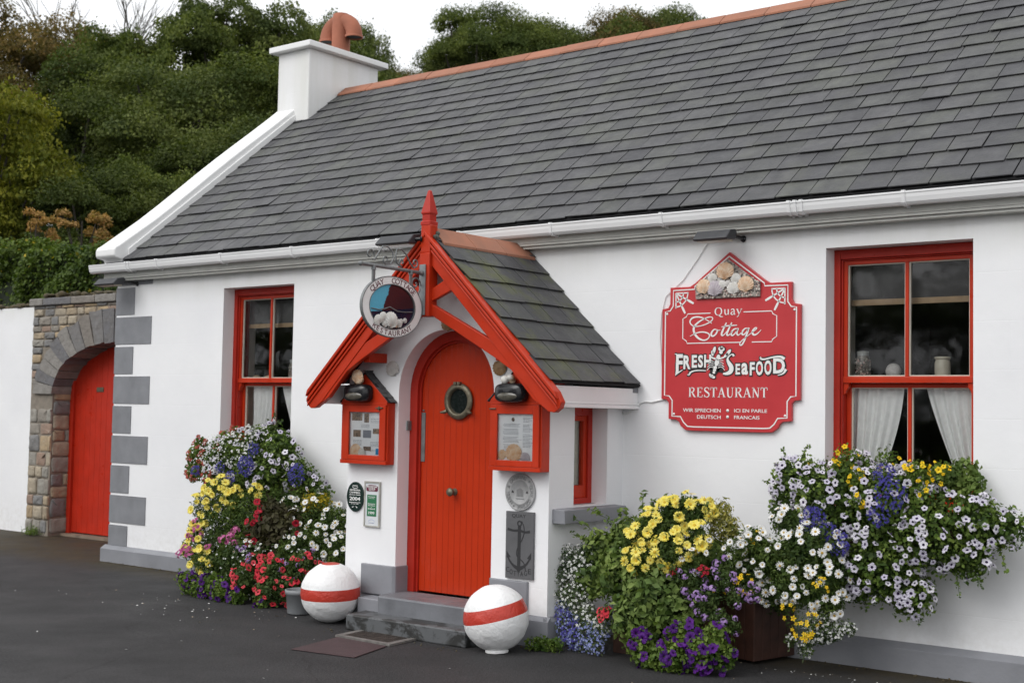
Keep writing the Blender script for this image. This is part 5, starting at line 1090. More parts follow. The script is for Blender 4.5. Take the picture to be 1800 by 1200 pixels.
for x, r, mt, lab in ((1.86, .048, WOODL, 'rounded tan shell at the left end of the left window shelf'), (2.02, .045, SH_PINK, 'pale folded shell in the middle of the left window shelf')):
    b = MB(); b.ell((x, SHY, 1.842 + r * .48), (r, r * .7, r * .52), 14, 10, jit=.06); tag(b.build('sea_shell', mt), lab, 'shell')
for x0, x1, lab in ((7.98, 8.36, 'row of tiny shells along the right window shelf'), (2.1, 2.3, 'few tiny shells along the left window shelf')):
    b = MB(); x = x0
    while x < x1:
        pebble(b, (x, SHY - .02, 1.848), random.uniform(.006, .012), random.choice((0, 0, 2))); x += random.uniform(.012, .03)
    tag(b.build('tiny_shells', GRIT), lab, 'shells', kind='stuff')
# ================================================================ gate wall, white yard wall
STONES = stone_mat('rubble_stone', [(.42, .33, .22), (.30, .27, .23), (.50, .37, .22), (.22, .22, .22), (.45, .38, .28), (.34, .23, .17), (.34, .32, .28)])
VOUS = stone_mat('grey_arch_stone', [(.19, .185, .185), (.27, .255, .235), (.15, .15, .16), (.23, .205, .18)])
MORT = mat('lime_mortar', (.22, .19, .155), .95, .2, 14, 1, 60)
gx0, gx1, gy0, gy1, gtop = -3.10, -.002, 1.0, 1.5, 2.77
gcx, ga, gb, gs = -1.40, 1.24, .62, 1.70
GW = thing('stone_gateway', (-1.6, 1.2, 0), 'old rubble stone gateway wall with a grey segmental stone arch beside the cottage', 'wall')
def g_open(x, z, e=0):
    if abs(x - gcx) > ga + e: return False
    return z < gs + (gb + e) * math.sqrt(max(0, 1 - ((x - gcx) / (ga + e)) ** 2))
b = MB(); n = 24; A_ = [(gcx - ga * math.cos(PI * i / n), gs + gb * math.sin(PI * i / n)) for i in range(n + 1)]
for i in range(n):
    (xa, za), (xb, zb) = A_[i], A_[i + 1]
    b.add([(xa, gy0, za), (xb, gy0, zb), (xb, gy0, gtop), (xa, gy0, gtop)], [(0, 1, 2, 3)]); b.add([(xa, gy1, za), (xb, gy1, zb), (xb, gy1, gtop), (xa, gy1, gtop)], [(3, 2, 1, 0)])
    b.add([(xa, gy0, za), (xb, gy0, zb), (xb, gy1, zb), (xa, gy1, za)], [(0, 1, 2, 3)])
b.box(gx0, gcx - ga, gy0, gy1, 0, gtop); b.box(gcx + ga, gx1, gy0, gy1, 0, gtop); b.build('mortar_core', MORT, GW)
def stone(b, cx, cz, w_, h, y, d, axis='y', jt=.12, n=10):
    # superellipse pillow
    ring = []
    jr = [random.uniform(1 - jt, 1 + jt * .3) for _ in range(n * 2)]
    for k in range(n * 2):
        a = 2 * PI * k / (n * 2); c_, s_ = math.cos(a), math.sin(a); e = .26
        ring.append((math.copysign(abs(c_) ** e, c_) * w_ / 2 * jr[k], math.copysign(abs(s_) ** e, s_) * h / 2 * jr[(k * 7) % (2 * n)]))
    vs = []; prof = [(1.0, 0), (.985, .7), (.93, .95), (.5, 1.0), (.01, 1.02)]
    tilt = random.uniform(-.25, .25)
    for s_, dd in prof:
        for p_ in ring:
            dep = d * dd * (1 + tilt * p_[0] / w_ * 2)
            vs.append((cx + p_[0] * s_, y - dep, cz + p_[1] * s_) if axis == 'y' else (y + dep, cx + p_[0] * s_, cz + p_[1] * s_))
    m_ = n * 2; b.add(vs, [(i * m_ + k, i * m_ + (k + 1) % m_, (i + 1) * m_ + (k + 1) % m_, (i + 1) * m_ + k) for i in range(4) for k in range(m_)], 0, True)
b = MB(); z = .03
def ring_out(x, z, e=.36): return g_open(x, z, e) and z > gs - .15
while z < gtop - .02:
    h = random.uniform(.07, .12) if z > 1.5 else random.uniform(.10, .21); h = min(h, gtop - z); x = gx0 + .005 - 0
    while x < gx1 - .03:
        w_ = random.uniform(.12, .26); w_ = min(w_, gx1 - x); cx, cz = x + w_ / 2, z + h / 2
        if z < gs - .15 and x < gcx - ga: w_ = min(w_, gcx - ga - x + .01); cx = x + w_ / 2
        if w_ > .05 and not g_open(x + w_ * .8, cz, 0) and not g_open(x + w_ * .2, cz, 0) and not ring_out(cx, cz): stone(b, cx, cz, w_ - .012, h - .01, gy0 + .004, random.uniform(.010, .030))
        x += w_
    z += h
b.build('rubble', STONES, GW); b = MB()
z = .03
while z < gs:    # the jamb stones inside the opening
    h = random.uniform(.12, .24); h = min(h, gs - z + .05); y = gy0 + .01
    while y < gy1 - .04:
        w_ = min(random.uniform(.16, .3), gy1 - y); stone(b, y + w_ / 2, z + h / 2, w_ - .01, h - .01, gcx - ga - .004, .02, 'x'); y += w_
    z += h
b.build('jamb_stones', STONES, GW)
b = MB(); nv = 20
for i in range(nv):
    a0, a1 = PI * (i + .03) / nv, PI * (i + .97) / nv; r0 = -.015; r1 = .36 + random.uniform(-.03, .03); am = (a0 + a1) / 2
    def ep(a, e): return (gcx - (ga + e) * math.cos(a), gs + (gb + e) * math.sin(a))
    jj = lambda: random.uniform(-.012, .012); P_ = [ep(a0 + jj() * .3, r0 + jj()), ep((a0 + a1) / 2, r0 + jj()), ep(a1 + jj() * .3, r0 + jj()), ep(a1 + jj(), (r0 + r1) / 2), ep(a1 + jj() * .5, r1 + jj()), ep((a0 + a1) / 2, r1 + jj() * 2), ep(a0 + jj() * .5, r1 + jj()), ep(a0 + jj(), (r0 + r1) / 2)]
    dy = random.uniform(.02, .04); P_ = [(min(p_[0], gx1), min(p_[1], gtop - .002)) for p_ in P_]
    b.prism(P_, gy0 - dy, gy1 - .02, 'y')
b.build('arch_stones', VOUS, GW, bevel=.008)
b = MB(); x = gx0 - .04
while x < gx1 - .1:
    w_ = random.uniform(.28, .6); b.box(x + .003, min(x + w_, gx1) - .003, gy0 - .055 + random.uniform(-.008, .008), gy1 + .03, gtop + .002, gtop + .095 + random.uniform(-.006, .006)); x += w_
b.build('coping_stones', VOUS, GW, bevel=.012)
MOSS = mat('dry_moss', (.055, .050, .035), .95, .5, 18, 1, 40, col2=(.10, .075, .035))
b = MB()
for i in range(230): b.ell((random.uniform(gx0, gx1), random.uniform(gy0 - .03, gy1), gtop + .10 + random.uniform(-.01, .03)), (random.uniform(.03, .08), random.uniform(.03, .06), random.uniform(.015, .05)), 7, 5, jit=.25)
tag(b.build('moss', MOSS), 'dry brown moss growing along the top of the stone gateway', 'moss', kind='stuff')
G_ = thing('yard_gate', (-1.4, 1.3, .03), 'tall red boarded gate with a small metal letter plate in the stone arch', 'gate')
b = MB(); b.box(gcx - ga + .004, gcx - ga + .075, 1.235, 1.31, .03, gs + .40); b.build('gate_post', REDG, G_, bevel=.004)
b = MB(); b.box(gcx + ga - .075, gcx + ga - .004, 1.235, 1.31, .03, gs + .4); b.build('gate_post', REDG, G_, bevel=.004)
b = MB(); n = 22; bw = (2 * ga - .15) / n
for i in range(n):
    xa = gcx - ga + .075 + i * bw; b.box(xa + .001, xa + bw - .001, 1.27, 1.295, .045, gs + gb - .0)
b.build('boards', REDG, G_, bevel=.002)
b = MB(); b.box(-2.135, -2.00, 1.262, 1.27, 1.735, 1.79); b.box(-2.12, -2.015, 1.258, 1.262, 1.748, 1.777); b.build('letter_plate', BRASS, G_, bevel=.002)
b = MB(); b.box(gx0, gx1, 1.16, 1.34, .0005, .03); b.build('threshold', mat('worn_threshold', (.20, .15, .11), .9, .3, 12), GW)
b = MB(); b.prism([(-16, 2.80), (-3.104, 2.775), (-3.104, 0), (-16, 0)], 1.09, 1.38, 'y'); YW = b.build('yard_wall', WALL); tag(YW, 'plain white rendered yard wall left of the stone gateway', 'wall')
b = MB()
for i in range(420): x = random.uniform(-13, -3.1); b.ell((x, random.uniform(1.09, 1.38), 2.80 + (-3.1 - x) * .002 + random.uniform(-.01, .01)), (random.uniform(.04, .09), .05, random.uniform(.015, .04)), 6, 4, jit=.25)
tag(b.build('moss', MOSS), 'dark moss along the top of the white yard wall', 'moss', kind='stuff')

# ================================================================ foliage tools
def nrm(a): return a / np.maximum(1e-9, np.linalg.norm(a, axis=1, keepdims=True))
def leaf_arrays(P, N, size, aspect=.5, fold=.25, jitter=.7, down=0., rng=RNG):
    """one folded leaf (4 vertices, 2 triangles) per point, roughly lying on the surface with normal N"""
    n = len(P); R = rng.normal(size=(n, 3)); nn = nrm(N + R * jitter)
    D = nrm(np.cross(nn, rng.normal(size=(n, 3)))); D[:, 2] -= down; D = nrm(D - nn * np.sum(D * nn, axis=1, keepdims=True)); S = np.cross(nn, D)
    sz = (size * rng.uniform(.6, 1.3, size=(n, 1)))
    b = P - D * sz * .5; t = P + D * sz * .5; l = P + S * sz * aspect * .5 + nn * sz * fold * .5; r = P - S * sz * aspect * .5 + nn * sz * fold * .5
    V = np.stack([b, l, t, r], 1).reshape(-1, 3); base = np.arange(n)[:, None] * 4
    F = np.concatenate([base + np.array([[0, 2, 1]]), base + np.array([[0, 3, 2]])], 1).reshape(-1, 3)
    return V, F
def tri_mesh(name, parts, mats):
    """parts: list of (V, F, material index); faces all triangles"""
    V = np.concatenate([p_[0] for p_ in parts]); off = 0; Fs = []; Ms = []
    for v, f, m in parts: Fs.append(f + off); Ms.append(np.full(len(f), m)); off += len(v)
    F = np.concatenate(Fs); M_ = np.concatenate(Ms); me = bpy.data.meshes.new(name)
    me.vertices.add(len(V)); me.vertices.foreach_set('co', V.astype(np.float32).ravel()); me.loops.add(len(F) * 3); me.loops.foreach_set('vertex_index', F.astype(np.int32).ravel())
    me.polygons.add(len(F)); me.polygons.foreach_set('loop_start', np.arange(len(F), dtype=np.int32) * 3)
    for m in mats: me.materials.append(m)
    me.polygons.foreach_set('material_index', M_.astype(np.int32)); me.update(calc_edges=True); me.validate(); return me
def link_me(name, me, parent=None, loc=(0, 0, 0)):
    o = bpy.data.objects.new(name, me); COL.objects.link(o); o.parent = parent; o.location = loc; WL[o.name] = wl(parent) if parent else Vector(loc); return o
def sample_ell(E, n, lo=.6, hi=1.04, inside=.82, rng=RNG, face=None, fmin=-.2):
    """points in the outer shell of a union of ellipsoids; E rows: x y z rx ry rz"""
    E = np.array(E, float); A = (E[:, 3] * E[:, 5] + E[:, 4] * E[:, 5] + E[:, 3] * E[:, 4]); A /= A.sum(); P = []; N = []; tot = 0; it = 0
    while tot < n and it < 30:
        it += 1; k = rng.choice(len(E), size=n * 2, p=A); d = nrm(rng.normal(size=(n * 2, 3))); u = rng.uniform(lo, hi, size=(n * 2, 1)); p = E[k, :3] + d * E[k, 3:] * u; nn = nrm(d / E[k, 3:])
        ok = np.ones(len(p), bool)
        for e in E:
            q = ((p - e[:3]) / e[3:]); ok &= (np.sum(q * q, axis=1) > inside ** 2 * min(1, lo + .25)) | (np.sum(q * q, axis=1) > inside ** 2) if lo < .9 else (np.sum(q * q, axis=1) > inside ** 2)
        if lo < .9:
            ok = np.ones(len(p), bool)
            for e in E: q = ((p - e[:3]) / e[3:]); ok &= np.sum(q * q, axis=1) > (lo * .98) ** 2
        if face is not None: ok &= (nn @ np.array(face)) > fmin
        ok &= p[:, 2] > .005; P.append(p[ok]); N.append(nn[ok]); tot += ok.sum()
    return np.concatenate(P)[:n], np.concatenate(N)[:n]

# ---------------------------------------------------------------- trees
LG = leaf_mat('leaf_green', (.042, .066, .014), (.125, .155, .042), .7, .2); LD = leaf_mat('leaf_dark_green', (.030, .046, .010), (.082, .105, .028), .7, .2)
LY = leaf_mat('leaf_yellow_green', (.085, .105, .012), (.23, .225, .03), .7, .2); LB = leaf_mat('leaf_brownish', (.075, .068, .022), (.19, .13, .055), .7, .2); LS = leaf_mat('leaf_sage', (.050, .072, .020), (.130, .158, .052), .7, .2)
BARK = mat('bark', (.055, .048, .038), .95, .3, 8, 1, 30)
def crown_tree(seed, h, R, nl, ls, leaf, lobes=26, trunk_h=.35, flat=1.0, asp=.6, gap=.0, light=None):
    """returns (trunk mesh, crown mesh) standing at the origin, h high, crown radius R"""
    rng = np.random.default_rng(seed); rd = random.Random(seed)
    cz = h * (trunk_h + (1 - trunk_h) * .48); rz = h * (1 - trunk_h) * .5
    E = []; ends = []
    for i in range(lobes):
        a = rd.uniform(0, 2 * PI); v_ = rd.uniform(-.75, 1); rr = math.sqrt(max(0, 1 - v_ * v_ * .9)) * rd.uniform(.40, .92) * R; s_ = rd.uniform(.20, .37) * R
        z_ = cz + v_ * rz * .80; E.append((rr * math.cos(a), rr * math.sin(a), min(z_, h - s_ * .62), s_, s_, s_ * rd.uniform(.42, .66) * flat)); ends.append(E[-1][:3])
    P, N = sample_ell(E, nl, lo=.66, hi=1.10, rng=rng, face=(0, 0, 1), fmin=-.35)
    # break the surface into sprays: displace along noise-like clusters
    ph = np.sin(P * (9 / R)) ; P = P + N * (np.sin(P[:, [1]] * 7.3 / R * 2 + P[:, [2]] * 5.1) * .06 * R + rng.normal(size=(len(P), 1)) * .03 * R)
    N[:, 2] += .45; V, F = leaf_arrays(P, nrm(N), ls, asp, .2, .75, .2, rng); cm = tri_mesh('crown', [(V, F, 0)], [leaf])
    t = MB(); top = Vector((rd.uniform(-.1, .1) * R, rd.uniform(-.1, .1) * R, cz + rz * .4)); t.tube([(0, 0, -.3), (0, 0, h * trunk_h * .5), (top.x * .4, top.y * .4, h * trunk_h), tuple(top)], [h * .03, h * .024, h * .019, h * .006], 8)
    for e in ends[:16]:
        z0 = h * trunk_h * rd.uniform(.8, 1.5); s = Vector((top.x * .4, top.y * .4, min(z0, cz))); e_ = Vector(e); m_ = s.lerp(e_, .5) + Vector((0, 0, -.06 * R)); t.tube([s, m_, e_], [h * .011, h * .007, h * .003], 6)
    tm = MB(); tm.v, tm.f, tm.m, tm.sm = t.v, t.f, t.m, t.sm
    me = bpy.data.meshes.new('trunk'); me.from_pydata([tuple(p_) for p_ in t.v], [], t.f); me.materials.append(BARK); me.polygons.foreach_set('use_smooth', t.sm); me.update()
    return me, cm
PROTO = {'green': crown_tree(1, 8, 2.6, 52000, .085, LG, 34), 'green2': crown_tree(2, 8, 2.6, 52000, .085, LS, 38), 'dark': crown_tree(3, 8, 2.3, 44000, .085, LD, 32, .2), 'yellow': crown_tree(4, 6, 2.2, 30000, .085, LY, 32, .25, .6), 'brown': crown_tree(5, 8, 2.8, 48000, .08, LB, 38, .25), 'shrub': crown_tree(6, 1.6, .5, 1500, .075, leaf_mat('leaf_rusty', (.16, .12, .04), (.34, .20, .09)), 11, .15)}
def tree(kind, x, y, top, R, label, zb=None, cat='tree', name='tree', grp='trees on the slope behind the cottage'):
    tm, cm = PROTO[kind]; z0 = H(x, y) if zb is None else zb; h0 = {'yellow': 6, 'shrub': 1.6}.get(kind, 8); r0 = {'green': 2.6, 'green2': 2.6, 'dark': 2.3, 'yellow': 2.2, 'brown': 2.8, 'shrub': .5}[kind]
    t = thing(name, (x, y, z0), label, cat, grp); s_ = (R / r0, R / r0, (top - z0) / h0); rz = random.uniform(0, 6.28)
    for nm, me in (('trunk', tm), ('crown', cm)):
        o = bpy.data.objects.new(nm, me); COL.objects.link(o); o.parent = t; o.scale = s_; o.rotation_euler = (0, 0, rz)
    return t
for q in (('brown', -20.8, 11.7, 12.3, 3.0, 'brownish windswept tree at the top left skyline'), ('brown', -22.0, 14.6, 12.6, 2.9, 'brownish tree on the skyline beside the tall green trees'), ('brown', -20.2, 8.6, 12.4, 3.2, 'brownish tree at the left edge behind the yellow-green tree'),
          ('brown', -18.0, 9.6, 10.0, 2.6, 'low brown and green tree below the brown skyline'), ('yellow', -9.6, 3.6, 7.5, 1.9, 'yellow-green tree rising behind the ivy hedge at the left edge'), ('yellow', -11.6, 4.6, 7.9, 1.9, 'second yellow-green tree just behind the leftmost one'),
          ('dark', -14.6, 10.2, 9.7, 2.2, 'dark evergreen tree between the yellow-green and the tall green trees'), ('dark', -12.6, 7.4, 8.3, 2.0, 'dark bushy tree low behind the yellow-green tree'),
          ('green', -14.9, 11.4, 11.5, 2.3, 'tall green tree left of the chimney, nearest the brown ones'), ('green2', -14.4, 13.4, 12.0, 2.6, 'tallest grey-green tree left of the chimney'), ('green', -14.6, 15.6, 12.2, 2.6, 'tall green tree just left of the chimney'), ('green2', -16.9, 19.6, 13.6, 1.9, 'small-topped green tree showing behind the chimney pot'),
          ('green2', -11.6, 9.6, 9.2, 2.4, 'grey-green tree in the middle of the slope left of the chimney'), ('green', -11.2, 11.4, 9.6, 2.4, 'rounded green tree close beside the chimney stack'), ('dark', -9.3, 7.4, 6.9, 2.0, 'dark tree above the sloping white coping'), ('green2', -9.0, 9.2, 7.5, 2.2, 'grey-green tree above the upper end of the white coping'),
          ('dark', -7.6, 5.4, 5.9, 1.6, 'small dark tree directly behind the lower coping'), ('green', -8.2, 6.6, 6.2, 1.6, 'small green bushy tree behind the coping'), ('dark', -17.5, 16.5, 10.5, 2.6, 'dark tree filling the gap behind the tall green trees'), ('dark', -10.6, 5.4, 6.2, 2.0, 'low dark tree behind the ivy hedge')): tree(*q)
for q in (('brown', -19.3, 24.6, 13.6, 2.0, 'low brownish tree just right of the chimney'), ('brown', -20.2, 27.0, 14.2, 2.4, 'low brownish tree beyond the ridge, next to the high tree'), ('green2', -20.6, 29.3, 16.0, 2.0, 'spreading side of the high tree above the ridge tiles'), ('green', -19.6, 29.2, 17.3, 2.1, 'highest loose-crowned tree standing above the ridge'),
          ('green', -19.2, 31.2, 16.4, 2.8, 'dark green tree in the middle of the row beyond the ridge'), ('green2', -19.5, 33.4, 17.2, 2.8, 'even-topped tree in the row beyond the ridge'), ('green', -18.2, 34.6, 17.4, 2.8, 'rounded tree in the row beyond the ridge'), ('green', -18.4, 35.2, 17.7, 2.6, 'full green tree filling the row beyond the ridge'), ('green2', -19.4, 32.4, 17.0, 2.6, 'pale green tree just right of the highest tree beyond the ridge'), ('brown', -17.8, 36.0, 18.0, 2.7, 'brown-tinged tree in the row beyond the ridge'), ('green2', -17.2, 37.6, 18.6, 2.6, 'broad tree near the right end of the row beyond the ridge'), ('green', -15.9, 38.2, 18.2, 2.3, 'last tree at the right end of the row beyond the ridge')):
    tree(*q, grp='trees beyond the roof ridge')
t = tree('shrub', -5.15, 3.0, 4.62, .44, 'small reddish-brown shrub sticking up above the ivy hedge', 3.2, 'shrub', 'shrub', 'shrubs above the hedge')
tree('shrub', -6.35, 3.0, 4.70, .30, 'thin brown shrub at the top of the ivy hedge, left of the larger one', 3.4, 'shrub', 'shrub', 'shrubs above the hedge')
# bare twigs on the skyline
t = thing('bare_tree', (-22.4, 15.0, H(-22.4, 15)), 'bare leafless tree whose twigs stand up against the sky at top left', 'tree'); b = MB()
def twig(p, d, l, r, k):
    q = p + d * l; b.tube([p, p.lerp(q, .5) + Vector((random.uniform(-.05, .05), random.uniform(-.05, .05), 0)) * l, q], [r, r * .8, r * .55], 5)
    if k > 0:
        for _ in range(3): twig(p.lerp(q, random.uniform(.5, 1)), (d + Vector((random.uniform(-.6, .6), random.uniform(-.6, .6), random.uniform(-.15, .5)))).normalized(), l * random.uniform(.55, .8), r * .6, k - 1)
twig(Vector((-22.4, 15, H(-22.4, 15))), Vector((0, 0, 1)), 5.5, .12, 0)
for _ in range(4): twig(Vector((-22.4, 15, H(-22.4, 15) + random.uniform(3.5, 5.4))), Vector((random.uniform(-.6, .6), random.uniform(-.6, .6), 1)).normalized(), 2.6, .05, 3)
b.build('branches', BARK, t)
# the trees across the road, seen only as reflections in the windows
for i, (x, y, tp, R) in enumerate(((-44, -24, 9.5, 3.4), (-38, -28, 12, 3.6), (-33, -31, 9, 3.2), (-27, -33, 11, 3.4), (-20, -36, 8.5, 3.3), (-14, -34, 12, 3.2), (-9, -33, 9.0, 3.3), (-4, -36, 13, 3.0), (1, -34, 8.5, 3.3))):
    tree('dark' if i % 2 else 'green', x, y, tp, R, ('tree %s the road, facing the cottage' % ['at the far end of the row across', 'second from the far end across', 'low in the row across', 'tall, mid-row across', 'lowest mid-row across', 'tall, past mid-row across', 'rounded, nearer end across', 'tallest, near end across', 'at the near end of the row across'][i]), 0, grp='trees across the road')
for i, (x, y, tp, R) in enumerate(((-47, -25, 4.8, 4.2), (-41, -28, 5.4, 4.2), (-35, -29, 4.6, 4.2), (-29, -30, 5.6, 4.2), (-23, -31, 4.4, 4.2), (-17, -31, 5.2, 4.2), (-11, -31, 4.7, 4.2), (-5, -32, 5.5, 4.2), (1, -32, 4.6, 4.2))):
    tree('dark', x, y, tp, R, '%s dark bush in the low thicket across the road, facing the cottage' % ['farthest', 'second farthest', 'third', 'tallest', 'lowest', 'sixth', 'seventh', 'eighth', 'nearest'][i], -2.2, 'bush', 'bush', 'bushes across the road')
# ivy hedge
P_ = []; N_ = []; rng = np.random.default_rng(11); nl = 60000
x = rng.uniform(-13, -1.0, nl); top = 3.72 + np.clip((-4.6 - x), -1, 9) * .095 + .05 * np.sin(x * 3.1) + .04 * np.sin(x * 7.7)
u = rng.uniform(0, 1, nl); z = 2.2 + u * (top - 2.2); y = 2.35 + .10 * np.sin(x * 2.3 + z * 3) + .07 * np.sin(x * 5.9 - z * 6.1) + rng.normal(size=nl) * .05; N = np.stack([rng.normal(size=nl) * .3, -np.ones(nl), np.full(nl, .5)], 1)
istop = rng.uniform(size=nl) < .22; z = np.where(istop, top + rng.normal(size=nl) * .05, z); y = np.where(istop, rng.uniform(2.35, 3.0, nl), y); N[istop] = (0, -.3, 1)
V, F = leaf_arrays(np.stack([x, y, z], 1), nrm(N), .058, .85, .2, .55, .5, rng)
yl = rng.uniform(size=nl) < .012; 
HG = thing('ivy_hedge', (-7, 2.6, 0), 'long ivy-covered hedge bank behind the white yard wall and stone gateway', 'hedge')
Ff = F.reshape(nl, 2, 3); V = V - np.array([-7, 2.6, 0])
me = tri_mesh('foliage', [(V, Ff[~yl].reshape(-1, 3), 0), (V[:4] * 1, F[:1] * 0 + np.array([[0, 2, 1]]), 0)], [leaf_mat('ivy_leaf', (.032, .060, .010), (.105, .155, .030), .5)]); link_me('foliage', me, HG)
me = tri_mesh('yellowed_leaves', [(V, Ff[yl].reshape(-1, 3), 0)], [leaf_mat('yellowed_leaf', (.35, .28, .03), (.20, .20, .04))]); link_me('yellowed_leaves', me, HG)
b = MB(); b.prism([(-13, 0), (-13, 4.4), (-5, 3.62), (-1, 3.45), (-1, 0)], 2.42, 2.95, 'y'); b.build('bank', mat('hedge_core', (.012, .018, .008), .95, .5, 6), HG)
# ================================================================ planting
def fl_mesh(name, mb, mats):
    me = bpy.data.meshes.new(name); me.from_pydata(mb.v, [], mb.f)
    for m in mats: me.materials.append(m)
    me.polygons.foreach_set('material_index', mb.m); me.polygons.foreach_set('use_smooth', mb.sm); me.update(); return me
def petal_mat(name, c1, c2, rough=.55, trans=.2):
    m, n, L, b = new_mat(name); rnd = n.new('ShaderNodeObjectInfo').outputs['Random']; f = n.new('ShaderNodeMath'); f.operation = 'FRACT'
    ad = n.new('ShaderNodeMath'); ad.operation = 'ADD'; L(rnd, ad.inputs[0]); L(island(n), ad.inputs[1]); L(ad.outputs[0], f.inputs[0]); c = mixc(n, L, f.outputs[0], c1, c2)
    L(c, b.inputs['Base Color']); b.inputs['Roughness'].default_value = rough; b.inputs['Specular IOR Level'].default_value = .2
    tr = n.new('ShaderNodeBsdfTranslucent'); L(c, tr.inputs[0]); mx = n.new('ShaderNodeMixShader'); mx.inputs[0].default_value = trans
    L(b.outputs[0], mx.inputs[1]); L(tr.outputs[0], mx.inputs[2]); L(mx.outputs[0], n['Material Output'].inputs[0]); return m
def daisy(np_=13, pw=.17, cup=.1):
    b = MB()
    for i in range(np_):
        a = 2 * PI * i / np_ + random.uniform(-.08, .08); r = random.uniform(.88, 1.05); d = Vector((math.cos(a), math.sin(a), 0)); s = Vector((-d.y, d.x, 0)) * pw; z = Vector((0, 0, 1))
        b.add([d * .2 - s * .4, d * .2 + s * .4, d * .72 * r + s + z * cup, d * r + s * .45 + z * cup * .6, d * r - s * .45 + z * cup * .6, d * .72 * r - s + z * cup], [(0, 1, 2, 5), (5, 2, 3, 4)], 0)
    b.lathe([(.27, .0), (.25, .08), (.14, .13), (.0, .14)], (0, 0, 0), (0, 0, 1), 10, 1); return b
def trumpet(lobes=5, depth=.5, dark=.40, wav=.06, edge=.86, sq=0):
    b = MB(); N = lobes * 6; rings = []
    for rr, z in ((.08, -depth), (.20, -.12), (dark, .02), (.70, .08), (1.0, .05)):
        rings.append([(rr * (1 if rr < .6 else (1 - (1 - edge) * (abs(math.cos(lobes * PI * k / N)) ** 3) * (1 if rr > .9 else .4))) * math.cos(2 * PI * k / N), rr * (1 if rr < .6 else (1 - (1 - edge) * (abs(math.cos(lobes * PI * k / N)) ** 3) * (1 if rr > .9 else .4))) * math.sin(2 * PI * k / N), z + (wav * math.sin(k * 2.1) if rr > .6 else 0)) for k in range(N)])
    vs = [p for r in rings for p in r]
    if sq: ph = sq * 1.7; vs = [(x * (1 - .28 * sq * abs(math.sin(ph))), y * (1 + .1 * math.cos(ph)), z + .35 * sq * (x * x * math.cos(ph) - y * abs(y) * .6) + .10 * sq * math.sin(3 * math.atan2(y, x) + ph) * (x * x + y * y)) for x, y, z in vs]
    b.v = vs
    for i in range(4):
        for k in range(N): b.f.append((i * N + k, i * N + (k + 1) % N, (i + 1) * N + (k + 1) % N, (i + 1) * N + k)); b.m.append(1 if i < 2 else 0); b.sm.append(True)
    return b
def star(n=5, w_=.42):
    b = MB()
    for i in range(n):
        a = 2 * PI * i / n; d = Vector((math.cos(a), math.sin(a), 0)); s = Vector((-d.y, d.x, 0)) * w_; z = Vector((0, 0, .08)); b.add([d * .1, d * .55 + s + z, d * 1.0 + z * .5, d * .55 - s + z], [(0, 1, 2, 3)], 0)
    b.lathe([(.2, .02), (.12, .1), (.0, .12)], (0, 0, 0), (0, 0, 1), 6, 1); return b
def verb():
    b = MB()
    for i in range(26):
        d = Vector((random.gauss(0, 1), random.gauss(0, 1), abs(random.gauss(0, 1)) * .8 + .1)).normalized(); x, y, z = frame_from(d); c = d * random.uniform(.7, 1.0); r = .3
        b.add([c] + [c + (x * math.cos(2 * PI * k / 5) + y * math.sin(2 * PI * k / 5)) * r + d * .05 for k in range(5)], [(0, 1 + k, 1 + (k + 1) % 5) for k in range(5)], 0)
    return b
YC = mat('flower_eye_yellow', (.55, .36, .02), .7, .2, 5); YC2 = mat('flower_eye_ochre', (.42, .26, .03), .7, .2, 5); DKP = mat('petunia_throat', (.035, .012, .07), .6, .2, 5); OR = mat('flower_eye_orange', (.50, .18, .01), .7, .1, 5)
DKR = mat('red_throat', (.10, .005, .01), .6, .2, 5); GRN = mat('eye_green', (.15, .2, .03), .7)
PM = dict(yellow=petal_mat('petal_lemon', (.82, .68, .08), (.86, .76, .22)), white=petal_mat('petal_white', (.78, .78, .76), (.86, .86, .84)), lilac=petal_mat('petal_pale_lilac', (.54, .51, .62), (.78, .76, .81)),
          viola=petal_mat('petal_gold', (.82, .52, .01), (.86, .62, .03)), red=petal_mat('petal_red', (.62, .03, .05), (.70, .08, .10)), purple=petal_mat('petal_purple', (.045, .008, .11), (.095, .015, .20)),
          blue=petal_mat('petal_lobelia', (.045, .035, .24), (.09, .075, .38)), sky=petal_mat('petal_pale_blue', (.13, .17, .48), (.34, .38, .66)), mauve=petal_mat('petal_mauve', (.30, .18, .42), (.44, .30, .55)), pink=petal_mat('petal_pink', (.52, .10, .30), (.62, .20, .38)),
          coral=petal_mat('petal_coral', (.55, .10, .07), (.62, .20, .16)), crimson=petal_mat('petal_crimson', (.35, .01, .03), (.5, .02, .04)))
FM = dict(daisy_y=fl_mesh('daisy_yellow', daisy(14, .17, .08), [PM['yellow'], YC]), daisy_w=fl_mesh('daisy_white', daisy(13, .16, .06), [PM['white'], YC2]), pet=fl_mesh('petunia', trumpet(5, .5, .31, .10, .80), [PM['lilac'], DKP]), petred=fl_mesh('petunia_red', trumpet(5, .5, .22), [PM['red'], DKR]),
          petpur=fl_mesh('petunia_purple', trumpet(5, .5, .2, .12), [PM['purple'], DKP]), viola=fl_mesh('viola', trumpet(5, .2, .16, .1, .74), [PM['viola'], OR]), bidens=fl_mesh('bidens', star(5, .3), [PM['viola'], OR]), verb=fl_mesh('verbena', verb(), [PM['mauve']]),
          verbp=fl_mesh('verbena_pink', verb(), [PM['pink']]), lob=fl_mesh('lobelia', star(5, .28), [PM['blue'], PM['blue']]), lobs=fl_mesh('lobelia_pale', star(5, .3), [PM['sky'], PM['white']]), tiny=fl_mesh('tiny_white', star(5, .34), [PM['white'], GRN]), coral=fl_mesh('coral_bloom', verb(), [PM['coral']]), crim=fl_mesh('dahlia', daisy(16, .2, .3), [PM['crimson'], DKR]))
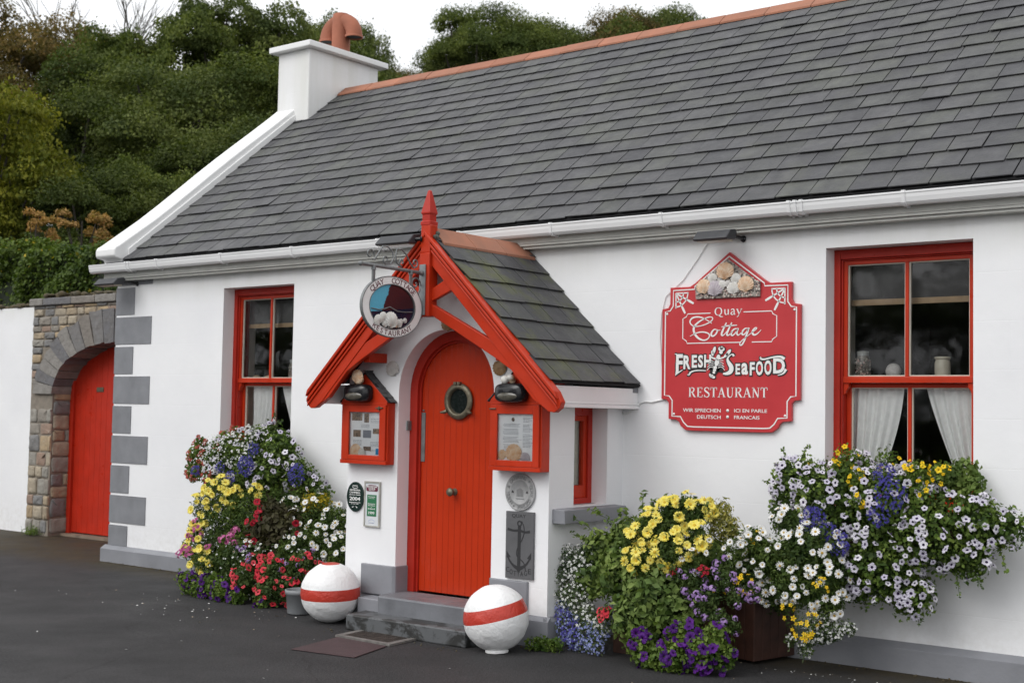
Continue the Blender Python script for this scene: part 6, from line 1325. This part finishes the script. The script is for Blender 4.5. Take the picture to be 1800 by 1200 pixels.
for k_, a_ in (('pet', (5, .5, .31, .10, .80)), ('petred', (5, .5, .22, .08, .86)), ('petpur', (5, .5, .2, .12, .86)), ('viola', (5, .2, .16, .1, .74))): FM[k_] = [FM[k_]] + [fl_mesh(FM[k_].name, trumpet(*a_, sq=q_), list(FM[k_].materials)) for q_ in (.5, .9, 1.3)]
for k_, a_ in (('daisy_y', (14, .17, .22)), ('daisy_w', (12, .16, .2))): FM[k_] = [FM[k_]] + [fl_mesh(FM[k_].name, daisy(a_[0] + q_, a_[1] + .02 * q_, a_[2] * q_), list(FM[k_].materials)) for q_ in (-1, 1, 2)]
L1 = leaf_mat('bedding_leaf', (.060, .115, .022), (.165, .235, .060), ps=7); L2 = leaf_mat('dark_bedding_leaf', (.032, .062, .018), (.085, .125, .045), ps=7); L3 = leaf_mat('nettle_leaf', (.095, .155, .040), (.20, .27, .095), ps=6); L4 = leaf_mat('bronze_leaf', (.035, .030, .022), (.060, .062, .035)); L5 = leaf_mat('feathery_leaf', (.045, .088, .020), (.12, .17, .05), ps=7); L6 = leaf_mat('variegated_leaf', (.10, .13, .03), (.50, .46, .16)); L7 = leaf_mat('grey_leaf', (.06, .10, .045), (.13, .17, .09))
STEM = mat('green_stem', (.06, .09, .03), .7, .2, 20)
FACE = nrm(np.array([[.45, -.80, .35]]))[0]
def xyz(E, ky=.75, kz=1.): return [(x, y, z, r, r * ky, r * kz) for x, y, z, r in E]
def foliage(parent, E, n, size, m, asp=.55, name='foliage', lo=.55, hi=1.06, jit=.75, down=.25, fold=.3, soft=.0):
    P, N = sample_ell(E, n, lo, hi)
    P = P + RNG.normal(size=P.shape) * (size * .35 + soft); P[:, 1] = np.minimum(P[:, 1], -.004); P[:, 2] = np.maximum(P[:, 2], .006)
    V, F = leaf_arrays(P, N, size, asp, fold, jit, down); V = V - np.array(wl(parent)); V[:, 1] = np.minimum(V[:, 1], -.003 - wl(parent).y)
    return link_me(name, tri_mesh(name, [(V, F, 0)], [m]), parent)
def blooms(parent, E, n, key, r, lo=1.0, hi=1.10, name='flower', rv=.26, face=FACE, fmin=.0, tilt=.45, inside=.93, merge=False, mind=None, up=.25):
    P, N = sample_ell(E, n * 6, lo, hi, inside, face=face, fmin=fmin)
    idx = RNG.permutation(len(P)); P, N = P[idx], N[idx]; keep = []; md = (mind if mind is not None else r * 1.05)
    for i in range(len(P)):
        if P[i, 1] > -.02 or P[i, 2] < .01: continue
        if all(((P[i] - P[j]) ** 2).sum() > md * md for j in keep): keep.append(i)
        if len(keep) >= n: break
    out = []
    for i in keep:
        nn = Vector(N[i]) * .6 + Vector(face) * .55 + Vector((random.gauss(0, tilt), random.gauss(0, tilt), random.gauss(0, tilt) + up)) * .6; nn.normalize()
        q = nn.to_track_quat('Z', 'Y'); M_ = Matrix.Translation(Vector(P[i]) - wl(parent)) @ q.to_matrix().to_4x4() @ Matrix.Rotation(random.uniform(0, 6.28), 4, 'Z') @ Matrix.Diagonal((*(Vector((1, 1, 1)) * r * random.uniform(1 - rv, 1 + rv)), 1)); out.append(M_)
    mes = FM[key] if isinstance(FM[key], list) else [FM[key]]; me = mes[0]
    sep, rest = ([], out) if merge else (out[:100], out[100:])
    for M_ in sep:
        o = bpy.data.objects.new(name, random.choice(mes)); COL.objects.link(o); o.parent = parent; o.matrix_local = M_
    if rest:
        vs = np.array([v.co[:] for v in me.vertices]); fs = [tuple(p.vertices) for p in me.polygons]; mi = [p.material_index for p in me.polygons]; V = []; F = []; MI = []
        for M_ in rest:
            o_ = len(V) * len(vs); R = np.array(M_)[:3, :3]; V.append(vs @ R.T + np.array(M_)[:3, 3]); F += [tuple(i + o_ for i in f) for f in fs]; MI += mi
        nm = name if merge else name; mm = bpy.data.meshes.new(nm); mm.from_pydata(np.concatenate(V).tolist(), [], F)
        for m in me.materials: mm.materials.append(m)
        mm.polygons.foreach_set('material_index', MI); mm.update(); o = link_me(nm + ('s' if not nm.endswith('s') else ''), mm, parent); o['kind'] = 'stuff'
    return P[keep]
def stems(parent, pts, base, r=.0016, name='stems'):
    b = MB()
    for p in pts:
        p = Vector(p); c = Vector(base) + Vector((random.uniform(-.08, .08), random.uniform(-.05, .05), 0)); m_ = p.lerp(c, .35) + Vector((0, 0, .02)); b.tube([p, m_, p.lerp(c, .8)], r, 3, caps=False)
    o = b.build(name, STEM, parent); o['kind'] = 'stuff'; return o
def sprays(parent, roots, tips, n, size, m, name='trailing_shoot'):
    for a, e in zip(roots, tips):
        a, e = Vector(a), Vector(e); mid = a.lerp(e, .5) + Vector((random.uniform(-.02, .02), random.uniform(-.02, .02), .03)); b = MB(); b.tube([a, mid, e], [.003, .0025, .0015], 5, caps=False); k = n; P = []; N = []
        for i in range(k):
            t_ = (i + .5) / k; p = a.lerp(mid, t_ * 2) if t_ < .5 else mid.lerp(e, t_ * 2 - 1); P.append(tuple(p + Vector((random.uniform(-1, 1), random.uniform(-1, 1), random.uniform(-1, 1))) * size * .4)); N.append((random.gauss(.2, .4), random.gauss(-.4, .4), .8))
        V, F = leaf_arrays(np.array(P), nrm(np.array(N)), size, .6, .2, .4, .3); V = V - np.array(wl(parent)); o = b.build(name, [STEM, m], parent)
        me = o.data; me2 = tri_mesh(name, [(np.array([v.co[:] for v in me.vertices]), np.array([t for p_ in me.polygons for t in ((p_.vertices[0], p_.vertices[1], p_.vertices[2]), (p_.vertices[0], p_.vertices[2], p_.vertices[3]))]), 0), (V, F, 1)], [STEM, m]); o.data = me2

# ---- containers
t = thing('window_box', (8.30, -.17, .80), 'dark wooden window box under the right-hand window, buried in petunias', 'window box', 'window boxes'); BOXM = mat('dark_stained_wood', (.055, .022, .014), .55, .3, 10, .3, 50)
b = MB(); b.box(7.80, 8.80, -.28, -.008, .80, .98); b.build('box', BOXM, t, bevel=.004)
t = thing('window_box', (2.35, -.17, .80), 'dark wooden window box under the left-hand window, buried in flowers', 'window box', 'window boxes'); b = MB(); b.box(1.80, 2.85, -.28, -.008, .80, .98); b.build('box', BOXM, t, bevel=.004)
ca, sa = math.cos(-.21), math.sin(-.21); pcx, pcy = 7.53, -.471
def pl(u, v_): return (pcx - u * ca + v_ * -sa * 0 + v_ * .20, pcy - u * sa + v_ * .97)
t = thing('planter', (*pl(.22, .2), 0), 'square dark brown wooden planter standing on the asphalt between the flower clumps', 'planter')
def boards(b, p0, p1, z0, z1, n, th=.018):
    p0, p1 = Vector(p0), Vector(p1); d = (p1 - p0) / n; nr_ = Vector((d.y, -d.x)).normalized() * th
    for i in range(n):
        a = p0 + d * (i + .02); e = p0 + d * (i + .98); k = .12 * (z1 - z0) * 0
        b.prism([tuple(a), tuple(e), tuple(e - nr_), tuple(a - nr_)], z0, z1, 'z')
for a, e, n_ in ((pl(.46, 0), pl(0, 0), 6), (pl(0, 0), pl(0, .42), 5), (pl(0, .42), pl(.46, .42), 5), (pl(.46, .42), pl(.46, 0), 5)):
    b = MB(); boards(b, a, e, .02, .44, n_); b.build('side', BOXM, t, bevel=.003)
b = MB(); b.prism([pl(.44, .02), pl(.02, .02), pl(.02, .4), pl(.44, .4)], .025, .40, 'z'); b.build('compost', bpy.data.materials['compost'], t)
t = thing('planter', (7.0, -.55, 0), 'low dark planter hidden under the lemon daisies and green leaves right of the porch', 'planter'); b = MB(); b.box(6.62, 7.22, -.72, -.30, .0, .30); b.build('side', BOXM, t, bevel=.004)
t = thing('planter', (3.0, -.55, 0), 'low dark planter hidden under the flowers left of the porch', 'planter'); b = MB(); b.box(2.5, 3.7, -.72, -.30, .0, .30); b.build('side', BOXM, t, bevel=.004)
def plant(x, y, z, label, name='flowering_plant', cat='plant', g=None): return thing(name, (x, y, z), label, cat, g)
GR, GL = 'flowers right of the porch', 'flowers left of the porch'
# ---- right-hand window box
E = xyz([(7.71, -.25, 1.15, .17), (7.97, -.3, 1.06, .24), (8.34, -.3, 1.01, .27), (8.63, -.3, .92, .25), (8.32, -.32, .7, .24), (8.49, -.3, .53, .15), (8.16, -.3, .56, .13), (8.89, -.28, .97, .17), (9.04, -.25, .95, .12), (8.83, -.28, .78, .14), (8.09, -.22, 1.22, .15), (8.46, -.22, 1.12, .18), (7.62, -.22, .98, .11)], .8)
t = plant(8.3, -.25, .95, 'big cascade of pale lilac petunias with purple throats spilling from the right-hand window box', 'petunia_plant', g=GR)
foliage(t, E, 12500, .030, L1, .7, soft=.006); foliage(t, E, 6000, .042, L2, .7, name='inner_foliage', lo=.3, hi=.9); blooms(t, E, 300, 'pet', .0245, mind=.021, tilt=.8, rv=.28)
sprays(t, [(8.5, -.3, .48), (8.72, -.3, .72), (9.0, -.25, .85), (7.66, -.25, 1.2), (7.6, -.25, 1.08), (8.8, -.28, .7), (9.1, -.25, .95), (8.3, -.3, .47), (7.72, -.24, 1.28)], [(8.55, -.32, .34), (8.80, -.33, .54), (9.06, -.28, .70), (7.62, -.27, 1.38), (7.48, -.27, 1.16), (8.93, -.33, .60), (9.17, -.28, 1.02), (8.22, -.33, .40), (7.80, -.26, 1.40)], 26, .028, L1)
EL = xyz([(8.43, -.47, 1.12, .10), (8.37, -.42, 1.24, .07), (7.95, -.5, .94, .09), (8.12, -.53, .82, .08), (8.38, -.52, 1.0, .07), (8.05, -.52, .88, .06)], .5)
t = plant(8.2, -.4, .95, 'deep blue lobelia trailing between the pale petunias of the right-hand window box', 'lobelia', g=GR); foliage(t, EL, 500, .018, L2, .4); blooms(t, EL, 620, 'lob', .0085, lo=.8, mind=.006, merge=True, name='blossom')
EV = xyz([(8.06, -.28, 1.33, .08), (8.18, -.40, 1.21, .06), (8.32, -.25, 1.33, .07), (8.54, -.35, 1.25, .08), (8.66, -.3, 1.26, .07), (8.25, -.52, 1.08, .04), (8.6, -.4, 1.16, .04), (7.83, -.3, 1.30, .03)], .6)
t = plant(8.4, -.3, 1.2, 'golden yellow violas along the top of the right-hand window box', 'viola', g=GR); foliage(t, EV, 900, .026, L1, .5); blooms(t, EV, 46, 'viola', .0185, mind=.022)
EI = xyz([(8.74, -.12, 1.25, .10), (8.64, -.18, 1.20, .09), (8.78, -.15, 1.14, .09), (8.83, -.16, 1.2, .06)], .7)
t = plant(8.74, -.15, 1.1, 'plain light green ivy-leaved clump at the right end of the right-hand window box', 'ivy_plant', g=GR); foliage(t, EI, 1100, .036, L3, .8)
# ---- around the brown planter
EW = xyz([(7.78, -.5, .91, .11), (7.99, -.5, .79, .15), (7.86, -.53, .74, .14), (7.69, -.56, .70, .12), (7.57, -.56, .78, .10), (8.03, -.5, .62, .13), (8.06, -.5, .46, .09), (7.91, -.5, .52, .14), (7.81, -.55, .57, .13), (7.55, -.5, .62, .1), (7.62, -.45, .5, .1)], .8)
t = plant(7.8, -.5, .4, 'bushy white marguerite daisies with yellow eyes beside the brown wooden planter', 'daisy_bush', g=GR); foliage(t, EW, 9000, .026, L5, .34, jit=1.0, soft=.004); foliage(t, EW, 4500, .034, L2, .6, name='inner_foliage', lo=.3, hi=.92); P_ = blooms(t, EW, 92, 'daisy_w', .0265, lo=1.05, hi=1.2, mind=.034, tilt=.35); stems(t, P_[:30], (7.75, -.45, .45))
EB = xyz([(7.61, -.74, .53, .07), (7.89, -.63, .34, .07), (7.95, -.63, .28, .06), (7.61, -.6, .82, .04), (8.06, -.63, .56, .05), (7.44, -.76, .48, .04), (7.84, -.62, .42, .04), (7.99, -.60, .34, .05)], .5)
EM = xyz([(7.55, -.42, .62, .16), (7.74, -.35, .62, .18), (7.42, -.45, .60, .13), (7.66, -.40, .46, .12), (7.92, -.3, .6, .16)], .8)
t = plant(7.6, -.4, .4, 'dark green leaves filling in behind the white daisies and the brown planter', 'leafy_plant', g=GR); foliage(t, EM, 5200, .034, L2, .55); foliage(t, EM, 1800, .03, L1, .5, name='young_foliage')
t = plant(7.8, -.6, .3, 'golden star-flowered bidens hanging over the brown wooden planter', 'bidens', g=GR); foliage(t, EB, 700, .02, L5, .25); blooms(t, EB, 52, 'bidens', .017, mind=.018, tilt=.35)
ET = xyz([(7.98, -.5, .27, .09), (8.07, -.48, .29, .08), (7.91, -.52, .15, .05), (7.83, -.55, .20, .04), (8.02, -.48, .36, .07), (8.16, -.45, .30, .05)], .7)
t = plant(8.0, -.48, .1, 'tiny white flowers trailing almost to the ground right of the brown planter', 'trailing_plant', g=GR); foliage(t, ET, 1800, .020, L2, .5); blooms(t, ET, 170, 'tiny', .0095, lo=.7, mind=.012, merge=True, name='blossom'); sprays(t, [(7.92, -.55, .2), (7.86, -.57, .22)], [(7.93, -.6, .08), (7.84, -.6, .14)], 10, .012, L7)
EU = xyz([(7.29, -.83, .51, .08), (7.39, -.83, .41, .09), (7.48, -.78, .55, .07), (7.5, -.86, .32, .07), (7.56, -.78, .46, .06), (7.57, -.82, .29, .05), (7.22, -.83, .57, .06), (7.14, -.83, .6, .05), (7.66, -.74, .5, .05), (7.42, -.7, .62, .07)], .7)
t = plant(7.4, -.75, .2, 'mauve verbena with round flower heads left of the brown wooden planter', 'verbena', g=GR); foliage(t, EU, 2600, .028, L2, .45); blooms(t, EU, 40, 'verb', .025, mind=.034, name='flower_head')
E2 = xyz([(7.24, -.78, .65, .08), (7.34, -.7, .72, .07), (7.48, -.64, .75, .07), (7.18, -.76, .60, .04)], .7)
t = plant(7.35, -.65, .5, 'sparse white daisies between the lemon daisies and the variegated shrub', 'daisy_bush', g=GR); foliage(t, E2, 1100, .024, L5, .25); blooms(t, E2, 17, 'daisy_w', .024, lo=1.05, hi=1.2, mind=.036)
EF = xyz([(7.36, -.82, .60, .04), (7.16, -.84, .585, .025)], .6)
t = plant(7.36, -.8, .5, 'small crimson fuchsia blooms above the mauve verbena', 'fuchsia', g=GR); foliage(t, EF, 120, .03, L2, .4); blooms(t, EF, 14, 'crim', .014, mind=.014, tilt=.8)
EVG = xyz([(7.31, -.5, .86, .10), (7.29, -.5, .95, .08), (7.36, -.48, .84, .07)], .8)
t = plant(7.31, -.5, .5, 'small yellow and green variegated shrub right of the lemon daisies', 'variegated_shrub', g=GR); foliage(t, EVG, 900, .040, L6, .25, jit=.6, down=-.5)
EY = xyz([(6.95, -.75, .83, .12), (7.14, -.65, .95, .11), (7.05, -.7, .95, .09), (6.91, -.85, .64, .09), (7.11, -.8, .72, .11), (7.24, -.7, .80, .08), (6.81, -.8, .76, .06), (7.24, -.6, .96, .06), (7.04, -.75, .79, .13)], .8)
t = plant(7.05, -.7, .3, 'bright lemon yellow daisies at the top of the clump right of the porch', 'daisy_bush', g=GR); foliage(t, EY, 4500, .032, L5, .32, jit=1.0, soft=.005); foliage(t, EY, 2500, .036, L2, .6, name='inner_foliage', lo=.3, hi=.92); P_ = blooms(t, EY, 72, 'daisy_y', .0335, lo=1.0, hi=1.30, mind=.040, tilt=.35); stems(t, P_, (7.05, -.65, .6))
EG = xyz([(6.73, -.75, .52, .2), (6.99, -.8, .4, .23), (6.48, -.65, .66, .13), (6.92, -.88, .26, .18), (7.16, -.8, .31, .18), (6.46, -.72, .46, .13), (7.2, -.62, .54, .16), (6.62, -.55, .76, .12), (7.23, -.5, .66, .13), (6.75, -.55, .8, .08)], .8)
t = plant(6.9, -.7, .1, 'large plain green nettle-leaved plant under the lemon daisies', 'leafy_plant', g=GR); foliage(t, EG, 5200, .052, L3, .62, jit=.55, down=.35); foliage(t, EG, 2500, .05, L2, .6, name='inner_foliage', lo=.4, hi=.85)
sprays(t, [(6.5, -.62, .70), (6.55, -.58, .75), (6.45, -.65, .66), (6.72, -.52, .82), (6.62, -.55, .84), (6.7, -.55, .84)], [(6.23, -.78, .90), (6.37, -.66, .93), (6.28, -.74, .76), (6.70, -.50, 1.06), (6.52, -.52, .93), (6.82, -.52, 1.02)], 22, .046, L3)
EP = xyz([(7.06, -1.02, .10, .10), (7.27, -1.03, .09, .11), (7.44, -.98, .13, .11), (7.51, -.93, .22, .09), (7.29, -.95, .2, .11), (7.56, -.93, .11, .08), (6.99, -.98, .17, .08), (7.15, -1.03, .05, .09)], .8)
t = plant(7.3, -1.0, 0, 'deep purple petunias sprawling on the asphalt in front of the brown planter', 'petunia_plant', g=GR); foliage(t, EP, 3600, .032, L1, .7); blooms(t, EP, 46, 'petpur', .034, mind=.034, tilt=.9)
ELB = xyz([(6.32, -.8, .14, .10), (6.45, -.85, .07, .10), (6.21, -.75, .24, .08), (6.62, -.88, .15, .08), (6.61, -.92, .06, .07), (6.52, -.86, .12, .09)], .8)
t = plant(6.4, -.8, 0, 'pale and bright blue lobelia by the corner of the porch', 'lobelia', g=GR); foliage(t, ELB, 1800, .018, L7, .4); blooms(t, ELB, 420, 'lobs', .0095, lo=.85, mind=.009, merge=True, name='blossom'); blooms(t, xyz([(6.4, -.86, .10, .09), (6.27, -.8, .2, .06)], .8), 160, 'lob', .009, lo=.9, mind=.009, merge=True, name='dark_blossom')
ETW = xyz([(6.2, -.75, .47, .08), (6.24, -.7, .58, .09), (6.2, -.75, .34, .08), (6.36, -.78, .34, .10), (6.36, -.74, .52, .09), (6.38, -.7, .63, .07), (6.5, -.84, .22, .08), (6.64, -.9, .2, .06)], .8)
t = plant(6.3, -.72, .1, 'airy plant covered in tiny white flowers against the porch corner', 'gypsophila', g=GR); foliage(t, ETW, 5200, .020, L7, .45, soft=.008); blooms(t, ETW, 330, 'tiny', .0098, lo=.85, hi=1.25, mind=.013, merge=True, name='blossom')
EX_ = xyz([(6.71, -.95, .28, .05)], .6); t = plant(6.7, -.93, .2, 'single pink pelargonium head low in the green leaves right of the porch', 'pelargonium', g=GR); foliage(t, EX_, 60, .03, L2, .8); blooms(t, EX_, 8, 'petred', .022, mind=.02); 
for o in [c for c in t.children if c.name.startswith('flower')]: pass
EWD = xyz([(6.26, -1.0, .04, .07), (6.20, -1.04, .04, .06), (6.33, -.98, .04, .06)], .8, .7); t = plant(6.26, -1.02, 0, 'small green weeds at the foot of the porch wall beside the right stone ball', 'weeds', g=None); foliage(t, EWD, 420, .028, L1, .7)
# ---- left-hand window box
E = xyz([(2.46, -.3, 1.16, .21), (2.85, -.3, 1.20, .18), (2.80, -.33, 1.02, .20), (3.06, -.3, 1.02, .14), (2.15, -.3, 1.15, .19), (2.0, -.3, 1.08, .13), (2.45, -.33, .98, .18), (3.22, -.3, .94, .13), (3.36, -.3, .86, .10), (2.62, -.22, 1.30, .15)], .8)
t = plant(2.6, -.28, 1.0, 'pale lilac petunias mounded in the left-hand window box', 'petunia_plant', g=GL); foliage(t, E, 7000, .030, L1, .7, soft=.006); foliage(t, E, 3500, .042, L2, .7, name='inner_foliage', lo=.3, hi=.9); blooms(t, xyz([(2.9, -.3, 1.2, .18), (2.8, -.33, 1.02, .21), (3.1, -.3, 1.02, .14), (3.28, -.3, .92, .13), (2.5, -.33, 1.0, .2), (2.66, -.22, 1.3, .16), (2.2, -.33, 1.12, .2), (2.42, -.34, 1.25, .14), (2.08, -.36, .98, .13)], .8), 112, 'pet', .0265, mind=.032, tilt=.8, rv=.28)
sprays(t, [(2.65, -.22, 1.4), (2.7, -.22, 1.38), (3.4, -.3, .88), (2.45, -.25, 1.3)], [(2.66, -.2, 1.55), (2.78, -.22, 1.47), (3.5, -.32, .93), (2.42, -.25, 1.42)], 22, .03, L2)
EC = xyz([(1.78, -.35, 1.11, .10), (1.80, -.38, .98, .09), (2.03, -.4, .94, .07), (1.77, -.3, 1.23, .07), (2.05, -.25, 1.30, .06), (2.12, -.2, 1.36, .05), (2.17, -.42, 1.2, .04), (1.9, -.36, 1.02, .06)], .7)
t = plant(1.85, -.33, .95, 'coral red trailing pelargoniums at the left end of the left-hand window box', 'pelargonium', g=GL); foliage(t, EC, 1400, .03, L1, .8); blooms(t, EC, 60, 'coral', .018, mind=.024, name='flower_head')
ETL = xyz([(2.06, -.37, 1.17, .15), (2.38, -.40, 1.20, .17), (2.47, -.36, 1.30, .12), (2.10, -.40, 1.0, .12), (2.62, -.44, 1.13, .10), (2.66, -.3, 1.36, .08)], .7)
t = plant(2.3, -.36, 1.0, 'tiny white flowers filling the left half of the left-hand window box', 'trailing_plant', g=GL); foliage(t, ETL, 1800, .016, L7, .4); blooms(t, ETL, 300, 'tiny', .0105, lo=.9, hi=1.15, mind=.012, merge=True, name='blossom')
ELL = xyz([(2.64, -.50, 1.07, .09), (2.69, -.46, 1.22, .06), (2.3, -.50, 1.05, .05), (3.2, -.42, 1.02, .09), (1.91, -.46, 1.0, .05), (2.45, -.5, .97, .06)], .6)
t = plant(2.7, -.45, .95, 'deep blue lobelia patches in the left-hand window box', 'lobelia', g=GL); foliage(t, ELL, 500, .018, L2, .4); blooms(t, ELL, 430, 'lob', .0098, lo=.8, mind=.009, merge=True, name='blossom')
# ---- left ground clump
EY = xyz([(2.35, -.55, .83, .13), (2.21, -.6, .70, .11), (2.27, -.7, .51, .09), (2.30, -.75, .37, .11), (2.50, -.85, .27, .09), (2.54, -.55, .81, .09), (2.28, -.62, .61, .07), (2.76, -.5, .85, .06), (2.41, -.66, .62, .05), (2.60, -.9, .24, .06)], .8)
t = plant(2.4, -.6, .1, 'lemon yellow daisies down the outer side of the left flower clump', 'daisy_bush', g=GL); foliage(t, EY, 4500, .032, L5, .32, jit=1.0, soft=.005); P_ = blooms(t, EY, 66, 'daisy_y', .0345, lo=1.05, hi=1.2, mind=.042, tilt=.35); stems(t, P_, (2.6, -.5, .5))
EG = xyz([(2.46, -.5, .61, .22), (2.40, -.58, .36, .2), (2.72, -.5, .66, .22), (2.7, -.58, .34, .22), (2.95, -.45, .72, .17), (2.66, -.7, .21, .18)], .8)
t = plant(2.6, -.5, .05, 'feathery green foliage filling the middle of the left flower clump', 'leafy_plant', g=GL); foliage(t, EG, 8500, .034, L5, .3, jit=.9); foliage(t, EG, 1500, .05, L2, .6, name='inner_foliage', lo=.4, hi=.85)
ED = xyz([(3.12, -.6, .61, .17), (3.34, -.55, .58, .16), (3.22, -.6, .43, .15), (2.98, -.6, .51, .12), (3.06, -.58, .72, .09)], .8)
t = plant(3.2, -.55, .05, 'bronze-leaved dahlia with a few crimson blooms in the left flower clump', 'dahlia', g=GL); foliage(t, ED, 2300, .062, L4, .6, jit=.6, down=.3); blooms(t, xyz([(3.0, -.62, .77, .05), (3.05, -.70, .66, .05), (2.96, -.7, .63, .04), (3.5, -.66, .61, .05), (3.01, -.74, .48, .04)], .7), 15, 'crim', .030, mind=.03, tilt=.7)
EW = xyz([(3.14, -.4, .8, .08), (3.54, -.48, .72, .15), (3.74, -.48, .65, .14), (3.67, -.57, .51, .17), (3.46, -.62, .47, .13), (3.87, -.55, .44, .14), (3.42, -.48, .64, .15), (3.38, -.68, .4, .10), (2.97, -.75, .37, .11), (3.08, -.8, .25, .08), (3.92, -.58, .33, .09), (3.16, -.45, .72, .10), (3.9, -.4, .6, .12)], .8)
t = plant(3.6, -.5, .05, 'white marguerite daisies between the left flower clump and the porch wall', 'daisy_bush', g=GL); foliage(t, EW, 9000, .028, L5, .32, jit=1.0, soft=.006); foliage(t, EW, 4000, .034, L2, .6, name='inner_foliage', lo=.3, hi=.92); P_ = blooms(t, EW, 98, 'daisy_w', .026, lo=1.05, hi=1.2, mind=.036, tilt=.35); stems(t, P_[:60], (3.55, -.45, .3))
EVG = xyz([(3.49, -.52, .80, .08), (3.62, -.5, .82, .06)], .8); t = plant(3.55, -.5, .5, 'small golden-leaved spray above the left white daisies', 'variegated_shrub', g=GL); foliage(t, EVG, 300, .04, leaf_mat('golden_leaf', (.45, .33, .02), (.28, .26, .04)), .3, down=-.4)
ER = xyz([(3.19, -.95, .20, .12), (3.47, -.9, .25, .14), (3.72, -.8, .34, .10), (3.50, -.97, .12, .12), (3.64, -.92, .13, .11), (3.66, -.82, .27, .12), (3.21, -.85, .31, .08), (3.03, -.97, .17, .06), (3.82, -.74, .30, .07)], .8)
t = plant(3.4, -.9, 0, 'red petunias at the front of the left flower clump beside the grey pot', 'petunia_plant', g=GL); foliage(t, ER, 3600, .030, L2, .7); blooms(t, ER, 62, 'petred', .029, mind=.038, tilt=.7, rv=.3)
EPL = xyz([(2.51, -.96, .09, .09), (2.80, -.98, .10, .11), (2.68, -.98, .06, .10), (3.0, -1.0, .08, .11), (3.2, -1.03, .05, .07), (3.48, -1.03, .05, .06), (2.40, -.93, .12, .06)], .8)
t = plant(2.8, -.98, 0, 'deep purple petunias on the asphalt at the foot of the left flower clump', 'petunia_plant', g=GL); foliage(t, EPL, 2600, .032, L1, .7); blooms(t, EPL, 38, 'petpur', .033, mind=.036, tilt=.9)
EK = xyz([(2.32, -.72, .56, .05), (2.31, -.76, .47, .05), (2.32, -.86, .34, .06), (2.81, -.74, .48, .06), (2.54, -.78, .39, .03), (2.70, -.78, .44, .04)], .7)
t = plant(2.5, -.75, .2, 'pink verbena heads among the left lemon daisies', 'verbena', g=GL); foliage(t, EK, 260, .028, L1, .5); blooms(t, EK, 15, 'verbp', .036, mind=.05, name='flower_head')
EBL = xyz([(3.15, -.75, .21, .24), (3.57, -.7, .24, .20), (2.72, -.75, .17, .2), (2.9, -.8, .34, .12)], .8)
t = plant(3.1, -.75, 0, 'dark low foliage with small white and mauve flowers at the base of the left clump', 'ground_plant', g=GL); foliage(t, EBL, 5200, .034, L2, .55); blooms(t, EBL, 130, 'tiny', .0105, mind=.02, merge=True, name='blossom'); blooms(t, xyz([(3.1, -.9, .34, .1), (3.6, -.82, .3, .1), (3.75, -.8, .42, .06)], .8), 16, 'verb', .022, mind=.034, name='flower_head')
# ---- other greenery
def tuft(x, y, r, z, label, m=L1, n=350, name='grass_tuft'):
    t = thing(name, (x, y, z), label, 'weed'); P = np.stack([RNG.normal(size=n) * r * .4 + x, RNG.normal(size=n) * r * .3 + y, np.abs(RNG.normal(size=n)) * r * .35 + z + .01], 1); N = np.tile([[0, -.6, .8]], (n, 1)).astype(float)
    V, F = leaf_arrays(P, nrm(N), .035, .25, .1, .9, -.6); V -= np.array([x, y, z]); link_me('foliage', tri_mesh('foliage', [(V, F, 0)], [m]), t)
tuft(-2.86, .93, .14, 0, 'small bright green weed at the foot of the stone gateway pier')
tuft(-.9, 1.15, .35, gtop + .09, 'wild reddish-green plants growing on top of the stone gateway by the cottage corner', leaf_mat('wild_leaf', (.06, .09, .02), (.28, .12, .05)), 900, 'wall_plant')
# fallen petals on the asphalt
b = MB()
for i in range(130):
    k = random.random()
    if k < .45: x, y = random.gauss(8.2, .5), -.75 - abs(random.gauss(0, .16)) + .35
    elif k < .8: x, y = random.gauss(3.3, .7), -1.15 - abs(random.gauss(0, .35))
    else: x, y = random.uniform(1, 8), random.uniform(-3, -1.2)
    if y > -.07 or (4.2 < x < 6.3 and y > -1.35): continue
    a = random.uniform(0, 6.28); r = random.uniform(.004, .011) * (1.8 if random.random() < .06 else 1); c_, s_ = math.cos(a) * r, math.sin(a) * r
    b.add([(x + c_, y + s_, .004), (x - s_ * .6, y + c_ * .6, .006 + r * .3), (x - c_, y - s_, .004), (x + s_ * .6, y - c_ * .6, .005)], [(0, 1, 2, 3)], 0 if random.random() < .7 else 1)
tag(b.build('fallen_petals', [PM['white'], mat('faded_petal', (.35, .28, .2), .8)]), 'pale fallen petals scattered on the asphalt near the flowers', 'petals', kind='stuff')
b = MB()
for i in range(260):
    x = random.uniform(.1, 9.5); y = -.07 - abs(random.gauss(0, .05)); 
    if 4.2 < x < 6.3: y -= .9 + (.4 if 4.6 < x < 5.9 else 0)
    pebble(b, (x, y, .004), random.uniform(.003, .009))
tag(b.build('grit', MOSS), 'loose grit and moss crumbs along the foot of the cottage wall', 'grit', kind='stuff')
